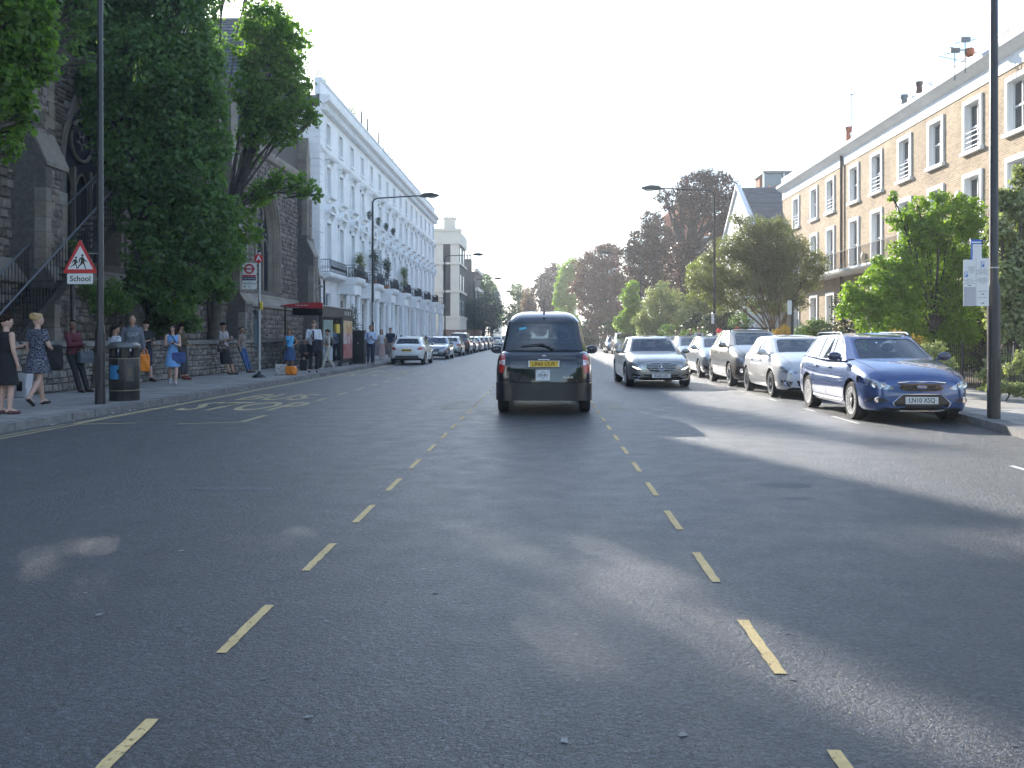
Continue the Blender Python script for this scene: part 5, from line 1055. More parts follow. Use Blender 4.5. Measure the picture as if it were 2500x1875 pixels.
lamp_post('second visible full height left lamp post before the corner building', -8.5, 75.7, 1); lamp_post('distant left lamp post before the dark evergreen', -8.5, 107, 1)
lamp_post('far left lamp post near the steeple gap', -8.5, 138, 1)
lp = lamp_post('nearest lamp post on the right carrying parking signs', 7.12, 14.62, -1, h=9.6, base_h=2.0, br=.098, ur=.068)
lamp_post('right lamp post in front of the tallest dark red tree', 7.6, 41.0, -1, h=7.9); lamp_post('right lamp post beyond the oncoming saloon with its pale lamp over the copper beeches', 7.6, 72.5, -1, h=7.9)
lamp_post('far right lamp post among the copper beeches', 7.6, 105, -1, h=7.6); lamp_post('farthest right lamp post, thin against the reddish beech', 7.6, 136, -1, h=7.4)
# warning triangle and plate, fixed beside the left lamp post
t = thing('school_sign', 'red bordered warning triangle with two running children above a School plate', 'road sign', (U(196, 17.0), 17.0, 2.28))
def tri(cx, cz, s_, r_, n=6):
    pts = []
    for k in range(3):
        a = R(90 + 120 * k); c_ = (cx + (s_ - 2 * r_) * math.cos(a), cz + (s_ - 2 * r_) * math.sin(a))
        for j in range(n + 1): a2 = a - R(60) + R(120) * j / n; pts.append((c_[0] + r_ * math.cos(a2), c_[1] + r_ * math.sin(a2)))
    return pts
# picture measures: 140 px window at 11.85x, sign 0.645 m wide
k_ = 17.2 / F / 11.85
def sp(x, y): return ((x - 683) * k_, 2.28 * 0 + (1200 - y) * k_ + .46)
zz = lambda y: (1195 - y) * k_ + .36
def SP_(lst): return [((x - 683) * k_, zz(y)) for x, y in lst]
def rounded(poly, r_=.03, n=4):
    out = []
    for i, p in enumerate(poly):
        a, p_, c_ = Vector(poly[i - 1]), Vector(p), Vector(poly[(i + 1) % len(poly)]); d1, d2 = (a - p_).normalized(), (c_ - p_).normalized()
        for j in range(n + 1): q = j / n; s0 = p_ + d1 * r_; s1 = p_ + d2 * r_; out.append(tuple(s0.lerp(p_, q).lerp(p_.lerp(s1, q), q)))
    return out
b = MB(); b.prism(rounded(SP_([(160, 1195), (683, 195), (1206, 1195)]), .05), 'y', 0, .006); b.build('red_triangle', M_sred, t)
b = MB(); b.prism(SP_([(300, 1080), (683, 395), (1066, 1080)]), 'y', -.002, -.0005); b.build('white_triangle', M_sw, t)
b = MB()
def figure(parts, head):
    for p in parts: b.prism(SP_(p), 'y', -.004, -.0025)
    (hx, hy, hr) = head; b.prism(SP_([(hx + hr * math.cos(a), hy + hr * 1.15 * math.sin(a)) for a in np.linspace(0, 6.283, 14)[:-1]]), 'y', -.004, -.0025)
figure([[(700, 740), (740, 722), (775, 730), (800, 770), (800, 850), (820, 920), (690, 915), (710, 830), (705, 790)], [(650, 870), (640, 800), (665, 765), (705, 735), (725, 770), (680, 800), (668, 875)], [(780, 740), (800, 765), (850, 830), (905, 855), (885, 868), (830, 855), (775, 800)],
        [(695, 905), (745, 925), (660, 1000), (632, 1058), (600, 1050), (625, 1000)], [(775, 920), (815, 915), (835, 970), (845, 1030), (885, 1062), (830, 1068), (815, 1010)]], (752, 680, 34))
figure([[(500, 800), (560, 785), (600, 830), (585, 880), (560, 930), (500, 930), (510, 870)], [(500, 795), (470, 830), (435, 905), (455, 905), (490, 860), (520, 830)], [(575, 810), (610, 870), (670, 860), (672, 880), (600, 890), (565, 850)],
        [(500, 915), (545, 935), (490, 975), (425, 1005), (405, 1025), (392, 995), (440, 975)], [(535, 920), (565, 920), (590, 990), (600, 1045), (625, 1060), (575, 1064), (565, 1000)]], (560, 742, 30))
b.build('running_children', M_ink, t)['kind'] = 'stuff'
b = MB(); b.prism(rounded(SP_([(295, 1205), (1058, 1205), (1058, 1510), (295, 1510)]), .02), 'y', 0, .006); pl_ = b.build('school_plate', M_sw, t)
lettering('School', .152, M_ink, pl_, ((685 - 683) * k_, -.0015, zz(1360)), bold=.002)
b = MB(); xr = -8.6 - t.location.x; b.box(-.15, xr, .01, .03, zz(620) - .01, zz(620) + .01); b.box(.0, xr, .01, .03, zz(1370) - .01, zz(1370) + .01); b.box(-.02, .02, .008, .03, zz(1500), zz(230)); b.build('bracket', M_sgr, t)
# parking plates on the nearest right post
t = thing('parking_sign', 'white parking plates with blue P symbols on the nearest right lamp post', 'parking sign', (U(2383, 14.5), 14.5, Zv(2383, 747, 14.5)), R(0))
Wp, Hp = .395, .755; b = MB(); b.box(-Wp / 2, 0.0 - .003, 0, .005, 0, Hp * .97); b.build('left_plate', M_sw, t); b = MB(); b.box(.0, Wp / 2, .001, .006, .0, Hp); b.build('right_plate', M_sw, t)
b = MB(); b.box(-Wp / 2 + .004, -.008, -.0015, -.0005, .004, .30); b.build('blank_panel', mat('plate grey', (.42, .41, .44), .6), t)
b = MB(); b.box(-.003, .0, -.001, .005, 0, Hp * .98); b.build('plate_joint', M_sgr, t)
gk = mat('plate print grey', (.28, .29, .30), .6)
for x, z in ((-.155, .50), (.10, .66)):
    b = MB(); b.box(x - .027, x + .027, -.002, -.001, z - .042, z + .042); q = b.build('blue_panel', M_sblue, t); lettering('P', .085, M_sw, q, (x, -.0028, z + .0), bold=.003, extrude=.0004)
def prints(txt, s_, x, z, nm='lettering'): lettering(txt, s_, gk, t, (x, -.0022, z), extrude=.0004, name=nm)
prints('Resident\npermit\nholders\nonly', .030, -.07, .57); prints('Mon - Fri\n8.30 am - 6.30 pm\nSaturday\n8.30 am - 1.30 pm', .022, -.10, .39)
prints('Mon - Fri\n8.30 am - 6.30 pm\nSaturday\n8.30 am - 1.30 pm', .026, .10, .545); prints('Pay at meter\nMax stay 4 hours\nReturn within\n1 hour', .026, .10, .40); prints('Pay by phone', .026, .10, .235); prints('Permit holders', .024, .10, .135)
for x, z, s_ in ((-.10, .325, -1), (.10, .185, 1), (.10, .045, 1)):
    b = MB(); b.prism([(x - s_ * .025, z - .004), (x + s_ * .005, z - .004), (x + s_ * .005, z - .012), (x + s_ * .025, z), (x + s_ * .005, z + .012), (x + s_ * .005, z + .004), (x - s_ * .025, z + .004)], 'y', -.002, -.001); b.build('arrow', M_ink, t)
for z in (.2, .6): b = MB(); b.lathe([(.078, 0), (.078, .02), (.07, .02)], (7.12 - t.location.x, .12, z), 'z', 14); b.build('clamp', M_galv, t)
t = thing('blue_notice', 'small white notice with a blue border above the parking plates', 'notice', (U(2384, 14.52), 14.52, Zv(2384, 640, 14.5)))
b = MB(); b.box(-.085, .085, 0, .005, 0, .36); b.build('plate', M_sblue, t); b = MB(); b.box(-.060, .078, -.001, 0, .02, .285); b.build('white_panel', M_sw, t); b = MB(); b.box(-.07, .07, -.001, 0, .305, .325); b.build('white_band', M_sw, t)
b = MB(); b.box(-.02, .02, -.0018, -.001, .245, .250); b.build('print', gk, t)
b = MB(); b.box(-.03, .03, .005, .03, .1, .14); b.build('clamp', M_galv, t)
# short parking sign post
def sign_post(label, u, Y, hp, pw, ph, dx):
    t = thing('sign_post', label, 'sign post', (U(u, Y), Y, .12)); b = MB(); b.tube([(0, 0, 0), (0, 0, hp)], .045, 8); b.build('post', M_post, t); b = MB(); b.box(dx - pw / 2, dx + pw / 2, -.06, -.045, hp - ph - .02, hp - .02); b.build('plate', M_sw, t)
sign_post('short black post with a white plate beside the yellow bush', 1934, 27.2, 2.40, .12, .42, -.09)
t = thing('sign_plate', 'small white plate on the right lamp post before the dark red tree', 'sign plate', (7.5, 40.85, 2.0)); b = MB(); b.box(-.06, .06, 0, .01, 0, .46); b.build('plate', M_sw, t); b = MB(); b.box(-.02, .12, .01, .05, .2, .24); b.build('clamp', M_galv, t)
t = thing('sign_plate', 'long white plate on the left lamp post in front of the terrace', 'sign plate', (-8.38, 43.85, 2.15)); b = MB(); b.box(-.09, .09, 0, .01, 0, .95); b.build('plate', M_sw, t); b = MB(); b.box(-.14, .0, .01, .05, .4, .44); b.build('clamp', M_galv, t)

# bus stop flag
YB = 28.4; t = thing('bus_stop_flag', 'grey bus stop pole with a red ringed flag and a red disc lettered A', 'bus stop sign', (U(633.6, YB), YB, .12)); kb = YB / F / .9884 / 9.76; x6 = 614
def bz(y): return Zv(633, 610 + y / 9.76, YB) - .12
def bx(x): return (x - 622) * kb
b = MB(); b.tube([(0, 0, 0), (0, 0, 3.98)], .042, 12); b.build('pole', M_galv, t, smooth=60)
b = MB(); b.lathe([(.24, 0), (.22, .05), (.09, .12), (.05, .16), (.05, .2)], (0, 0, 0), 'z', 16); b.build('base', M_blk, t, smooth=40)
zc = bz(210); b = MB(); b.lathe([(.001, 0), (.138, 0), (.138, .02), (.001, .02)], (-.005, -.065, zc), 'y', 28); dsc = b.build('red_disc', M_sred, t); lettering('A', .24, M_sw, dsc, (-.005, -.068, zc + .005), bold=.006)
b = MB(); b.box(bx(215), bx(555), -.02, -.005, bz(935), bz(315)); fl = b.build('flag', M_sw, t)
cx, cz = bx(380), bz(455); b = MB(); ro, ri = 118 * kb, 80 * kb; n = 36
vs = [(cx + r_ * math.cos(2 * math.pi * k / n), y_, cz + r_ * 1.02 * math.sin(2 * math.pi * k / n)) for y_ in (-.023, -.0205) for r_ in (ro, ri) for k in range(n)]
b.add(vs, [(k, (k + 1) % n, n + (k + 1) % n, n + k) for k in range(n)] + [(k, 2 * n + k, 2 * n + (k + 1) % n, (k + 1) % n) for k in range(n)]); b.build('red_ring', M_sred, fl)
b = MB(); b.box(bx(245), bx(515), -.026, -.0235, bz(478), bz(432)); b.build('red_bar', M_sred, fl); lettering('BUS STOP', .040, M_sw, fl, (cx, -.0272, cz), bold=.001, extrude=.0003)
b = MB(); b.box(bx(217), bx(540), -.0225, -.0205, bz(638), bz(600)); b.build('red_band', M_sred, fl); b = MB(); b.box(bx(217), bx(540), -.0225, -.0205, bz(728), bz(642)); b.build('navy_band', M_navy, fl)
lettering('Ladbroke Road', .062, M_sw, fl, (bx(380), -.0235, bz(682)), extrude=.0003, bold=.001); lettering('Towards', .032, M_ink, fl, (bx(380), -.0215, bz(765)), extrude=.0003); lettering('Ladbroke Grove', .060, M_ink, fl, (bx(385), -.0215, bz(800)), extrude=.0003, bold=.001)
lettering('452', .055, M_ink, fl, (bx(385), -.0215, bz(880)), extrude=.0003, bold=.001)
b = MB(); b.box(bx(230), bx(540), -.0215, -.0205, bz(833), bz(829)); b.build('thin_rule', M_sgr, fl); b = MB(); b.box(bx(255), bx(295), -.0215, -.0205, bz(895), bz(855)); b.build('bus_symbol', M_sgr, fl)
for y_ in (380, 580, 770, 915): b = MB(); b.box(bx(555), -.03, -.02, .0, bz(y_ + 12), bz(y_ - 12)); b.build('flag_bracket', M_blk, t)
b = MB(); b.box(.035, .12, -.06, -.02, bz(1425), bz(1245)); yb_ = b.build('yellow_notice', mat('notice yellow', (.70, .50, .04), .5), t); b = MB(); b.box(.0, .05, -.05, -.01, bz(1425), bz(1245)); b.build('notice_holder', M_blk, t)
b = MB()
for z_ in (1300, 1350, 1390): b.box(.05, .10, -.062, -.0605, bz(z_ + 7), bz(z_ - 7))
tag(b.build('notice_print', M_ink, yb_), kind='stuff')
b = MB(); b.box(-.16, -.05, -.02, .04, .88, 2.02); pn = b.build('timetable_case', mat('case blue grey', (.05, .07, .09), .5), t); b = MB(); b.box(-.145, -.07, -.023, -.021, .98, 1.85); b.build('timetable', mat('timetable paper', (.10, .14, .17), .6), pn)
b = MB(); b.lathe([(.07, 0), (.07, .12), (.03, .16)], (-.13, .01, 2.02), 'z', 10); b.build('case_lamp', M_blk, t)

# bus shelter: posts on the kerb side, roof, red fascia facing the camera
YS = 36.2; XS = -9.12; t = thing('bus_shelter', 'black framed glass bus shelter with a red curved front panel', 'bus shelter', (XS, YS, .12)); LS = 5.7; ZR = 2.56
M_fas = mat('shelter red', (.36, .02, .03), .35, coat=.4); M_shg = glass('shelter glass', (.75, .85, .85), .8)
for y in (0, 3.45, LS - .05): b = MB(); b.box(-.07, .07, y - .06, y + .06, 0, ZR - .12); b.build('post', M_blk, t)
b = MB(); b.prism([(.14, ZR - .02), (.14, ZR + .02), (-.1, ZR + .05), (-1.2, ZR + .03), (-1.66, ZR - .04), (-1.66, ZR - .07), (-1.2, ZR - .03), (-.1, ZR - .01)], 'y', -.10, LS + .15); b.build('roof', mat('shelter roof', (.45, .47, .48), .3, .4), t)
b = MB(); b.box(-.09, .09, -.08, LS, ZR - .42, ZR - .02); b.build('beam', M_blk, t)
b = MB(); n = 16; pts = [(.12 - 1.76 * i / n, ZR + .02 + .10 * math.sin(math.pi * (i / n) ** .8)) for i in range(n + 1)] + [(.12 - 1.76 * i / n, ZR - .02 - .09 * math.sin(math.pi * (i / n) ** .8)) for i in range(n, -1, -1)]
pts = [(.12, ZR + .11)] + [(.12 - 1.72 * i / n, ZR + .12 - .115 * (i / n) ** 2.4) for i in range(1, n + 1)] + [(.12 - 1.72 * i / n, ZR - .12 + .115 * (i / n) ** 2.4) for i in range(n, 0, -1)] + [(.12, ZR - .11)]
b.prism(pts, 'y', -.17, -.11); fs_ = b.build('red_fascia', M_fas, t); lettering('Ladbroke Road', .085, M_sw, fs_, (-.72, -.172, ZR + .005), extrude=.0005)
b = MB(); b.box(-1.12, .10, -.09, -.03, ZR - .40, ZR - .10); b.build('dark_display', M_gblk, t)
for y0, y1 in ((.1, 1.0), (1.05, 2.2), (2.25, 3.38)):
    b = MB(); b.box(-.012, .012, y0, y1, .25, 2.1); g_ = b.build('glass_panel', M_shg, t); b = MB(); b.box(-.03, .03, y0, y1, .16, .25); b.box(-.03, .03, y0, y1, 2.1, 2.15); b.build('panel_frame', M_blk, t)['kind'] = 'stuff'
def poster(name, y0, y1, z0, z1, cols, x=.022):
    m = bpy.data.materials.new(name); m.use_nodes = True; nt_ = m.node_tree; p = nt_.nodes['Principled BSDF']; g = nt_.nodes.new('ShaderNodeNewGeometry'); no = nt_.nodes.new('ShaderNodeTexVoronoi'); no.inputs['Scale'].default_value = 4.5
    nt_.links.new(g.outputs['Position'], no.inputs['Vector']); se = nt_.nodes.new('ShaderNodeSeparateColor'); nt_.links.new(no.outputs['Color'], se.inputs[0]); rp = nt_.nodes.new('ShaderNodeValToRGB'); rp.color_ramp.interpolation = 'EASE'
    for i, c_ in enumerate(cols):
        e = rp.color_ramp.elements[i] if i < 2 else rp.color_ramp.elements.new(i / (len(cols) - 1)); e.position = i / (len(cols) - 1); e.color = (*c_, 1)
    nt_.links.new(se.outputs[0], rp.inputs[0]); nt_.links.new(rp.outputs[0], p.inputs['Base Color']); p.inputs['Roughness'].default_value = .45; p.inputs['Specular IOR Level'].default_value = .25
    b = MB(); b.box(x, x + .012, y0, y1, z0, z1); return b.build(name, m, t)
poster('route_map', .35, 1.95, .85, 2.0, [(.16, .26, .24), (.24, .34, .28), (.16, .24, .32), (.32, .36, .26)])
poster('lower_poster', .35, 1.95, .3, .82, [(.3, .4, .5), (.45, .5, .55)])
b = MB(); b.box(-.05, .06, 2.6, 3.2, 1.45, 1.85); b.build('yellow_notice', mat('notice yellow', (.70, .50, .04), .5), t)
b = MB(); b.box(-.10, .10, 3.55, LS - .1, .1, 2.2); b.build('advert_case', M_blk, t)
poster('advert_upper', 3.68, LS - .22, 1.45, 2.02, [(.50, .38, .18), (.60, .48, .28), (.5, .25, .10)], .102); poster('advert_middle', 3.68, LS - .22, .98, 1.448, [(.5, .35, .35), (.62, .6, .6), (.35, .1, .08)], .102); poster('advert_lower', 3.68, LS - .22, .32, .978, [(.42, .22, .21), (.40, .18, .17), (.45, .07, .06)], .102)
b = MB(); b.box(-.75, -.45, .5, 3.3, .50, .56); b.build('bench', M_sred, t)
for yy in (.8, 1.9, 3.0): b = MB(); b.tube([(-.60, yy, 0), (-.60, yy, .5)], .03, 6); b.build('bench_leg', M_blk, t)
# back posts
for y in (.1, LS - .1): b = MB(); b.box(-1.5, -1.44, y - .03, y + .03, 0, ZR - .05); b.build('back_post', M_blk, t)
for k in range(4): b = MB(); b.box(.092, .096, 4.0 + k * .35, 4.12 + k * .35, ZR - .3, ZR - .12); b.build('route_tile', M_sw, t)

# litter bin beside the nearest left post
t = thing('litter_bin', 'black octagonal litter bin with brass bands behind the nearest lamp post', 'litter bin', (-8.62, 18.15, .12)); r_ = .30
M_bin = mat('bin black', (.016, .017, .018), .42, coat=.2, n=(4, .2)); M_brs = mat('dull brass', (.22, .19, .12), .5, .5)
def octa(rr): return [(rr * math.cos(R(22.5 + 45 * k)), rr * math.sin(R(22.5 + 45 * k))) for k in range(8)]
b = MB(); b.lathe([(r_ * .98, 0), (r_ * .98, .16), (r_, .18), (r_, .86), (r_ * .99, .87)], (0, 0, 0), 'z', 16); b.build('body', M_bin, t, smooth=18)
b = MB(); b.lathe([(r_ * 1.0, 1.06), (r_ * 1.06, 1.09), (r_ * 1.04, 1.13), (r_ * .85, 1.18), (.01, 1.21)], (0, 0, 0), 'z', 20); b.build('lid', mat('bin lid grey', (.07, .075, .08), .35, coat=.4), t, smooth=30)
for k in range(4): a = R(20 + 90 * k); b = MB(); b.lathe([(.085, .86), (.085, 1.10)], (.21 * math.cos(a), .21 * math.sin(a), 0), 'z', 8); b.build('hood_pillar', M_bin, t)
b = MB(); b.lathe([(.23, .86), (.23, .90), (.01, .90)], (0, 0, 0), 'z', 16); b.build('inner_tray', M_under, t)
for z in (.20, .85): b = MB(); b.lathe([(r_ * 1.003, z), (r_ * 1.02, z + .006), (r_ * 1.003, z + .018)], (0, 0, 0), 'z', 24); b.build('brass_band', M_brs, t)
b = MB(); b.add([(r_ * 1.01 * math.cos(R(a)), r_ * 1.01 * math.sin(R(a)), z) for a in (232, 246, 260, 274) for z in (.44, .72)], [(0, 2, 3, 1), (2, 4, 5, 3), (4, 6, 7, 5)]); bs = b.build('blue_sticker', mat('sticker blue', (.03, .20, .42), .4), t, fix=False)
b = MB(); b.lathe([(.001, 0), (.045, 0), (.045, .004)], (.02, -r_ * 1.016, .60), 'y', 14); b.build('sticker_mark', M_ink, bs)
b = MB(); b.add([(r_ * 1.01 * math.cos(R(a)), r_ * 1.01 * math.sin(R(a)), z) for a in (302, 316, 330) for z in (.40, .74)], [(0, 2, 3, 1), (2, 4, 5, 3)]); b.build('crest_panel', mat('panel grey', (.06, .06, .055), .4), t, fix=False)
b = MB(); b.add([(r_ * 1.018 * math.cos(R(a)), r_ * 1.018 * math.sin(R(a)), z) for a in (309, 316, 323) for z in (.50, .66)], [(0, 2, 3, 1), (2, 4, 5, 3)]); b.build('crest', mat('tarnished brass', (.12, .10, .07), .5, .3), t, fix=False)
# black cabinet past the shelter
t = thing('roadside_cabinet', 'tall black roadside cabinet with a frame on top just past the bus shelter', 'cabinet', (-8.95, 43.0, .12))
b = MB(); b.box(-.42, .12, -.25, .25, 0.18, 1.45); b.build('wide_box', M_blk, t); b = MB(); b.box(-.28, .28, -.30, .20, 0, 1.55); b.box(-.30, .30, -.32, .22, 1.55, 1.6); b.build('column_box', M_bin, t)
b = MB()
for a, c_ in (((-.18, 1.6), (-.18, 1.85)), ((.18, 1.6), (.18, 1.85)), ((-.18, 1.85), (.18, 1.85)), ((-.18, 1.72), (.18, 1.72))): b.tube([(a[0], 0, a[1]), (c_[0], 0, c_[1])], .012, 5)
b.build('top_frame', M_iron, t)
b = MB(); b.box(-.03, .03, -.33, -.322, .95, 1.02); b.build('lock', M_galv, t)
# ================================================================ vehicles
def paint(name, c, metal=.0, rough=.28): return mat(name, c, rough, metal, .5, coat=1.0, n=(.9, .05))
def ubar(mb, path, prof, m=0):
    """profile (out, z) swept along a path in plan"""
    P = [Vector((x, y)) for x, y in path]; n = len(prof); vs = []
    for i, p in enumerate(P):
        d = (P[min(i + 1, len(P) - 1)] - P[max(i - 1, 0)]).normalized(); nn = Vector((d.y, -d.x))
        for o_, z in prof: q = p + nn * o_; vs.append((q.x, q.y, z))
    fs = [(i * n + k, i * n + (k + 1) % n, (i + 1) * n + (k + 1) % n, (i + 1) * n + k) for i in range(len(P) - 1) for k in range(n)]
    fs += [tuple(range(n)), tuple(range((len(P) - 1) * n, len(P) * n))[::-1]]
    mb.add(vs, fs, m)

WHEELS = {}
def wheel_mesh(r, w, spokes, style):
    key = (r, w, spokes, style)
    if key in WHEELS: return WHEELS[key]
    rr = r * .70
    t = MB(); t.lathe([(rr * .98, -w / 2 + .02), (r * .93, -w / 2), (r * .99, -w / 2 + .025), (r, 0), (r * .99, w / 2 - .025), (r * .93, w / 2), (rr * 1.02, w / 2 - .012)], axis='x', n=36)
    for k in (-.035, 0, .035): pass
    tm = t.mesh('wheel', M_tyre, smooth=50)
    d = MB(); am = 1 if style != 'dark' else 0
    d.lathe([(rr, w / 2 - .055), (rr, w / 2 - .052), (.02, w / 2 - .052)], axis='x', n=28, m=0)
    # lip
    d.lathe([(rr * 1.03, w / 2 - .012), (rr * 1.03, w / 2 - .003), (rr * .95, w / 2 - .003), (rr * .93, w / 2 - .03), (rr * .93, w / 2 - .05), (rr * 1.0, w / 2 - .05)], axis='x', n=36, m=1)
    for k in range(spokes):
        a = 2 * math.pi * k / spokes; wd = (.42 if style == 'wide' else .30) * rr * math.pi / spokes
        def q(rad, off, x): return (x, rad * math.cos(a) - off * math.sin(a), rad * math.sin(a) + off * math.cos(a))
        x1, x2, x3 = w / 2 - .006, w / 2 - .02, w / 2 - .05
        vs = [q(rr * .16, -wd * .55, x2), q(rr * .16, wd * .55, x2), q(rr * .95, wd * 1.05, x1), q(rr * .95, -wd * 1.05, x1), q(rr * .16, -wd * .8, x3), q(rr * .16, wd * .8, x3), q(rr * .95, wd * 1.3, x3), q(rr * .95, -wd * 1.3, x3)]
        d.add(vs, [(0, 1, 2, 3), (0, 4, 5, 1), (1, 5, 6, 2), (3, 7, 4, 0)], 1)
    d.lathe([(rr * .22, w / 2 - .05), (rr * .21, w / 2 - .014), (rr * .12, w / 2 - .004), (.004, w / 2 - .002)], axis='x', n=16, m=1)
    rm = d.mesh('rim', [M_under, M_alloyw if style == 'pale' else M_alloy], smooth=30)
    WHEELS[key] = (tm, rm); return tm, rm

class Car:
    def __init__(s, name, label, cat, spec, pm, loc, rz, group=None, rim=('plain', 9), dirty=None):
        s.sp = spec; s.pm = pm; s.root = thing(name, label, cat, loc, rz, group)
        sp = spec; Ln = sp['L']
        ys = np.unique(np.round(np.concatenate([np.linspace(0, Ln, 46), [a for k in ('top', 'bot', 'plan') for a, b in sp[k]], [.02, .05, .09, Ln - .02, Ln - .05, Ln - .09]]), 3))
        def ip(k): return np.interp(ys, [a for a, b in sp[k]], [b for a, b in sp[k]])
        top, bot, plan = ip('top'), ip('bot'), ip('plan')
        def soften(arr, ctl):                        # soften the control polygon on an even grid
            g = np.linspace(0, Ln, 400); q = np.interp(g, [a for a, b in ctl], [b for a, b in ctl]); q0 = q.copy(); k = np.exp(-np.linspace(-2.2, 2.2, 41) ** 2); k /= k.sum()
            q = np.convolve(np.pad(q, 20, 'edge'), k, 'valid'); e = np.clip(np.minimum(g, Ln - g) / .16, 0, 1); return np.interp(ys, g, q0 * (1 - e) + q * e)
        top, plan = soften(top, sp['top']), soften(plan, sp['plan'])
        s.ys, s.top, s.plan = ys, top, plan
        sec = sp.get('sec', [(0,0),(.82,0),(.93,.02),(.975,.12),(.995,.30),(1.0,.48),(.99,.66),(.965,.80),(.935,.90),(.88,.965),(.76,1.0),(.45,1.0),(0,1.0)])
        cw = sp.get('crown', .035); vs = []; n = len(sec)
        for y, zt, zb, w in zip(ys, top, bot, plan):
            row = []
            for fx, fz in sec:
                z = zb + fz * (zt - zb)
                if fz >= .96: z += cw * (1 - fx * fx) * (1 if fz >= 1 else .5)
                row.append((fx * w, y, z))
            vs += row + [(-x, yy, z) for x, yy, z in row[1:-1][::-1]]
        N = 2 * n - 2; fs = []
        for i in range(len(ys) - 1):
            for k in range(N): fs.append((i * N + k, i * N + (k + 1) % N, (i + 1) * N + (k + 1) % N, (i + 1) * N + k))
        fs += [tuple(range(N)), tuple(range((len(ys) - 1) * N, len(ys) * N))[::-1]]
        mb = MB(); mb.add(vs, fs); me = mb.mesh('body', [pm, M_under])
        o = link('body', me, s.root)
        cut = MB(); W_ = sp['W']
        for ya in (sp['yf'], sp['yr']):
            for sgn in (-1, 1):
                rr = sp['r'] + sp.get('arch', .055)
                cut.lathe([(rr, (W_ - .27) * sgn), (rr, (W_ + .15) * sgn)], (0, ya, sp['r'] + .01), 'x', 28, 0)
        cm = cut.mesh('cut', [pm, M_under]); cm.polygons.foreach_set('material_index', [1] * len(cm.polygons))
        co = link('cut', cm, s.root); md = o.modifiers.new('b', 'BOOLEAN'); md.object = co; md.operation = 'DIFFERENCE'; md.solver = 'EXACT'
        bpy.context.view_layer.update(); me2 = eval_mesh(o); o.modifiers.clear(); o.data = me2; bpy.data.objects.remove(co)
        # underside black
        for p in me2.polygons:
            if p.normal.z < -.7: p.material_index = 1
        me2.shade_smooth(); me2.set_sharp_from_angle(angle=R(sp.get('sharp', 40)))
        s.body = o; bm = bmesh.new(); bm.from_mesh(me2); s.bvh = BVHTree.FromBMesh(bm); bm.free()
        tm, rm = wheel_mesh(sp['r'], sp.get('tw', .2), rim[1], rim[0])
        for ya in (sp['yf'], sp['yr']):
            for sgn in (-1, 1):
                w_ = link('wheel', tm, s.root, (sgn * (W_ - .02 - sp.get('tw', .2) / 2), ya, sp['r']), (0, 0, 0 if sgn > 0 else math.pi)); link('rim', rm, w_)
    def P(s, a, z, d):
        Ln = s.sp['L']
        if d == 'front': o_, v = Vector((a, -1, z)), Vector((0, 1, 0))
        elif d == 'rear': o_, v = Vector((a, Ln + 1, z)), Vector((0, -1, 0))
        elif d == 'top': o_, v = Vector((a, z, 3)), Vector((0, 0, -1))
        else: o_, v = Vector((2 * (1 if d == 'right' else -1), a, z)), Vector((-1 if d == 'right' else 1, 0, 0))
        h = s.bvh.ray_cast(o_, v, 3 if d in ('front', 'rear', 'left', 'right') else 4)
        return (h[0], v) if h[0] else (None, v)
    def feat(s, name, poly, m, d='front', off=.004, mirror=False, parent=None, rings=5, depth=.006):
        c = Vector((sum(p[0] for p in poly) / len(poly), sum(p[1] for p in poly) / len(poly)))
        # densify the outline
        pl = []
        for i, p in enumerate(poly):
            q = poly[(i + 1) % len(poly)]; k = max(1, int((Vector(q) - Vector(p)).length / .05))
            pl += [(p[0] + (q[0] - p[0]) * j / k, p[1] + (q[1] - p[1]) * j / k) for j in range(k)]
        for sg in ((1, -1) if mirror else (1,)):
            vs = []; last = None; n = len(pl)
            for f in [1.0001] + [1 - i / rings for i in range(rings + 1)]:
                for p in pl:
                    a, z = (c[0] + (p[0] - c[0]) * f) * sg, c[1] + (p[1] - c[1]) * f
                    h, v = s.P(a, z, d)
                    if h is None: h = Vector((a, last.y, z)) if last is not None and d in ('front', 'rear') else (Vector((last.x, a, z)) if last is not None else Vector((0, 0, 0)))
                    last = h; vs.append(h - v * (off if f <= 1 else -depth))
            fs = [(i * n + k, i * n + (k + 1) % n, (i + 1) * n + (k + 1) % n, (i + 1) * n + k) for i in range(rings + 1) for k in range(n)]
            b = MB(); b.add(vs, fs); o = b.build(name, m, parent or s.root, smooth=50)
        return o
    def seam(s, pts, w=.008, d='right', m=None, off=.0015, name='seam', both=True, mb=None):
        own = mb is None; mb = mb or MB()
        for dd, sg in (((d, 1),) + ((('left' if d == 'right' else d), -1),) if both else ((d, 1),)):
            pl = []
            for p, q in zip(pts, pts[1:]):
                k = max(1, int((Vector(q) - Vector(p)).length / .04)); pl += [(p[0] + (q[0] - p[0]) * j / k, p[1] + (q[1] - p[1]) * j / k) for j in range(k)]
            pl.append(pts[-1]); vs = []; ok = []
            for i, p in enumerate(pl):
                a, b2 = Vector(pl[max(i - 1, 0)]), Vector(pl[min(i + 1, len(pl) - 1)]); t = (b2 - a).normalized(); n_ = Vector((-t.y, t.x)) * w / 2
                for q in (Vector(p) + n_, Vector(p) - n_):
                    aa = q.x * (sg if d in ('front', 'rear', 'top') else 1)
                    h, v = s.P(aa, q.y, dd); ok.append(h is not None); vs.append(h - v * off if h else Vector((0, 0, .5)))
            fs = [(2 * i, 2 * i + 1, 2 * i + 3, 2 * i + 2) for i in range(len(pl) - 1) if all(ok[2 * i:2 * i + 4]) and (vs[2*i] - vs[2*i+2]).length < .25]
            mb.add(vs, fs)
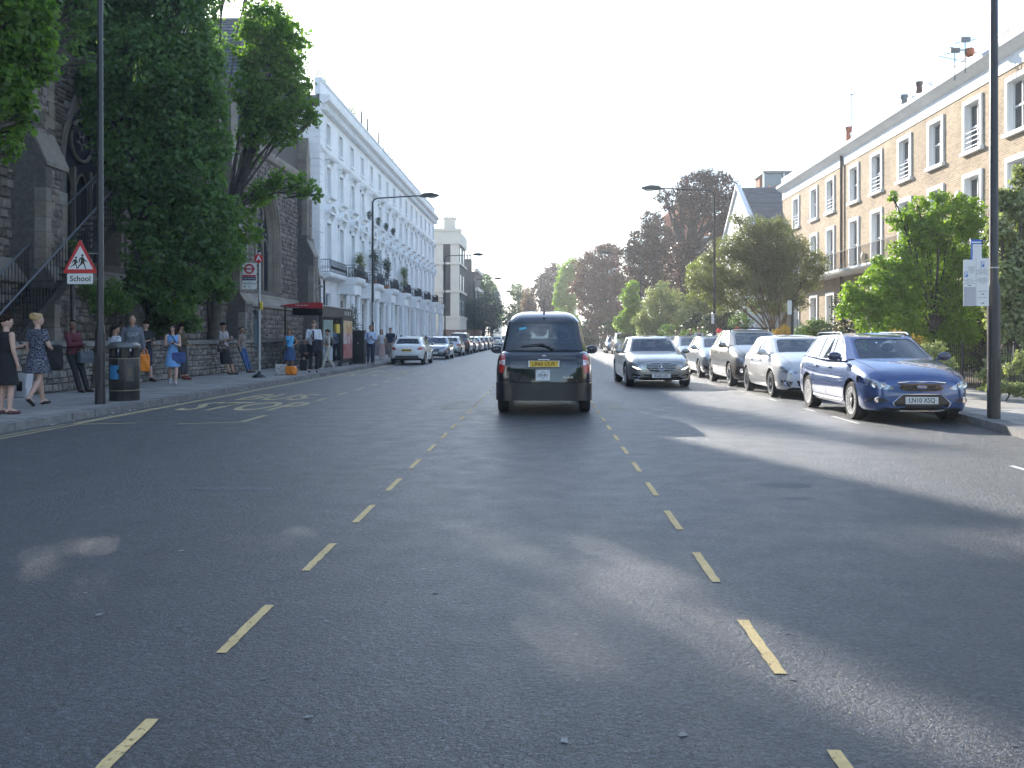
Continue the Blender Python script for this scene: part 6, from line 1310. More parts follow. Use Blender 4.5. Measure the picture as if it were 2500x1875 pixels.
        if own and mb.f:
            o = mb.build(name, m or M_under, s.root)
            if both: o['kind'] = 'stuff'
    def ridge(s, pts, w, h, m, d='front', name='bar', mirror=False, parent=None, off=0):
        """a raised bar following the surface"""
        for sg in ((1, -1) if mirror else (1,)):
            P3 = []
            for p, q in zip(pts, pts[1:]):
                k = max(1, int((Vector(q) - Vector(p)).length / .05)); P3 += [(p[0] + (q[0] - p[0]) * j / k, p[1] + (q[1] - p[1]) * j / k) for j in range(k)]
            P3.append(pts[-1]); out = []
            for p in P3:
                hh, v = s.P(p[0] * sg, p[1], d)
                if hh is not None: out.append(hh - v * (h + off))
            if len(out) > 1: b = MB(); b.tube(out, w / 2, 6); b.build(name, m, parent or s.root, smooth=60)
    def green(s, cols, types, front=(.05, .05, .06, .08), rear=(.06, .06, .12, .12), fb=.10, rb=.06, crown=.06, rm=None, gm=None, sm=(.05, .05, .05, .08), kpow=2.2, frame_side=None, rear_gm=None, cr=.16):
        sp = s.sp; gm = gm or M_glass; pm = rm or s.pm
        def zb(y): return float(np.interp(y, s.ys, s.top)) - .012
        cs = [(Vector((bx, by, zb(by) + sp.get('crown', .035) * .1)), Vector((rx, ry, rz))) for bx, by, rx, ry, rz in cols]
        mir = lambda v: Vector((-v.x, v.y, v.z))
        fr = MB(); gl = {}
        wins = []
        def patch(b0, b1, t0, t1, bul):
            def Pf(a, t):
                lo = b0.lerp(b1, a); hi = t0.lerp(t1, a); q = lo.lerp(hi, t); return q + bul * (4 * a * (1 - a))
            return Pf
        def solid(Pf, n, m=0):
            vs = [Pf(i / n, t) for t in (0, .33, .66, 1) for i in range(n + 1)]
            fr.add(vs, [(j * (n + 1) + i, j * (n + 1) + i + 1, (j + 1) * (n + 1) + i + 1, (j + 1) * (n + 1) + i) for j in range(3) for i in range(n)], m)
        def window(Pf, mg, nm, gmat, fm=0, crr=None):
            ml, mr_, mb_, mt = mg; cx, cy = (ml + 1 - mr_) / 2, (mb_ + 1 - mt) / 2; hx, hy = (1 - ml - mr_) / 2, (1 - mb_ - mt) / 2
            sx = (Pf(1, .5) - Pf(0, .5)).length; sy = (Pf(.5, 1) - Pf(.5, 0)).length; rad = (crr or cr) * min(sx * hx, sy * hy) * 2
            angs = sorted(set([2 * math.pi * k / 44 for k in range(44)] + [math.atan2(y - cy, x - cx) % (2 * math.pi) for x in (0, 1) for y in (0, 1)] + [math.atan2(sg2 * hy, sg1 * hx) % (2 * math.pi) for sg1 in (-1, 1) for sg2 in (-1, 1)]))
            inn, out = [], []
            for a in angs:
                dx, dy = math.cos(a), math.sin(a)
                to = min(((1 - cx) / dx if dx > 1e-9 else (-cx / dx if dx < -1e-9 else 9)), ((1 - cy) / dy if dy > 1e-9 else (-cy / dy if dy < -1e-9 else 9)))
                lo, hi = 0, 3
                for _ in range(22):
                    t = (lo + hi) / 2; qx, qy = abs(t * dx) * sx, abs(t * dy) * sy; ex, ey = qx - (hx * sx - rad), qy - (hy * sy - rad)
                    sdf = math.hypot(max(ex, 0), max(ey, 0)) + min(max(ex, ey), 0) - rad
                    if sdf > 0: hi = t
                    else: lo = t
                inn.append((cx + lo * dx, cy + lo * dy)); out.append((cx + to * dx, cy + to * dy))
            n = len(angs)
            def nrm(a, t):
                e = .01; u_ = Pf(min(a + e, 1), t) - Pf(max(a - e, 0), t); v_ = Pf(a, min(t + e, 1)) - Pf(a, max(t - e, 0)); w_ = u_.cross(v_).normalized()
                ctr = Vector((0, sp['L'] * .5, 1.0)); 
                return w_ if w_.dot(Pf(a, t) - ctr) > 0 else -w_
            vs = []
            for f in (1, .5, 0):
                for i_, o_ in zip(inn, out): vs.append(Pf(o_[0] * f + i_[0] * (1 - f), o_[1] * f + i_[1] * (1 - f)))
            for i_ in inn: vs.append(Pf(*i_) - nrm(*i_) * .010)
            fs = [(j * n + k, j * n + (k + 1) % n, (j + 1) * n + (k + 1) % n, (j + 1) * n + k) for j in range(2) for k in range(n)]
            fr.add(vs, fs, fm); o2 = len(fr.v) - 4 * n
            fr.f += [(o2 + 2 * n + k, o2 + 2 * n + (k + 1) % n, o2 + 3 * n + (k + 1) % n, o2 + 3 * n + k) for k in range(n)]; fr.m += [1] * n
            g = MB(); vs = []
            for f in (1, .8, .6, .4, .2, .001):
                for i_ in inn:
                    a, t = cx + (i_[0] - cx) * f, cy + (i_[1] - cy) * f; vs.append(Pf(a, t) - nrm(a, t) * .008)
            g.add(vs, [(j * n + k, j * n + (k + 1) % n, (j + 1) * n + (k + 1) % n, (j + 1) * n + k) for j in range(5) for k in range(n)])
            wins.append(g.build(nm, gmat, s.root, smooth=60)); return wins[-1]
        Z = Vector((0, 0, 0))
        s.Pfront = patch(mir(cs[0][0]), cs[0][0], mir(cs[0][1]), cs[0][1], Vector((0, -fb, 0))); s.ws = window(s.Pfront, front, 'windscreen', gm, 0)
        for i, ty in enumerate(types):
            for sg in (1, -1):
                f_ = (lambda v: v) if sg > 0 else mir
                Pf = patch(f_(cs[i][0]), f_(cs[i + 1][0]), f_(cs[i][1]), f_(cs[i + 1][1]), Vector((sg * .012, 0, 0)) if ty == 'w' else Z)
                if ty == 'w': window(Pf, sm, 'side_window', gm, frame_side or 0)
                elif ty == 'b': solid(Pf, 2, 1)
                else: solid(Pf, 2)
        s.Prear = patch(mir(cs[-1][0]), cs[-1][0], mir(cs[-1][1]), cs[-1][1], Vector((0, rb, 0))); s.rw = window(s.Prear, rear, 'rear_window', rear_gm or gm, 0)
        # roof
        loop = [s.Pfront(1 - i / 10, 1) for i in range(10, -1, -1)][::-1]
        loop = [s.Pfront(a, 1) for a in np.linspace(0, 1, 11)] + [c[1] for c in cs[1:]]
        # interpolate along the sides
        side = []
        for a, b2 in zip(cs, cs[1:]): side += [a[1].lerp(b2[1], t) for t in (.25, .5, .75, 1)]
        loop = [s.Pfront(a, 1) for a in np.linspace(0, 1, 11)] + side[:-1] + [s.Prear(a, 1) for a in np.linspace(1, 0, 11)] + [mir(v) for v in side[:-1][::-1]]
        n = len(loop); cen = sum(loop, Vector()) / n; vs = []
        for f in (1.004, 1, .985, .965, .94, .90, .84, .74, .6, .4, .2, .01):
            for p in loop:
                q = Vector((cen.x + (p.x - cen.x) * f, cen.y + (p.y - cen.y) * f, p.z * min(f, 1) ** .5 + cen.z * (1 - min(f, 1) ** .5) + crown * (1 - min(f, 1) ** kpow)))
                if f > 1: q.z -= .012
                vs.append(q)
        fr2 = MB(); fr2.add(vs, [(j * n + k, j * n + (k + 1) % n, (j + 1) * n + (k + 1) % n, (j + 1) * n + k) for j in range(11) for k in range(n)])
        s.roof = fr2.build('roof', pm, s.root, smooth=60)
        fr.build('pillars', [pm, M_gblk], s.root, smooth=35)
        # cabin floor cover, seats and dash
        bl = [s.Pfront(a, 0) for a in np.linspace(0, 1, 7)] + [c[0] for c in cs[1:-1]] + [s.Prear(a, 0) for a in np.linspace(1, 0, 7)] + [mir(c[0]) for c in cs[1:-1]][::-1]
        it = MB(); it.add([Vector((v.x * .97, v.y, v.z + .03)) for v in bl] , [tuple(range(len(bl)))])
        y0, y1 = cs[0][1].y, cs[-1][1].y; zr = cs[2][1].z; zf = zb(y0) 
        for yy, xs in ((y0 + .45, (-.36, .36)), (y0 + (1.45 if y1 - y0 > 1.5 else 1.1), (-.42, 0, .42))):
            if yy > y1: continue
            for x in xs:
                it.prism([(yy, zf - .1), (yy + .12, zf - .1), (yy + .2, zf + .14), (yy + .1, zf + .15)], 'x', x - .22, x + .22)
                it.ball((x, yy + .17, zf + .235), (.13, .055, .085), 8); it.tube([(x, yy + .15, zf + .1), (x, yy + .17, zf + .2)], .03, 6)
        it.tube([(.36 + .19 * math.cos(a), y0 - .18 + .05 * math.sin(a), zf + .02 + .17 * math.sin(a)) for a in np.linspace(0, 6.283, 15)], .014, 5)
        it.box(-.12, .12, y0 + .04, y0 + .06, zr - .13, zr - .07)
        it.build('interior', M_seat, s.root)
    def plate(s, txt, z, d, m, y=None, w=.52, x=0, tilt=0):
        h, v = s.P(x, z, d); yy = h.y + (-.012 if d == 'front' else .012)
        b = MB(); sg = -1 if d == 'front' else 1
        b.box(-w / 2, w / 2, -.004, .004, -.0575, .0575); o = b.build('number_plate', m, s.root, loc=(x, yy, z)); o.rotation_euler = (tilt, 0, 0)
        if txt: lettering(txt, .108, M_ink, o, (0, sg * .0055, 0), (R(90), 0, 0 if d == 'front' else math.pi), (.86 if len(txt) > 7 else 1, 1, 1), bold=.0009, name='plate_lettering')
        return o
    def mirrors(s, x, y, z, m=None, sc=1, reach=.13):
        for sg in (-1, 1):
            b = MB(); b.ball((sg * (x + reach), y + .02, z + .05), (.115 * sc, .055 * sc, .075 * sc), 14); b.tube([(sg * (x - .04), y + .03, z), (sg * (x + .07), y + .02, z + .03)], .028, 8)
            o = b.build('door_mirror', m or s.pm, s.root, smooth=60)
            g = MB(); g.lathe([(.001, 0), (.06, 0), (.06, .004), (.001, .004)], axis='y', n=14); gg = g.build('mirror_glass', M_mirr, o); gg.location = (sg * (x + reach), y + .072, z + .05); gg.scale = (1.5 * sc, 1, .95 * sc)
    def doors(s, ysplit, z0=.34, handles=(), zh=.86, line_m=None):
        for yy, z1 in ysplit: s.seam([(yy, z0), (yy + .02, (z0 + z1) / 2), (yy, z1)], .009)
        if len(ysplit) > 1: s.seam([(ysplit[0][0], z0), (ysplit[-1][0], z0)], .008)
        for yh in handles:
            for d in ('left', 'right'):
                h, v = s.P(yh, zh, d)
                if h is None: continue
                b = MB(); b.tube([h + Vector((0, -.09, 0)), h - v * .035 + Vector((0, -.06, 0)), h - v * .035 + Vector((0, .06, 0)), h + Vector((0, .09, 0))], .012, 6); b.build('door_handle', s.pm, s.root, smooth=60)

SEDAN = dict(L=4.88, W=.925, yf=.85, yr=3.72, r=.335, top=[(0,.56),(.03,.66),(.12,.73),(.35,.80),(.8,.88),(1.45,.97),(2.5,.96),(3.7,1.0),(4.1,1.04),(4.6,1.03),(4.82,.98),(4.88,.82)],
    bot=[(0,.30),(.1,.22),(.5,.19),(4.5,.2),(4.88,.34)], plan=[(0,.56),(.04,.68),(.12,.78),(.3,.86),(.7,.915),(1.2,.925),(3.9,.925),(4.4,.88),(4.7,.80),(4.88,.64)], crown=.045, tw=.23)
SED_C = [(.72,1.42,.56,2.08,1.375),(.83,1.62,.61,2.2,1.385),(.85,2.45,.64,2.5,1.405),(.85,2.52,.64,2.57,1.405),(.83,3.35,.62,3.3,1.39),(.79,3.9,.58,3.5,1.36),(.70,4.05,.52,3.6,1.35)]; SED_T = 'pwbwpp'
ESTATE = dict(L=4.47, W=.92, yf=.86, yr=3.50, r=.325, top=[(0,.60),(.03,.68),(.12,.76),(.35,.85),(.7,.93),(1.15,1.01),(2.5,.99),(4.0,1.06),(4.3,1.04),(4.42,.98),(4.47,.85)],
    bot=[(0,.26),(.1,.20),(.5,.2),(4.1,.22),(4.47,.34)], plan=[(0,.60),(.04,.70),(.12,.80),(.3,.88),(.6,.915),(1.1,.92),(3.7,.92),(4.2,.88),(4.40,.80),(4.47,.70)], crown=.05, tw=.215)
EST_C = [(.70,1.10,.57,1.88,1.41),(.83,1.32,.63,2.0,1.425),(.85,2.2,.66,2.24,1.455),(.85,2.28,.66,2.31,1.455),(.84,3.02,.65,2.98,1.45),(.84,3.1,.65,3.06,1.45),(.81,3.98,.61,3.82,1.42),(.75,4.24,.57,3.98,1.405)]; EST_T = 'pwbwbwp'
HATCH = dict(L=3.97, W=.87, yf=.80, yr=3.34, r=.31, top=[(0,.60),(.03,.69),(.12,.77),(.35,.86),(.65,.94),(1.0,1.02),(2.2,1.0),(3.4,1.05),(3.75,1.03),(3.9,.96),(3.97,.82)],
    bot=[(0,.26),(.1,.2),(.5,.2),(3.6,.22),(3.97,.34)], plan=[(0,.56),(.04,.66),(.12,.75),(.3,.82),(.6,.86),(1,.87),(3.3,.87),(3.7,.83),(3.88,.76),(3.97,.66)], crown=.05, tw=.2)
HAT_C = [(.66,.98,.53,1.74,1.385),(.78,1.18,.59,1.86,1.40),(.80,2.05,.62,2.08,1.425),(.80,2.12,.62,2.15,1.425),(.79,2.9,.61,2.82,1.415),(.75,3.4,.58,3.25,1.385),(.70,3.66,.54,3.42,1.37)]; HAT_T = 'pwbwpp'
def scaled(spec, cols, sx, sy, sz, **kw):
    q = dict(spec); q['L'] = spec['L'] * sy; q['W'] = spec['W'] * sx; q['yf'] *= sy; q['yr'] *= sy; q['r'] = spec['r'] * (1 + (sz - 1) * .6)
    for k in ('top', 'bot'): q[k] = [(a * sy, b * sz) for a, b in spec[k]]
    q['plan'] = [(a * sy, b * sx) for a, b in spec['plan']]; q.update(kw)
    return q, [(a * sx, b * sy, c * sx, d * sy, e * sz) for a, b, c, d, e in cols]

# ---- black cab, seen from behind
TAXI = dict(L=4.58, W=.885, yf=.80, yr=3.70, r=.335, arch=.05, top=[(0,.78),(.05,.86),(.3,.95),(.9,1.01),(1.4,1.07),(2.5,1.09),(3.9,1.15),(4.25,1.17),(4.42,1.14),(4.52,1.04),(4.58,.90)],
    bot=[(0,.3),(.1,.24),(4.3,.26),(4.58,.30)], plan=[(0,.6),(.06,.74),(.25,.83),(.7,.875),(1.2,.885),(3.9,.885),(4.25,.880),(4.42,.862),(4.51,.82),(4.555,.76),(4.58,.70)],
    sec=[(0,0),(.86,0),(.95,.02),(.985,.1),(1.0,.28),(1.0,.5),(.992,.68),(.975,.80),(.95,.89),(.91,.95),(.85,.985),(.70,1.0),(.4,1.0),(0,1.0)], crown=.02, tw=.2, sharp=50)
TAXI_C = [(.66,1.46,.60,2.0,1.70),(.79,1.68,.65,2.12,1.71),(.82,2.6,.675,2.62,1.715),(.82,2.68,.675,2.70,1.715),(.815,3.5,.675,3.48,1.715),(.81,3.6,.675,3.56,1.715),(.80,3.98,.67,3.84,1.71),(.775,4.17,.655,3.99,1.70),(.72,4.28,.625,4.10,1.69)]
p_taxi = paint('black cab paint', (.006, .0075, .012), 0, .12)
tx = Car('taxi', 'black cab driving away down the middle of the road', 'taxi', TAXI, p_taxi, (-.035, 16.28 + 4.58, 0), math.pi, rim=('plain', 7))
tx.green(TAXI_C, 'pwpwpwpp', front=(.05,.05,.06,.08), rear=(.04,.04,.27,.045), rb=.06, crown=.195, kpow=5, cr=.30, rear_gm=glass('cab rear glass', (.40, .55, .66), .42))
# rear bumper wrapping round the corners, sills and front bumper
def plan_path(spec, y0, y1, off, n=26):
    ys = np.linspace(y0, y1, n); w = np.interp(ys, [a for a, b in spec['plan']], [b for a, b in spec['plan']]) + off
    return [(x, y) for x, y in zip(w, ys)]
def bumper(car, z0, z1, out, y0, m, name='rear_bumper', front=False):
    sp = car.sp; Ln = sp['L']
    rt = [(.858, y0), (.858, Ln - .30), (.852, Ln - .20), (.83, Ln - .10), (.785, Ln - .03), (.70, Ln + .015), (.55, Ln + .04), (.35, Ln + .05), (.15, Ln + .055)]; rt = [(x * .972 - (.03 if front else 0), y) for x, y in rt]
    path = [(x * sp['W'] / .885, y) for x, y in rt]; path = path + [(-x, y) for x, y in path[::-1]]
    if front: path = [(x, Ln - y) for x, y in path][::-1]
    h = z1 - z0
    prof = [(-.05, z0), (-out * .8, z0), (out * .3, z0 + h * .22), (out * .9, z0 + h * .5), (out, z0 + h * .68), (out * .98, z0 + h * .72), (out * .8, z0 + h * .75), (out * .98, z0 + h * .78), (out * .9, z0 + h * .88), (out * .3, z1), (-.05, z1)]
    b = MB(); ubar(b, path, [(-o_, z) for o_, z in prof]); return b.build(name, m, car.root, smooth=35)
bumper(tx, .27, .585, .03, 3.70 + .40, paint('cab bumper black', (.004, .005, .007), 0, .30)); bumper(tx, .27, .56, .03, 4.2, M_blk, 'front_bumper', True)
tx.feat('boot_shadow_gap', [(-.66, .585), (.66, .585), (.66, .60), (-.66, .60)], M_under, 'rear', .002)
# boot lid outline
tx.seam([(.615, .60), (.62, .8), (.615, 1.0), (.60, 1.13)], .010, 'rear', both=True)
tx.seam([(-.60, 1.135), (-.3, 1.15), (0, 1.155), (.3, 1.15), (.60, 1.135)], .009, 'rear', both=False)
for sg in (1, -1):                                   # tall rear lamps: red, clear, red
    ol = [(.715, 1.105), (.765, 1.10), (.80, 1.05), (.822, .95), (.828, .86), (.815, .79), (.785, .755), (.745, .765), (.715, .83), (.700, .93), (.70, 1.03)]
    lp = tx.feat('tail_lamp', [(x * sg, z) for x, z in ol], M_red, 'rear', .012)
    tx.feat('clear_band', [(x * sg, z) for x, z in ((.704, 1.005), (.808, .995), (.818, .915), (.704, .905))], M_clr, 'rear', .0145, parent=lp)
    tx.feat('amber_bulb', [(x * sg, z) for x, z in ((.74, .98), (.775, .98), (.78, .94), (.74, .94))], mat('pink bulb', (.6, .2, .15), .3), 'rear', .016, parent=lp)
    tx.seam([(.66 * sg, 1.12), (.665 * sg, .8), (.67 * sg, .62)], .006, 'rear', both=False)
# number plate recess and plate
tx.feat('plate_recess', [(-.31, 1.03), (.31, 1.03), (.32, .97), (.31, .855), (-.31, .855), (-.32, .97)], M_gblk, 'rear', .004)
tx.feat('plate_lamp_bar', [(-.105, 1.015), (.105, 1.015), (.105, 1.0), (-.105, 1.0)], M_clr, 'rear', .020)
np_ = tx.plate('LR60 OUK', .93, 'rear', M_pw, w=.56); np_.location.y += .014
pi = MB(); pi.box(-.255, .255, .0042, .0055, -.052, .052); pi.build('plate_face', M_pyl if 'M_pyl' in globals() else M_py, np_)
for ch in np_.children:
    if ch.name.startswith('plate_lettering'): ch.location.y = .0065
lettering('·', .2, M_ink, np_, (.238, .0068, .02), (R(90), 0, math.pi), name='plate_dot'); lettering('·', .2, M_ink, np_, (-.238, .0068, .02), (R(90), 0, math.pi), name='plate_dot')
h, _ = tx.P(0, .725, 'rear')
b = MB(); b.box(-.128, .128, 0, .006, -.095, .095); lic = b.build('licence_plate', mat('licence plate white', (.62, .64, .66), .45), tx.root, loc=(.02, h.y + .010, .725))
lettering('20181', .072, M_ink, lic, (0, .008, .0), (R(90), 0, math.pi), bold=.001, name='plate_lettering')
gi = mat('grey ink', (.2, .22, .24), .5)
b = MB()
for z, w in ((.07, .05), (.052, .09), (-.042, .06), (-.068, .045)): b.box(-w / 2, w / 2, .0075, .0082, z - .004, z + .004)
for x in (-.105, .105): b.box(x - .012, x + .012, .0075, .0082, .062, .078)
tag(b.build('small_print', gi, lic), kind='stuff')
h, _ = tx.P(-.44, .70, 'rear')
lettering('VOGUE', .045, M_chr, tx.root, (-.435, h.y + .006, .685), (R(90), 0, math.pi), (1.15, 1, 1), bold=.0012, extrude=.003, name='badge_lettering', space=1.1)
h, _ = tx.P(0, 1.075, 'rear'); b = MB(); b.lathe([(.001, 0), (.047, 0), (.047, .006), (.04, .01), (.001, .01)], axis='y', n=20); bd = b.build('boot_badge', M_badge, tx.root, loc=(0, h.y, 1.075)); bd.scale = (1.05, 1, .36)
b = MB(); b.lathe([(.001, 0), (.03, 0), (.03, .012), (.001, .012)], axis='y', n=20); bb = b.build('badge_ring', M_chr, bd)
bb.scale = (1.2, 1, .6)
# window furniture: wiper, high brake lamp, sticker
w1 = MB(); a0 = Vector((-.16, 4.30, 1.19)); w1.tube([a0 + Vector((0, .06, 0)), a0 + Vector((.10, .055, .045)), a0 + Vector((.20, .035, .085))], .011, 6)
w1.tube([(.42, 4.325, 1.245), (.25, 4.34, 1.27), (0.02, 4.345, 1.285), (-.02, 4.34, 1.28)], .010, 6); w1.tube([(-.12, 4.35, 1.235), (.12, 4.345, 1.275)], .009, 6); w1.lathe([(.03, 0), (.026, .03), (.001, .03)], (-.16, 4.30, 1.185), 'y', 10); w1.build('wiper', M_blk, tx.root, smooth=50)
P_ = tx.Prear(.5, .90); b = MB(); b.box(-.14, .14, -.05, .0, -.018, .018); b.build('brake_lamp', mat('brake lamp', (.25, .08, .08), .3), tx.root, loc=(0, P_.y - .03, P_.z))
def on_rear(a, t): return tx.Prear(a, t) + Vector((0, -.004, 0))
b = MB(); b.add([on_rear(.86, .80), on_rear(.755, .84), on_rear(.755, .76), on_rear(.845, .725)], [(0, 1, 2, 3)]); b.build('window_sticker', mat('cyan sticker', (.08, .42, .55), .5), tx.root)
b = MB(); b.tube([(0, 4.03, 1.85), (0, 4.01, 1.99), (0, 3.99, 2.18)], [.008, .005, .003], 6); b.ball((0, 4.03, 1.86), (.022, .04, .035), 10); b.build('aerial', M_blk, tx.root, smooth=60)
tx.mirrors(.83, 1.78, 1.10, p_taxi, 1.2, .16)
b = MB(); b.tube([(-.42, 4.5, .27), (-.42, 4.66, .255)], .025, 10); b.tube([(-.55, 4.2, .3), (-.42, 4.5, .27)], .025, 8); b.build('exhaust', M_chr, tx.root, smooth=50)
b = MB(); b.box(-.6, .6, 3.1, 3.5, 1.2, 1.38); b.tube([(-.62, 3.45, 1.3), (.62, 3.45, 1.3)], .05, 8)
for x in (-.36, .36): b.ball((x, 3.5, 1.44), (.13, .05, .07), 10)
b.build('rear_bench', M_seat, tx.root)
M_vest = mat('passenger clothing', (.03, .035, .05), .8)
tx.doors([(1.62, 1.02), (2.63, 1.05), (3.55, 1.05)], handles=(2.45, 2.85), zh=.92)
# roof sign on the cab's front edge
b = MB(); b.box(-.2, .2, 2.05, 2.15, 1.82, 1.93); b.build('roof_sign', M_amb, tx.root)

# ---- oncoming silver saloon
p_merc = paint('warm silver paint', (.30, .295, .275), .75, .28)
mc = Car('saloon_car', 'silver grey saloon with a star grille driving towards the camera beside the cab', 'car', SEDAN, p_merc, (3.20, 25.15, 0), R(1.5), rim=('plain', 10))
mc.green(SED_C, SED_T, front=(.035,.035,.04,.09), rear=(.06,.06,.08,.12), fb=.14, crown=.055)
gr = mc.feat('grille', [(-.43,.665),(-.2,.69),(.2,.69),(.43,.665),(.40,.55),(.30,.455),(.15,.435),(-.15,.435),(-.30,.455),(-.40,.55)], M_gblk, off=.003)
ol = [(-.43,.665),(-.2,.69),(.2,.69),(.43,.665),(.40,.55),(.30,.455),(.15,.435),(-.15,.435),(-.30,.455),(-.40,.55),(-.43,.665)]
mc.ridge(ol, .018, .008, M_chr, name='grille_surround', parent=gr)
for z, w in ((.635, .40), (.575, .38), (.515, .33)): mc.ridge([(-w, z), (w, z)], .017, .012, M_chr, name='grille_slat', parent=gr)
h, _ = mc.P(0, .57, 'front'); b = MB(); st = 28
for i in range(st):
    pass
b.tube([(.095 * math.cos(a), 0, .095 * math.sin(a)) for a in np.linspace(0, 2 * math.pi, 29)], .010, 6, caps=False)
for a in (90, 210, 330):
    c_, s_ = math.cos(R(a)), math.sin(R(a)); t_ = Vector((-s_, 0, c_)) * .02; tip = Vector((c_ * .09, 0, s_ * .09)); b.add([tip, t_, Vector((0, -.012, 0)), -t_, -Vector((c_, 0, s_)) * .01], [(0, 1, 2), (0, 2, 3), (1, 4, 2), (4, 3, 2)])
b.build('star_emblem', M_chr, gr, smooth=50, loc=(0, h.y - .03, .57))
mc.feat('headlamp', [(.46,.505),(.50,.57),(.60,.64),(.74,.70),(.80,.70),(.835,.63),(.80,.56),(.68,.505),(.54,.475)], M_hl, mirror=True, off=.004)
mc.feat('daytime_lamp', [(.55,.505),(.66,.52),(.77,.575),(.78,.60),(.64,.55)], M_drl, mirror=True, off=.008)
mc.feat('lower_intake', [(-.50,.375),(.50,.375),(.40,.24),(.25,.215),(-.25,.215),(-.40,.24)], M_gblk, off=.003)
mc.feat('side_intake', [(.56,.34),(.78,.40),(.80,.34),(.78,.26),(.60,.25)], M_gblk, mirror=True, off=.003)
mc.ridge([(.57,.295),(.78,.32)], .012, .01, M_chr, mirror=True, name='intake_bar')
mc.ridge([(-.42,.20),(0,.205),(.42,.20)], .02, .01, M_chr, name='lip_trim'); mc.ridge([(.42,.20),(.6,.225),(.80,.235)], .02, .01, M_chr, mirror=True, name='lip_trim')
mc.plate('KU63 LFL', .335, 'front', M_pw)
mc.mirrors(.86, 1.68, .95); mc.doors([(1.45, .93), (2.48, .95), (3.35, .93)], handles=(2.3, 3.2), zh=.83)
mc.seam([(.60, .2), (.64, .6), (.66, 1.35)], .008, 'top'); mc.seam([(-.5, .19), (0, .17), (.5, .19)], .008, 'top', both=False)
for x0_, x1_ in ((-.62, -.02), (-.04, .55)):
    b = MB(); b.tube([mc.Pfront(.5 + x0_ / 1.44, .03) + Vector((0, -.02, .0)), mc.Pfront(.5 + (x0_ + x1_) / 2.88, .06) + Vector((0, -.02, 0)), mc.Pfront(.5 + x1_ / 1.44, .05) + Vector((0, -.02, 0))], .010, 5); b.build('wiper', M_blk, mc.root)
b = MB(); b.add([mc.Pfront(.90, .80) + Vector((0, -.004, .004)), mc.Pfront(.94, .80) + Vector((0, -.004, .004)), mc.Pfront(.935, .88) + Vector((0, -.004, .004)), mc.Pfront(.895, .88) + Vector((0, -.004, .004))], [(0, 1, 2, 3)]); b.build('tax_disc', mat('paper disc', (.6, .6, .55), .6), mc.root)

# ---- blue estate
p_ford = paint('mid blue metallic paint', (.035, .075, .21), .4, .27)
ESTATE, EST_C = scaled(ESTATE, EST_C, .955, 1, 1)
fo = Car('estate_car', 'blue estate car parked nearest on the right with pale multi-spoke wheels', 'car', ESTATE, p_ford, (6.09, 14.86, 0), R(-.6), rim=('pale', 18), group='cars parked along the right kerb')
fo.green(EST_C, EST_T, front=(.035,.035,.035,.07), rear=(.07,.07,.12,.1), fb=.13, crown=.055, sm=(.05,.05,.05,.09))
ug = fo.feat('upper_grille', [(-.37,.655),(.37,.655),(.34,.57),(.24,.535),(-.24,.535),(-.34,.57)], M_gblk, off=.003)
fo.ridge([(-.38,.67),(-.2,.685),(.2,.685),(.38,.67)], .026, .008, M_chr, name='bonnet_trim')
for z in (.62, .585, .555): fo.ridge([(-.32, z), (.32, z)], .008, .006, M_blk, name='grille_slat', parent=ug)
lg = fo.feat('lower_grille', [(-.46,.345),(-.30,.485),(.30,.485),(.46,.345),(.40,.235),(.30,.205),(-.30,.205),(-.40,.235)], M_gblk, off=.003)
fo.ridge([(-.46,.345),(-.30,.485),(.30,.485),(.46,.345),(.40,.235),(.30,.205),(-.30,.205),(-.40,.235),(-.46,.345)], .018, .008, M_chr, name='grille_surround', parent=lg)
for z in (.265, .30, .33): fo.ridge([(-.36, z), (.36, z)], .008, .006, M_blk, name='grille_slat', parent=lg)
h, _ = fo.P(0, .605, 'front'); b = MB(); b.lathe([(.001, -.012), (.062, -.010), (.062, 0), (.001, 0)], axis='y', n=24); e_ = b.build('oval_badge', M_badge, fo.root, loc=(0, h.y - .005, .605)); e_.scale = (1.2, 1, .5)
b = MB(); b.tube([(.066 * math.cos(a), -.012, .066 * math.sin(a)) for a in np.linspace(0, 2 * math.pi, 25)], .007, 6, caps=False); b.build('badge_ring', M_chr, e_, smooth=60)
lettering('Ford', .075, M_chr, e_, (0, -.0135, 0), scale=(.72, 1.5, 1), bold=.001, name='badge_lettering')
hl = fo.feat('headlamp', [(.43,.575),(.52,.635),(.68,.70),(.82,.765),(.875,.775),(.895,.71),(.86,.65),(.76,.60),(.60,.565),(.48,.56)], M_hl, mirror=True, off=.004)
for sg in (1, -1):
    for x, r_ in ((.60, .035), (.71, .045)):
        hh, v = fo.P(x * sg, .63, 'front'); b = MB(); b.lathe([(r_ + .008, 0), (r_, -.006), (r_ * .5, .0), (.001, .003)], axis='y', n=16); b.build('lamp_bowl', M_chr, fo.root, smooth=50, loc=(x * sg, hh.y - .008, .63))
fo.feat('fog_surround', [(.52,.36),(.56,.41),(.70,.445),(.80,.42),(.82,.36),(.72,.335)], M_blk, mirror=True, off=.003)
for sg in (1, -1):
    hh, v = fo.P(.685 * sg, .39, 'front'); b = MB(); b.lathe([(.05, 0), (.05, -.012), (.040, -.014), (.036, -.006), (.001, -.004)], axis='y', n=18); b.build('fog_lamp', M_chr, fo.root, smooth=40, loc=(.685 * sg, hh.y - .004, .39))
fo.plate('LN10 XSQ', .385, 'front', M_pw)
fo.mirrors(.87, 1.40, 1.02, paint('dark blue cap', (.012, .022, .07), .2, .3), 1.05, .09); fo.doors([(1.28, .98), (2.24, .98), (3.06, .98)], handles=(2.08, 2.92), zh=.86)
fo.seam([(.58, .12), (.63, .45), (.68, .9), (.70, 1.1)], .008, 'top')
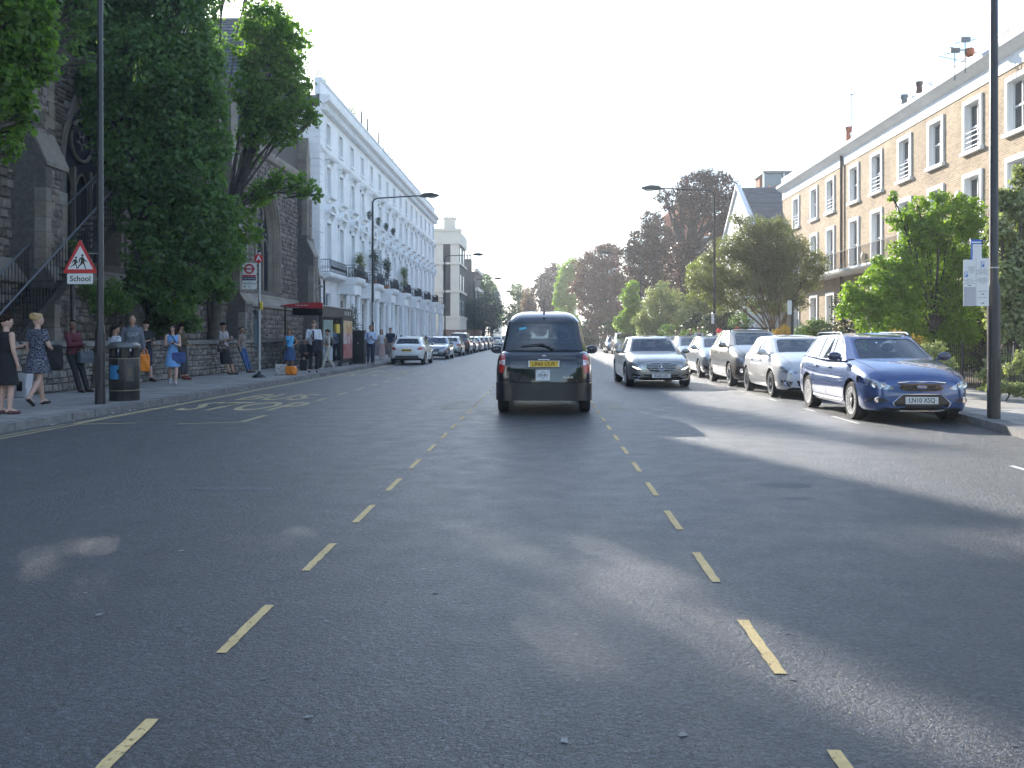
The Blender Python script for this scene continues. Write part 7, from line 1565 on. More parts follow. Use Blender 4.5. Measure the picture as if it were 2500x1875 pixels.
fo.ridge([(1.3, .30), (2.3, .29), (3.2, .30)], .03, .004, M_alloy, 'left', 'sill_trim'); fo.ridge([(1.3, .30), (3.2, .30)], .03, .004, M_alloy, 'right', 'sill_trim')
for x0_, x1_ in ((-.60, .05), (.0, .58)):
    b = MB(); b.tube([fo.Pfront(.5 + x0_ / 1.4, .03) + Vector((0, -.03, 0)), fo.Pfront(.5 + (x0_ + x1_) / 2.8, .05) + Vector((0, -.03, 0)), fo.Pfront(.5 + x1_ / 1.4, .03) + Vector((0, -.03, 0))], .011, 5); b.build('wiper', M_blk, fo.root)
b = MB(); b.tube([(-.02, 2.25, 1.50), (-.02, 2.55, 1.86)], [.007, .003], 5); b.ball((-.02, 2.25, 1.505), (.02, .035, .015), 8); b.build('aerial', M_blk, fo.root)
b = MB()
for sg in (-1, 1): b.tube([(sg * .60, 2.1, 1.46), (sg * .60, 2.25, 1.50), (sg * .60, 3.6, 1.50), (sg * .59, 3.75, 1.45)], .014, 6)
b.build('roof_rails', p_ford, fo.root, smooth=60)

# ---- other cars
def generic(kind, label, cat, pm, x, y, facing, group, rim=('plain', 8), sx=1, sy=1, sz=1, lamps='mid', plate=None, detail=2, name='parked_car', gm=None, rz=0):
    base = {'hatch': (HATCH, HAT_C, HAT_T), 'estate': (ESTATE, EST_C, EST_T), 'saloon': (SEDAN, SED_C, SED_T)}[kind]
    sp, cols = scaled(base[0], base[1], sx, sy, sz)
    Ln = sp['L']
    loc, rot = ((x, y, 0), rz) if facing == 'toward' else ((x, y + Ln, 0), math.pi + rz)
    c = Car(name, label, cat, sp, pm, loc, rot, group, rim=rim)
    c.green(cols, base[2], front=(.04,.04,.04,.08), rear=(.07,.07,.10,.12), fb=.12, gm=gm or M_glass)
    X, Z = sp['W'] / .87, sz
    S_ = lambda pts: [(a * X, b * Z) for a, b in pts]
    if facing == 'toward' or detail > 2:
        c.feat('headlamp', S_([(.42,.60),(.55,.68),(.74,.76),(.80,.77),(.83,.70),(.78,.62),(.62,.57),(.48,.565)]), M_hl, mirror=True)
        c.feat('grille', S_([(-.36,.66),(.36,.66),(.32,.55),(-.32,.55)]), M_gblk, off=.003); c.feat('lower_grille', S_([(-.45,.42),(.45,.42),(.38,.24),(-.38,.24)]), M_gblk, off=.003)
        c.feat('fog_surround', S_([(.53,.40),(.76,.44),(.78,.30),(.60,.27)]), M_gblk, mirror=True, off=.003); c.plate(plate, .40 * Z, 'front', M_pw)
        c.ridge(S_([(-.36,.665),(.36,.665)]), .02, .006, M_chr, name='grille_trim')
    if facing == 'away':
        c.feat('tail_lamp', S_([(.50,.80),(.62,.90),(.78,.93),(.83,.88),(.82,.80),(.72,.755),(.56,.755)]), M_red, 'rear', mirror=True)
        c.plate(plate, .74 * Z if lamps != 'low' else .5 * Z, 'rear', M_py); c.feat('rear_diffuser', S_([(-.6,.42),(.6,.42),(.55,.28),(-.55,.28)]), M_blk, 'rear', off=.003)
        c.seam(S_([(.62, .50), (.60, .75), (.55, .98)]), .008, 'rear'); c.seam(S_([(-.62, .50), (.62, .50)]), .008, 'rear', both=False)
    yb = sp['L']
    c.mirrors(cols[1][0] + .02, cols[1][1] + .1, float(np.interp(cols[1][1], c.ys, c.top)) - .02)
    c.doors([(cols[1][1] + .02, .96 * Z), (cols[2][1] + .04, .96 * Z), (cols[4][1], .94 * Z)], handles=(cols[2][1] - .2, cols[4][1] - .2), zh=.85 * Z)
    if facing == 'toward': c.seam([(.55 * X, .15), (.60 * X, .5), (.64 * X, .95 * sy)], .008, 'top')
    return c
G = 'cars parked along the right kerb'
p_w208 = paint('pearl white paint', (.56, .545, .53), .15, .3)
c208 = generic('hatch', 'pale pearl hatchback parked directly behind the blue estate', 'car', p_w208, 6.13, 20.65, 'toward', G, rim=('plain', 14), name='hatchback')
c208.ridge([(.54,.26),(.66,.42),(.80,.30)], .012, .008, M_chr, mirror=True, name='fog_trim')
for sg in (1, -1):
    hh, v = c208.P(.68 * sg, .34, 'front'); b = MB(); b.lathe([(.045, 0), (.045, -.01), (.03, -.012), (.001, -.006)], axis='y', n=14); b.build('fog_lamp', M_chr, c208.root, loc=(.68 * sg, hh.y - .004, .34))
p_3008 = paint('champagne beige paint', (.25, .225, .185), .6, .3)
c3 = generic('hatch', 'champagne beige crossover with black roof bars parked behind the pale hatchback', 'car', p_3008, 6.13, 25.2, 'toward', G, rim=('wide', 5), sx=1.05, sy=1.10, sz=1.13, name='crossover_car')
c3.feat('corner_trim', [(.50,.58),(.84,.60),(.86,.34),(.56,.32)], M_blk, mirror=True, off=.005)
for sg in (1, -1):
    hh, v = c3.P(.70 * sg, .47, 'front'); b = MB(); b.lathe([(.06, 0), (.06, -.012), (.045, -.016), (.001, -.01)], axis='y', n=16); b.build('fog_lamp', M_chr, c3.root, loc=(.70 * sg, hh.y - .01, .47))
b = MB()
for yy in (2.2, 3.0):
    b.box(-.78, .78, yy - .035, yy + .035, 1.665, 1.695)
    for sg in (-1, 1): b.box(sg * .60 - .03, sg * .60 + .03, yy - .03, yy + .03, 1.55, 1.666)
b.build('roof_bars', M_blk, c3.root)
c3.ridge([(1.2, .36), (3.2, .36)], .04, .006, M_chr, 'left', 'side_moulding')
p_sil = paint('light silver paint', (.38, .40, .41), .7, .3)
ca = generic('hatch', 'light silver hatchback with a dark lower bumper parked behind the crossover', 'car', p_sil, 6.12, 30.6, 'toward', G, rim=('plain', 7), sy=1.04, name='hatchback')
ca.feat('bumper_trim', [(-.80,.50),(.80,.50),(.80,.30),(-.80,.30)], mat('dark grey plastic', (.06, .065, .07), .6), off=.006)
ca.ridge([(1.2, .50), (3.2, .50)], .04, .006, M_chr, 'left', 'side_moulding')
generic('hatch', 'grey hatchback parked fifth from the blue estate half hidden by the oncoming saloon', 'car', paint('mid grey paint', (.20, .21, .23), .6), 6.12, 36.0, 'toward', G, sy=1.02, name='hatchback')
generic('hatch', 'dark hatchback glimpsed between the oncoming saloon and the grey hatchback', 'car', paint('dark slate paint', (.04, .045, .05), .5), 6.12, 41.5, 'toward', G, name='hatchback')
c = generic('hatch', 'silver beige off-roader with roof rails parked far down the right kerb', 'car', paint('silver beige paint', (.33, .31, .28), .7), 6.25, 70.5, 'toward', G, sx=1.06, sy=1.1, sz=1.2, name='off_roader')
generic('saloon', 'dark grey car parked behind the off-roader on the far right kerb', 'car', paint('charcoal paint', (.06, .065, .07), .6), 6.0, 76.5, 'toward', G, name='saloon_car')
generic('hatch', 'white car standing beyond the right pavement beside the far garden wall', 'car', paint('plain white paint', (.6, .6, .6)), 9.6, 47.5, 'toward', None, sx=1.03, sy=1.05, sz=1.1, name='parked_car')
H_ = 'cars parked along the left kerb'
pwh = paint('clean white paint', (.75, .76, .76), 0, .3)
am = generic('hatch', 'white hatchback with a black rear diffuser parked nearest on the left side', 'car', pwh, -7.04, 45.4, 'away', H_, rim=('wide', 5), sx=1.02, sy=1.08, sz=.99, name='hatchback', gm=M_glassd)
apl = [c_ for c_ in am.root.children if c_.name.startswith('number_plate')][0]
for i_, w_ in enumerate((.06, .055, .03, .05, .06, .05, .045)):
    b = MB(); b.box(-w_ / 2, w_ / 2, .004, .0055, -.035, .035); b.build('smudged_character', M_ink, apl, loc=(.20 - i_ * .066, 0, 0))
am.feat('black_diffuser', [(-.70,.46),(.70,.46),(.74,.30),(-.74,.30)], M_blk, 'rear', off=.005)
cl = generic('saloon', 'blue grey saloon with a star grille parked facing the camera on the left', 'car', paint('blue grey paint', (.17, .20, .25), .6), -7.0, 56.0, 'toward', H_, sx=.98, sy=.94, name='saloon_car')
hh, v = cl.P(0, .60, 'front'); b = MB(); b.tube([(.10 * math.cos(a), 0, .10 * math.sin(a)) for a in np.linspace(0, 2 * math.pi, 21)], .012, 5, caps=False)
for a in (90, 210, 330): b.tube([(0, 0, 0), (.09 * math.cos(R(a)), 0, .09 * math.sin(R(a)))], [.016, .004], 5)
b.build('star_emblem', M_chr, cl.root, loc=(0, hh.y - .02, .60))
generic('hatch', 'silver hatchback with red tail lamps parked behind the blue grey saloon', 'car', p_sil, -7.0, 65.0, 'away', H_, name='hatchback')
generic('hatch', 'dark tall people carrier parked in front of the silver hatchback', 'car', paint('dark bronze paint', (.05, .045, .045), .5), -7.0, 71.5, 'away', H_, sx=1.05, sy=1.12, sz=1.22, name='people_carrier')
for y, lb, pc, k in ((78.5, 'pale grey car just beyond the dark people carrier', (.30, .30, .31), 'hatch'), (84.5, 'silver saloon with red tail lamps in the middle of the left row', (.42, .43, .44), 'saloon'), (91.5, 'dull grey hatchback beyond the silver saloon on the left', (.22, .23, .24), 'hatch'),
                     (97.5, 'near black car towards the far end of the left row', (.03, .032, .038), 'saloon'), (104.5, 'dark blue grey car last but one of the left row', (.08, .09, .12), 'hatch')):
    generic(k, lb, 'car', paint('row paint %d' % y, pc, .6), -7.0, y, 'away', H_, name='saloon_car' if k == 'saloon' else 'hatchback')
generic('hatch', 'white car with a black lower bumper driving away far ahead on the left', 'car', pwh, -7.0, 128.0, 'away', None, sx=1.03, name='hatchback')
generic('hatch', 'dark car ahead of the white car in the far distance', 'car', paint('row paint far', (.05, .06, .08), .5), -6.6, 146.0, 'away', None, sx=1.04, sz=1.1, name='hatchback')
# ================================================================ people
SK = {'pale': mat('pale skin', (.50, .32, .25), .55), 'tan': mat('tan skin', (.38, .22, .15), .55), 'brown': mat('brown skin', (.12, .06, .04), .5), 'olive': mat('olive skin', (.30, .18, .12), .55)}
HR = {'black': mat('black hair', (.010, .008, .008), .85, spec=.15, b=(60, .6)), 'dark': mat('dark brown hair', (.022, .013, .009), .85, spec=.15, b=(60, .6)), 'blond': mat('blond hair', (.40, .27, .12), .5, b=(60, .6)), 'brown': mat('brown hair', (.13, .065, .03), .5, b=(60, .6)), 'none': None}
def capsule(mb, p0, r0, p1, r1, n=12):
    p0, p1 = Vector(p0), Vector(p1); d = (p1 - p0)
    if d.length < 1e-5: mb.ball(p0, max(r0, r1), n); return
    d.normalize(); pts, rad = [], []
    for a in (80, 55, 28): pts.append(p0 - d * r0 * math.sin(R(a))); rad.append(r0 * math.cos(R(a)))
    pts += [p0, p0.lerp(p1, .5), p1]; rad += [r0, (r0 + r1) / 2, r1]
    for a in (28, 55, 80): pts.append(p1 + d * r1 * math.sin(R(a))); rad.append(r1 * math.cos(R(a)))
    up = Vector((0, 0, 1)) if abs(d.z) < .9 else Vector((0, 1, 0)); a_ = d.cross(up).normalized(); b_ = a_.cross(d); vs = []
    for p, r_ in zip(pts, rad):
        for k in range(n): t = 2 * math.pi * k / n; vs.append(p + (a_ * math.cos(t) + b_ * math.sin(t)) * r_)
    m_ = len(pts); mb.add(vs, [(i * n + k, i * n + (k + 1) % n, (i + 1) * n + (k + 1) % n, (i + 1) * n + k) for i in range(m_ - 1) for k in range(n)] + [tuple(range(n))[::-1], tuple(range((m_ - 1) * n, m_ * n))])
def loft(mb, rings, n=20):   # rings: (cx, cy, z, rx, ry)
    vs = [(cx + rx * math.cos(2 * math.pi * k / n), cy + ry * math.sin(2 * math.pi * k / n), z) for cx, cy, z, rx, ry in rings for k in range(n)]; m_ = len(rings)
    mb.add(vs, [(i * n + k, i * n + (k + 1) % n, (i + 1) * n + (k + 1) % n, (i + 1) * n + k) for i in range(m_ - 1) for k in range(n)] + [tuple(range(n))[::-1], tuple(range((m_ - 1) * n, m_ * n))])
def fused(mb, name, m, parent, vox=.013, smooth=2):
    me = mb.mesh(name, m); o = link(name, me); r_ = o.modifiers.new('r', 'REMESH'); r_.mode = 'VOXEL'; r_.voxel_size = vox; r_.use_smooth_shade = True
    if smooth: q = o.modifiers.new('s', 'SMOOTH'); q.iterations = smooth; q.factor = .5
    me2 = eval_mesh(o); me2.materials.clear(); me2.materials.append(m); o.modifiers.clear(); o.data = me2; me2.shade_smooth(); o.parent = parent; return o
ARM = {'down': ((.25, .02, 1.14), (.26, -.05, .90)), 'phone': ((.235, -.03, 1.12), (.06, -.27, 1.19)), 'fold': ((.25, -.02, 1.12), (.08, -.25, 1.08)), 'hip': ((.41, .07, 1.17), (.19, -.07, 1.02)), 'cross': ((.25, -.12, 1.14), (-.06, -.23, 1.16)), 'carry': ((.25, .0, 1.13), (.27, -.08, .88)),
       'face': ((.22, -.16, 1.20), (.05, -.14, 1.48)), 'out': ((.27, -.02, 1.16), (.22, -.28, 1.06)), 'bag': ((.27, -.04, 1.14), (.24, -.24, 1.02))}
def person(label, loc, face, H=1.7, skin='pale', hair='dark', hstyle='short', sex='f', arms=('down', 'down'), legs='stand', lean=0, head=(0, 0), top=None, sleeve=.35, neck=1.47, bottom=None, shoes=None, extras=None, sock=None, fat=1.0, group=None):
    """top: material, sleeve: 0 none, .35 short, 1 long. bottom: (kind, material, hem height). head: (turn, nod) degrees"""
    t = thing('person', label, 'person', loc, R(face), group); s = H / 1.75; t.scale = (s, s, s)
    sh = .185 if sex == 'm' else .160; hipx = .095; ly = lambda z: lean * z; dz = 0
    if legs == 'sit': dz = -.43
    V3 = lambda x, y, z: Vector((x, y + ly(z), z + dz if z > .85 else z))
    J = {}
    for s_, nm in ((-1, 'R'), (1, 'L')):
        J['h' + nm] = V3(s_ * hipx, 0, .92); lg = legs
        if lg == 'stand': k, a, f = (.105, -.02, .50), (.11, .02, .09), (.13, -.15, .035)
        elif lg == 'walk': k, a, f = ((.10, -.16, .52), (.09, -.24, .09), (.10, -.41, .05)) if s_ > 0 else ((.09, .05, .50), (.08, .30, .17), (.09, .20, .04))
        elif lg == 'legup': k, a, f = ((.10, -.03, .50), (.10, -.06, .09), (.11, -.23, .035)) if s_ > 0 else ((.12, -.27, .68), (.12, .02, .42), (.12, -.10, .30))
        elif lg == 'crossed': k, a, f = ((.06, -.07, .50), (-.07, -.14, .09), (-.06, -.30, .035)) if s_ > 0 else ((.07, -.04, .50), (.09, -.04, .09), (.10, -.20, .035))
        elif lg == 'forward': k, a, f = (.10, -.14, .50), (.11, -.26, .09), (.13, -.42, .035)
        elif lg == 'sit': k, a, f = (.12, -.42, .52), (.13, -.42 - (.18 if s_ > 0 else 0), .10), (.14, -.58 - (.18 if s_ > 0 else 0), .04)
        J['k' + nm] = Vector((s_ * k[0], k[1] + (ly(k[2]) if lg != 'sit' else 0), k[2])); J['a' + nm] = Vector((s_ * a[0], a[1], a[2])); J['f' + nm] = Vector((s_ * f[0], f[1], f[2]))
        e, w = ARM[arms[0 if s_ < 0 else 1]]; k_ = sh / .19
        J['s' + nm] = V3(s_ * sh, .01, 1.405); J['e' + nm] = V3(s_ * e[0] * k_, e[1], e[2]); J['w' + nm] = V3(s_ * w[0] * k_, w[1], w[2])
    fem = sex == 'f'
    def torso(mb, g=0, z0=.84, z1=1.45):
        R_ = [(.84, .135, .105), (.92, .165 if fem else .155, .115), (1.0, .145 if fem else .15, .105), (1.08, .120 if fem else .145, .095), (1.18, .130 if fem else .155, .105), (1.28, .150 if fem else .175, .118 if fem else .115), (1.36, .155 if fem else .185, .105), (1.42, .13 if fem else .15, .08), (1.46, .07, .06)]
        rr = [(0, ly(z) + (-.012 if 1.2 < z < 1.33 and fem else 0), z + dz, (rx * fat + g), (ry * fat + g)) for z, rx, ry in R_ if z0 - .001 <= z <= z1 + .001]; loft(mb, rr)
    b = MB(); torso(b); hc = V3(0, -.015, 1.635)
    capsule(b, V3(0, 0, 1.42), .055, V3(0, -.01, 1.56), .05)
    tr, nd = R(head[0]), R(head[1])
    def HP(x, y, z): # head-local to person space
        q = Vector((x, y, z)); q = Matrix.Rotation(nd, 3, 'X') @ q; q = Matrix.Rotation(tr, 3, 'Z') @ q; return hc + q
    hb = MB(); hb.ball((0, 0, 0), (.076, .095, .115), 20); hb.ball((0, -.03, -.055), (.058, .065, .06), 14); hb.ball((0, -.095, -.015), (.013, .020, .024), 8)
    hb.ball((0, -.088, .022), (.045, .012, .012), 8); hb.ball((0, -.088, -.052), (.022, .010, .010), 8); hb.ball((.078, .01, -.01), (.012, .022, .032), 8); hb.ball((-.078, .01, -.01), (.012, .022, .032), 8)
    b.add([HP(*v) for v in hb.v], hb.f)
    for nm in 'RL':
        s_ = -1 if nm == 'R' else 1
        capsule(b, J['h' + nm] + Vector((0, 0, 0)), .082, J['k' + nm], .055); capsule(b, J['k' + nm], .053, J['k' + nm].lerp(J['a' + nm], .35), .056); capsule(b, J['k' + nm].lerp(J['a' + nm], .35), .056, J['a' + nm], .035); capsule(b, J['a' + nm], .036, J['f' + nm], .028)
        capsule(b, J['a' + nm], .036, J['a' + nm] + (J['a' + nm] - J['f' + nm]) * .25 + Vector((0, 0, -.04)), .03)
        capsule(b, J['s' + nm], .052, J['e' + nm], .038); capsule(b, J['e' + nm], .037, J['w' + nm], .025)
        d = (J['w' + nm] - J['e' + nm]).normalized(); sd_ = d.cross(Vector((0, 1, 0) if abs(d.z) > .5 else (0, 0, 1))).normalized(); pm_ = J['w' + nm] + d * .05; capsule(b, J['w' + nm], .024, pm_ + d * .01, .030)
        nn_ = sd_.cross(d).normalized()
        for i, (o_, l_) in enumerate(((-.03, .060), (-.010, .072), (.010, .068), (.029, .052))):
            p0 = pm_ + sd_ * o_ + d * .018; p1 = p0 + d * l_ * .55 + nn_ * .008; p2 = p1 + d * l_ * .3 + nn_ * .028; capsule(b, p0, .0095, p1, .009, 8); capsule(b, p1, .009, p2, .008, 8)
        capsule(b, J['w' + nm] + d * .02 - sd_ * .02, .012, J['w' + nm] + d * .055 - sd_ * .055 + nn_ * .02, .009, 8)
    fused(b, 'body', SK[skin], t, .0115, 1)
    for s_ in (-1, 1): e = MB(); e.ball(HP(s_ * .030, -.088, .008), (.011, .007, .007), 8); e.build('eye', M_ink, t, smooth=60)
    e = MB(); e.add([HP(-.024, -.0985, -.05), HP(.024, -.0985, -.05), HP(.018, -.0990, -.060), HP(-.018, -.0990, -.060)], [(0, 1, 2, 3)]); e.build('mouth', mat('lip', (.30, .10, .08), .5), t)
    hm = HR[hair]
    if hm:
        h = MB()
        def add_b(c, r_, n=14): q = MB(); q.ball(c, r_, n); h.add([HP(*v) for v in q.v], q.f)
        if hstyle == 'short': add_b((0, .022, .038), (.084, .092, .092)); add_b((0, -.03, .085), (.066, .062, .040))
        elif hstyle == 'tied': add_b((0, .022, .036), (.086, .094, .092)); add_b((0, -.03, .085), (.066, .062, .038)); add_b((0, .115, .02), (.045, .05, .05))
        elif hstyle == 'bun': add_b((0, .025, .04), (.092, .098, .095)); add_b((0, .10, .06), (.06, .06, .06)); add_b((.04, .09, .09), (.05, .05, .045)); add_b((-.04, .08, .10), (.045, .05, .04)); add_b((0, -.02, .09), (.07, .065, .04))
        elif hstyle == 'long':
            add_b((0, .025, .03), (.094, .10, .10)); add_b((0, -.03, .085), (.068, .062, .042)); add_b((0, .06, -.09), (.10, .065, .13)); add_b((0, .075, -.2), (.11, .05, .12)); add_b((.075, .0, -.09), (.03, .055, .12)); add_b((-.075, .0, -.09), (.03, .055, .12))
        elif hstyle == 'pony': add_b((0, .022, .036), (.086, .094, .092)); add_b((0, -.03, .085), (.066, .062, .038)); add_b((0, .10, -.02), (.04, .05, .09)); add_b((0, .11, -.14), (.035, .04, .10))
        elif hstyle == 'bob': add_b((0, .02, .03), (.104, .104, .10)); add_b((0, -.03, .085), (.072, .062, .042)); add_b((.07, .02, -.05), (.045, .07, .09)); add_b((-.07, .02, -.05), (.045, .07, .09)); add_b((0, .06, -.05), (.09, .055, .09))
        elif hstyle == 'crop': add_b((0, .018, .030), (.0805, .089, .0885)); add_b((0, -.02, .085), (.062, .060, .033))
        fused(h, 'hair', hm, t, .012, 1)
    if top:
        b = MB(); torso(b, .014, .92 if not (bottom and bottom[0] == 'dress') else .92, neck if neck <= 1.46 else 1.46)
        if sleeve > 0:
            for nm in 'RL':
                S_, E_, W_ = J['s' + nm], J['e' + nm], J['w' + nm]; lo = (.064, .050) if sleeve < 1 else (.064, .052)
                if sleeve < .9: capsule(b, S_, .064, S_.lerp(E_, sleeve * 1.6), .056)
                else: capsule(b, S_, .064, E_, .054); capsule(b, E_, .054, W_.lerp(E_, .06), .042)
        else:
            for nm in 'RL': capsule(b, J['s' + nm] + Vector((0, 0, -.02)), .050, J['s' + nm] * .8 + Vector((0, 0, J['s' + nm].z * .2)), .05)
        fused(b, 'top', top, t, .0125, 2)
    if bottom:
        kind, bm_, hem = bottom; b = MB()
        if kind in ('skirt', 'dress'):
            fl = .05 if hem < .55 else .03; kc = (J['kR'] + J['kL']) / 2; wy = max(abs(J['kR'].y - J['kL'].y) * .5, 0)
            zt = 1.06; R0 = [(zt, .128, .105), (.98, .160, .120), (.90, .182, .135), ((.90 + hem) / 2, .182 + fl * .5, .135 + fl * .4 + wy * .3), (hem, .185 + fl, .135 + fl + wy * .6)]
            loft(b, [(0, ly(z) + (kc.y - ly(.5)) * max(0, (.9 - z) / .5) * .6, z, rx * fat, ry * fat) for z, rx, ry in R0]); fused(b, 'skirt' if kind == 'skirt' else 'dress', bm_, t, .014, 3)
        else:
            loft(b, [(0, ly(z), z + dz, rx * fat, ry * fat) for z, rx, ry in ((.82, .13, .115), (.90, .172, .13), (.98, .162, .12), (1.04, .150, .112))])
            for nm in 'RL':
                capsule(b, J['h' + nm], .10, J['k' + nm], .072)
                if hem < .45:
                    q = (.50 - hem) / .41; capsule(b, J['k' + nm], .072, J['k' + nm].lerp(J['a' + nm], min(q, .92)), .060)
            fused(b, 'trousers' if hem < .45 else 'shorts', bm_, t, .0135, 2)
    if shoes:
        for nm in 'RL':
            b = MB(); a, f = J['a' + nm], J['f' + nm]; capsule(b, a + (a - f) * .12 + Vector((0, 0, -.045)), .040, f, .036); b2 = MB()
            if shoes[1]: capsule(b, a + Vector((0, .0, .0)), .046, a.lerp(f, .5), .042)
            for i, v in enumerate(b.v): 
                zmin = f.z - .035; b.v[i] = (v[0], v[1], max(v[2], zmin)) if legs in ('stand', 'forward', 'crossed', 'sit') else v
            b.build('shoe', shoes[0], t, smooth=70)
    t['J'] = 0; del t['J']; t_w = {k: v for k, v in J.items()}
    return t, t_w, hc
def W_(t, p): # point of a person in world space
    s = t.scale[0]; c_, s_ = math.cos(t.rotation_euler[2]), math.sin(t.rotation_euler[2]); p = Vector(p) * s
    return Vector((t.location.x + p.x * c_ - p.y * s_, t.location.y + p.x * s_ + p.y * c_, t.location.z + p.z))
CL = lambda n, c, k=.08: mat(n, c, .85, n=(7, k))
c_black = CL('black cloth', (.012, .012, .014)); c_navy = CL('navy cloth', (.02, .025, .06)); c_grey = CL('grey marl cloth', (.12, .13, .16), .12); c_white = CL('white cloth', (.60, .60, .62)); c_blue = CL('light blue cotton', (.16, .33, .60)); c_pblue = CL('pale blue shirt', (.42, .52, .72))
c_mar = CL('maroon knit', (.085, .012, .022)); c_jean = CL('blue denim', (.04, .09, .22), .2); c_taupe = CL('taupe jersey', (.20, .17, .15)); c_olive = CL('olive coat', (.07, .06, .03), .2); c_dgrey = CL('dark grey cloth', (.04, .042, .05)); c_ink = CL('white shirt', (.60, .62, .68)); c_cream = CL('cream cloth', (.50, .48, .43)); c_pink = CL('dusty pink cloth', (.45, .33, .33))
s_blk = mat('black leather', (.014, .013, .013), .35, coat=.3); s_wh = mat('grey trainer', (.35, .35, .37), .6); s_red = mat('red boot leather', (.16, .03, .02), .5); s_br = mat('mauve flat shoe', (.11, .045, .045), .5); s_bl = mat('blue trainer', (.04, .10, .40), .5)
def patterned(name, bgc, fgc, scale, kind):
    m = mat(name, bgc, .85); t = m.node_tree; p = t.nodes['Principled BSDF']; g = t.nodes.new('ShaderNodeTexCoord'); v = t.nodes.new('ShaderNodeTexVoronoi'); v.inputs['Scale'].default_value = scale; v.feature = 'DISTANCE_TO_EDGE' if kind == 'net' else 'F1'
    t.links.new(g.outputs['Object'], v.inputs['Vector']); r = t.nodes.new('ShaderNodeMapRange'); r.inputs[1].default_value = .04 if kind == 'net' else .25; r.inputs[2].default_value = .07 if kind == 'net' else .35
    mx = t.nodes.new('ShaderNodeMix'); mx.data_type = 'RGBA'; mx.inputs[6].default_value = (*fgc, 1); mx.inputs[7].default_value = (*bgc, 1); t.links.new(v.outputs['Distance'], r.inputs[0]); t.links.new(r.outputs[0], mx.inputs[0]); t.links.new(mx.outputs[2], p.inputs['Base Color']); return m
c_net = patterned('navy dress with pale lattice', (.012, .016, .035), (.24, .26, .32), 22, 'net'); c_flow = patterned('white blouse with blue flowers', (.52, .54, .60), (.05, .07, .25), 26, 'dots')
def phone(p, label, rz=0):
    b = MB(); b.box(-.036, .036, -.005, .005, -.07, .07); o = b.build('phone', s_blk, None, loc=p); o.rotation_euler = (R(-50), 0, R(rz)); tag(o, label, 'phone')
def bag(label, p, size, m, strap=None, cat='bag', soft=.03, handles=True, rz=0):
    t = thing('bag', label, cat, p, R(rz)); w, d, h = size; b = MB(); b.box(-w / 2, w / 2, -d / 2, d / 2, 0, h); me = b.mesh('bag_body', m); o = link('bag_body', me, t)
    bv = o.modifiers.new('b', 'BEVEL'); bv.width = soft; bv.segments = 3; sb = o.modifiers.new('s', 'SUBSURF'); sb.levels = 2; sb.render_levels = 2
    dm = eval_mesh(o)
    for v in dm.vertices: k = math.sin(v.co.x * 31 + v.co.z * 17) * .008 + math.sin(v.co.z * 43 + v.co.y * 9) * .006; v.co.y += k; v.co.x += k * .6
    o.modifiers.clear(); o.data = dm; dm.shade_smooth()
    if handles:
        for s_ in (-1, 1): b = MB(); b.tube([(-w * .25, s_ * d * .3, h * .95), (-w * .2, s_ * d * .25, h + .10), (0, s_ * d * .2, h + .15), (w * .2, s_ * d * .25, h + .10), (w * .25, s_ * d * .3, h * .95)], .009, 5); b.build('handle', strap or m, t, smooth=60)
    return t
ZP = .12
Wt = 'people waiting on the left pavement'
# 1 woman in black at the left edge
t, J, hc = person('woman in a sleeveless black dress at the left edge holding a phone', (-9.02, 14.75, ZP), 158, 1.66, 'pale', 'dark', 'tied', 'f', ('down', 'phone'), 'stand', 0, (-25, 10), c_black, 0, 1.46, ('dress', c_black, .52), (s_br, False), group=Wt, fat=1.03)
phone(W_(t, J['wL'] + Vector((0, -.08, .04))), 'pale phone held by the woman in the black dress', 158)
# 2 blond woman, seen from behind
t, J, hc = person('blond woman in a navy lattice dress seen from behind walking away', (-9.55, 16.6, ZP), 168, 1.73, 'pale', 'blond', 'bun', 'f', ('bag', 'down'), 'walk', 0, (-30, 0), c_net, .35, 1.46, ('dress', c_net, .62), (s_blk, False), group=Wt, fat=1.12)
tt = bag('big black coat slung over the blond woman\'s arm', W_(t, J['wR'] + Vector((.0, .06, -.34))), (.34, .14, .48), c_black, None, 'coat', .06, False, 20)
# white carrier bag by the wall
t = bag('white paper carrier bag with a black square standing by the low wall', (U(57, 19.0), 19.0, ZP), (.42, .16, .52), mat('white paper bag', (.50, .50, .53), .6), s_blk, 'bag', .015, True, -25)
b = MB(); b.box(-.09, .09, -.095, -.088, .14, .34); b.build('black_square', M_ink, t)
# 3 woman in maroon leaning on the wall
t, J, hc = person('woman in a maroon off shoulder jumper leaning on the wall with crossed arms', (-11.02, 20.75, ZP), 68, 1.70, 'brown', 'black', 'crop', 'f', ('cross', 'fold'), 'forward', .07, (-55, 0), c_mar, 1, 1.42, ('trousers', c_black, .12), (s_blk, False), group=Wt, fat=1.12)
t2 = bag('slate grey handbag hanging from the arm of the woman in maroon', W_(t, J['wL'] + Vector((.05, -.02, -.38))), (.36, .15, .28), mat('slate leather', (.07, .085, .11), .5), s_blk, 'handbag', .03, True, 60)
# 4 woman behind the litter bin
t, J, hc = person('woman with tied black hair and a blue flowered white blouse behind the litter bin', (U(281, 21.2), 21.2, ZP), 150, 1.58, 'olive', 'black', 'pony', 'f', ('fold', 'down'), 'stand', 0, (-20, 5), c_flow, .35, 1.46, ('trousers', c_navy, .12), (s_blk, False), group=Wt)
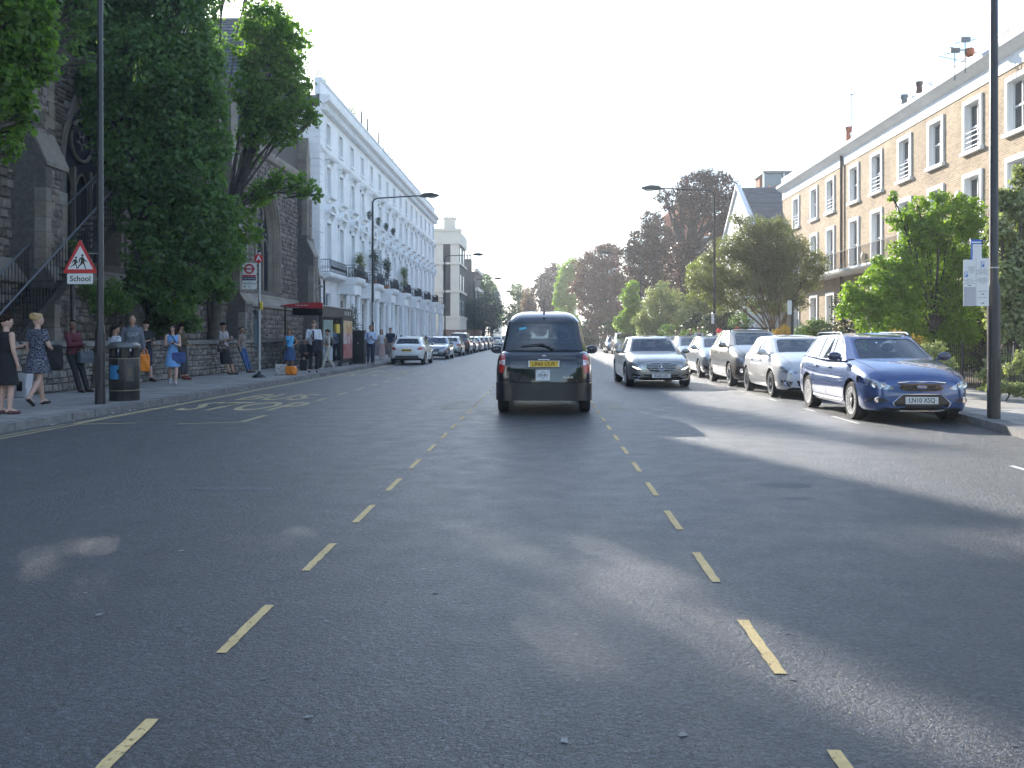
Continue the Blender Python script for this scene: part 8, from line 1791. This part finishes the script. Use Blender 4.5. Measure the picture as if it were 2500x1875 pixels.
# 5 man in grey hoodie
t, J, hc = person('man in a grey hooded sweatshirt and black shorts carrying an orange bag', (U(323, 23.3), 23.3, ZP), 30, 1.86, 'tan', 'none', 'crop', 'm', ('down', 'carry'), 'stand', 0, (-20, 0), c_grey, 1, 1.46, ('trousers', c_black, .46), (s_bl, False), group=Wt, fat=1.08)
b = MB(); loft(b, [(0, .05, 1.40, .13, .09), (0, .06, 1.47, .125, .10), (0, .05, 1.52, .10, .085)]); b.build('hood', c_grey, t, smooth=60)
lettering('GAP', .13, mat('faded print', (.30, .32, .36), .8), t, (0, -.158, 1.27), bold=.004)
b = MB(); loft(b, [(0, 0, .865, .188, .142), (0, 0, .93, .180, .14)]); b.build('shirt_hem', c_white, t, smooth=60)
bag('orange plastic carrier bag held by the man in the grey hooded top', W_(t, J['wL'] + Vector((.02, -.02, -.52))), (.24, .14, .46), mat('orange plastic', (.75, .22, .01), .35), None, 'bag', .04, True, 20)
# 6 young man in black
t, J, hc = person('young man in black T-shirt and shorts with one foot on the wall', (U(362, 25.6) , 25.5, ZP), 62, 1.76, 'pale', 'dark', 'short', 'm', ('phone', 'fold'), 'legup', .03, (0, 32), c_black, .35, 1.46, ('shorts', c_navy, .56), (s_blk, True), group=Wt)
phone(W_(t, J['wR'] + Vector((.02, -.08, .02))), 'dark phone held by the young man in black', 62)
# 7 girl in blue
t, J, hc = person('woman in a light blue sleeveless dress walking with a denim blue shoulder bag', (U(422, 23.9), 23.9, ZP), 20, 1.64, 'pale', 'dark', 'long', 'f', ('phone', 'phone'), 'walk', 0, (-15, 12), c_blue, 0, 1.44, ('dress', c_blue, .52), (s_wh, True), group=Wt, fat=.94)
b = MB(); b.box(-.065, .065, -.112, -.10, 1.635, 1.66); g_ = b.build('glasses', M_ink, t)
phone(W_(t, J['wL'] + Vector((-.03, -.07, .03))), 'pale phone in the hands of the woman in light blue', 20)
t2 = bag('dark blue shoulder bag of the woman in light blue', W_(t, Vector((.17, -.12, .62))), (.34, .12, .30), mat('denim blue bag', (.04, .07, .20), .7), None, 'bag', .03, False, 20)
b = MB(); b.tube([(0, 0, .28), (-.06, -.02, .55), (-.20, .0, .78)], .012, 5); b.build('strap', c_navy, t2)
# 8 olive coat
t, J, hc = person('person in an olive coat with dark hair leaning on the wall in red boots', (-10.95, 26.9, ZP), 75, 1.70, 'tan', 'dark', 'long', 'f', ('fold', 'fold'), 'crossed', .09, (10, 30), c_olive, 1, 1.46, ('trousers', c_dgrey, .2), (s_red, True), group=Wt, fat=1.2)
b = MB(); b.ball((0, .17, 1.22), (.17, .12, .22), 14); b.build('backpack', c_olive, t, smooth=60)
# 9 woman long black skirt
t, J, hc = person('woman in a long black skirt and grey top looking at her phone', (-11.02, 30.6, ZP), 70, 1.79, 'tan', 'dark', 'tied', 'f', ('phone', 'phone'), 'forward', .05, (0, 22), CL('grey striped top', (.33, .31, .34), .2), .5, 1.44, ('skirt', c_black, .36), (s_blk, False), group=Wt)
b = MB(); b.box(-.068, .068, -.12, -.10, 1.62, 1.65); b.build('sunglasses', M_ink, t); phone(W_(t, J['wL'] + Vector((-.03, -.07, .05))), 'dark phone of the woman in the long black skirt', 70)
bag('black handbag at the hip of the woman in the long skirt', W_(t, Vector((-.22, -.05, .75))), (.30, .13, .26), s_blk, None, 'handbag', .04, True, 40)
# 10 taupe t-shirt
t, J, hc = person('woman in a taupe T-shirt and blue jeans with sunglasses standing by the wall', (-11.0, 32.4, ZP), 78, 1.66, 'olive', 'dark', 'short', 'f', ('down', 'down'), 'forward', .05, (0, -6), c_taupe, .4, 1.46, ('trousers', c_jean, .12), (s_blk, False), group=Wt, fat=1.12)
b = MB(); b.box(-.068, .068, -.12, -.10, 1.63, 1.66); b.build('sunglasses', M_ink, t)
# 11 light blue vest
t, J, hc = person('woman in a sky blue vest and denim skirt with one hand on her hip', (U(707, 35.4), 35.4, ZP), 15, 1.62, 'tan', 'brown', 'bob', 'f', ('down', 'hip'), 'stand', 0, (-10, 0), CL('sky blue jersey', (.10, .42, .75)), 0, 1.42, ('skirt', c_jean, .38), (s_blk, False), group=Wt, fat=1.14)
b = MB(); b.tube([(.10, -.12, 1.42), (.0, -.16, 1.25), (-.16, -.17, 1.0)], .011, 5); b.build('bag_strap', s_blk, t)
bag('small black bag hanging at the side of the woman in the sky blue vest', W_(t, Vector((-.20, -.18, .82))), (.24, .10, .20), s_blk, None, 'handbag', .03, False, 15)
bag('printed brown and white shopping bag standing on the pavement edge', (U(686, 30.6), 30.6, ZP), (.34, .20, .36), patterned('printed bag', (.50, .48, .46), (.12, .06, .05), 14, 'dots'), s_blk, 'bag', .02, True, 5)
bag('bulging orange carrier bag beside the printed shopping bag', (U(711, 30.3), 30.3, ZP), (.36, .24, .30), mat('orange plastic', (.75, .22, .01), .35), None, 'bag', .06, False, -12)
# 12 businessman
t, J, hc = person('man in white shirt and dark tie with a jacket over his arm', (U(766, 32.6), 32.6, ZP), 8, 1.88, 'pale', 'brown', 'short', 'm', ('phone', 'fold'), 'stand', 0, (-5, 28), c_ink, 1, 1.46, ('trousers', c_black, .10), (s_blk, False), group=Wt)
b = MB(); b.prism([(-.025, 1.42), (.025, 1.42), (.035, 1.10), (0, 1.05), (-.035, 1.10)], 'y', -.152, -.135); b.build('tie', c_navy, t)
phone(W_(t, J['wR'] + Vector((.03, -.07, .05))), 'dark phone held by the man with the tie', 8)
tt = bag('dark suit jacket draped over the arm of the man with the tie', W_(t, J['wL'] + Vector((.06, .0, -.42))), (.36, .18, .50), CL('dark jacket cloth', (.02, .022, .035)), None, 'jacket', .07, False, 10)
# 13 boy/woman in white with backpack
t, J, hc = person('short dark haired person in cream clothes with a black rucksack strap', (U(800, 34.9), 34.9, ZP), 300, 1.58, 'olive', 'black', 'tied', 'f', ('phone', 'fold'), 'walk', 0, (15, 15), c_cream, .5, 1.46, ('trousers', CL('cream trousers', (.42, .41, .36)), .14), (s_wh, True), group=Wt)
b = MB(); b.ball((0, .17, 1.22), (.14, .09, .20), 12); b.tube([(.12, .1, 1.42), (.13, -.12, 1.32), (.13, -.06, 1.08)], .022, 6); b.build('rucksack', s_blk, t, smooth=60)
# seated traveller inside the shelter
t, J, hc = person('person sitting in the bus shelter, mostly hidden by the man with the tie', (-9.95, 36.9, ZP), 25, 1.68, 'pale', 'dark', 'short', 'f', ('fold', 'fold'), 'sit', 0, (0, 10), c_dgrey, 1, 1.46, ('shorts', c_black, .48), (s_wh, False), group=Wt)
bag('black rucksack on the pavement beside the bus shelter bench', (U(741, 34.5), 34.5, ZP), (.28, .2, .42), c_black, None, 'rucksack', .06, False, 0)
# 14 man pale blue shirt
t, J, hc = person('man in a pale blue shirt standing by the lamp post with his phone', (U(905, 42.4), 42.4, ZP), 12, 1.83, 'tan', 'brown', 'short', 'm', ('phone', 'phone'), 'stand', 0, (-5, 15), c_pblue, 1, 1.46, ('trousers', c_navy, .10), (s_blk, False), group=Wt)
b = MB(); b.tube([(-.12, -.08, 1.44), (-.13, -.135, 1.30), (-.16, -.13, 1.12)], .018, 6); b.build('bag_strap', c_navy, t); phone(W_(t, J['wL'] + Vector((-.03, -.07, .05))), 'dark phone held by the man in the pale blue shirt', 12)
# 15, 16
person('man in a navy polo shirt walking behind the parked white hatchback', (-8.75, 50.5, ZP), 5, 1.80, 'tan', 'dark', 'short', 'm', ('down', 'down'), 'walk', 0, (0, 0), c_navy, .35, 1.46, ('trousers', CL('stone trousers', (.30, .25, .22)), .12), (s_wh, False), group=Wt)
person('woman in dusty pink beside the man in the navy polo shirt', (-9.4, 51.3, ZP), 5, 1.70, 'pale', 'brown', 'long', 'f', ('down', 'down'), 'walk', 0, (0, 0), c_white, .35, 1.46, ('skirt', c_pink, .2), (s_wh, False), group=Wt)
# right pavement, far
FR = 'people far along the right pavement'
person('auburn haired person in dark clothes, leftmost of three beyond the parked cars', (U(1651, 51), 51, ZP), 10, 1.64, 'tan', 'brown', 'short', 'm', ('down', 'down'), 'walk', 0, (0, 0), c_black, .35, 1.46, ('trousers', c_dgrey, .12), (s_blk, False), group=FR)
person('person in dark grey, middle of three beyond the parked cars', (U(1687, 50.5), 50.5, ZP), 180, 1.74, 'tan', 'brown', 'crop', 'm', ('down', 'down'), 'walk', 0, (0, 0), c_dgrey, .35, 1.46, ('trousers', c_navy, .12), (s_blk, False), group=FR)
t, J, hc = person('person in a white shirt with crossed straps, rightmost beyond the parked cars', (U(1706, 50), 50, ZP), 185, 1.82, 'pale', 'brown', 'short', 'm', ('down', 'down'), 'walk', 0, (0, 0), c_white, .35, 1.46, ('trousers', c_navy, .12), (s_blk, False), group=FR)
b = MB(); b.ball((0, .17, 1.22), (.11, .07, .17), 10); b.tube([(-.1, .13, 1.44), (.1, .15, 1.1)], .02, 5); b.tube([(.1, .13, 1.44), (-.1, .15, 1.1)], .02, 5); b.build('rucksack', c_navy, t, smooth=60)
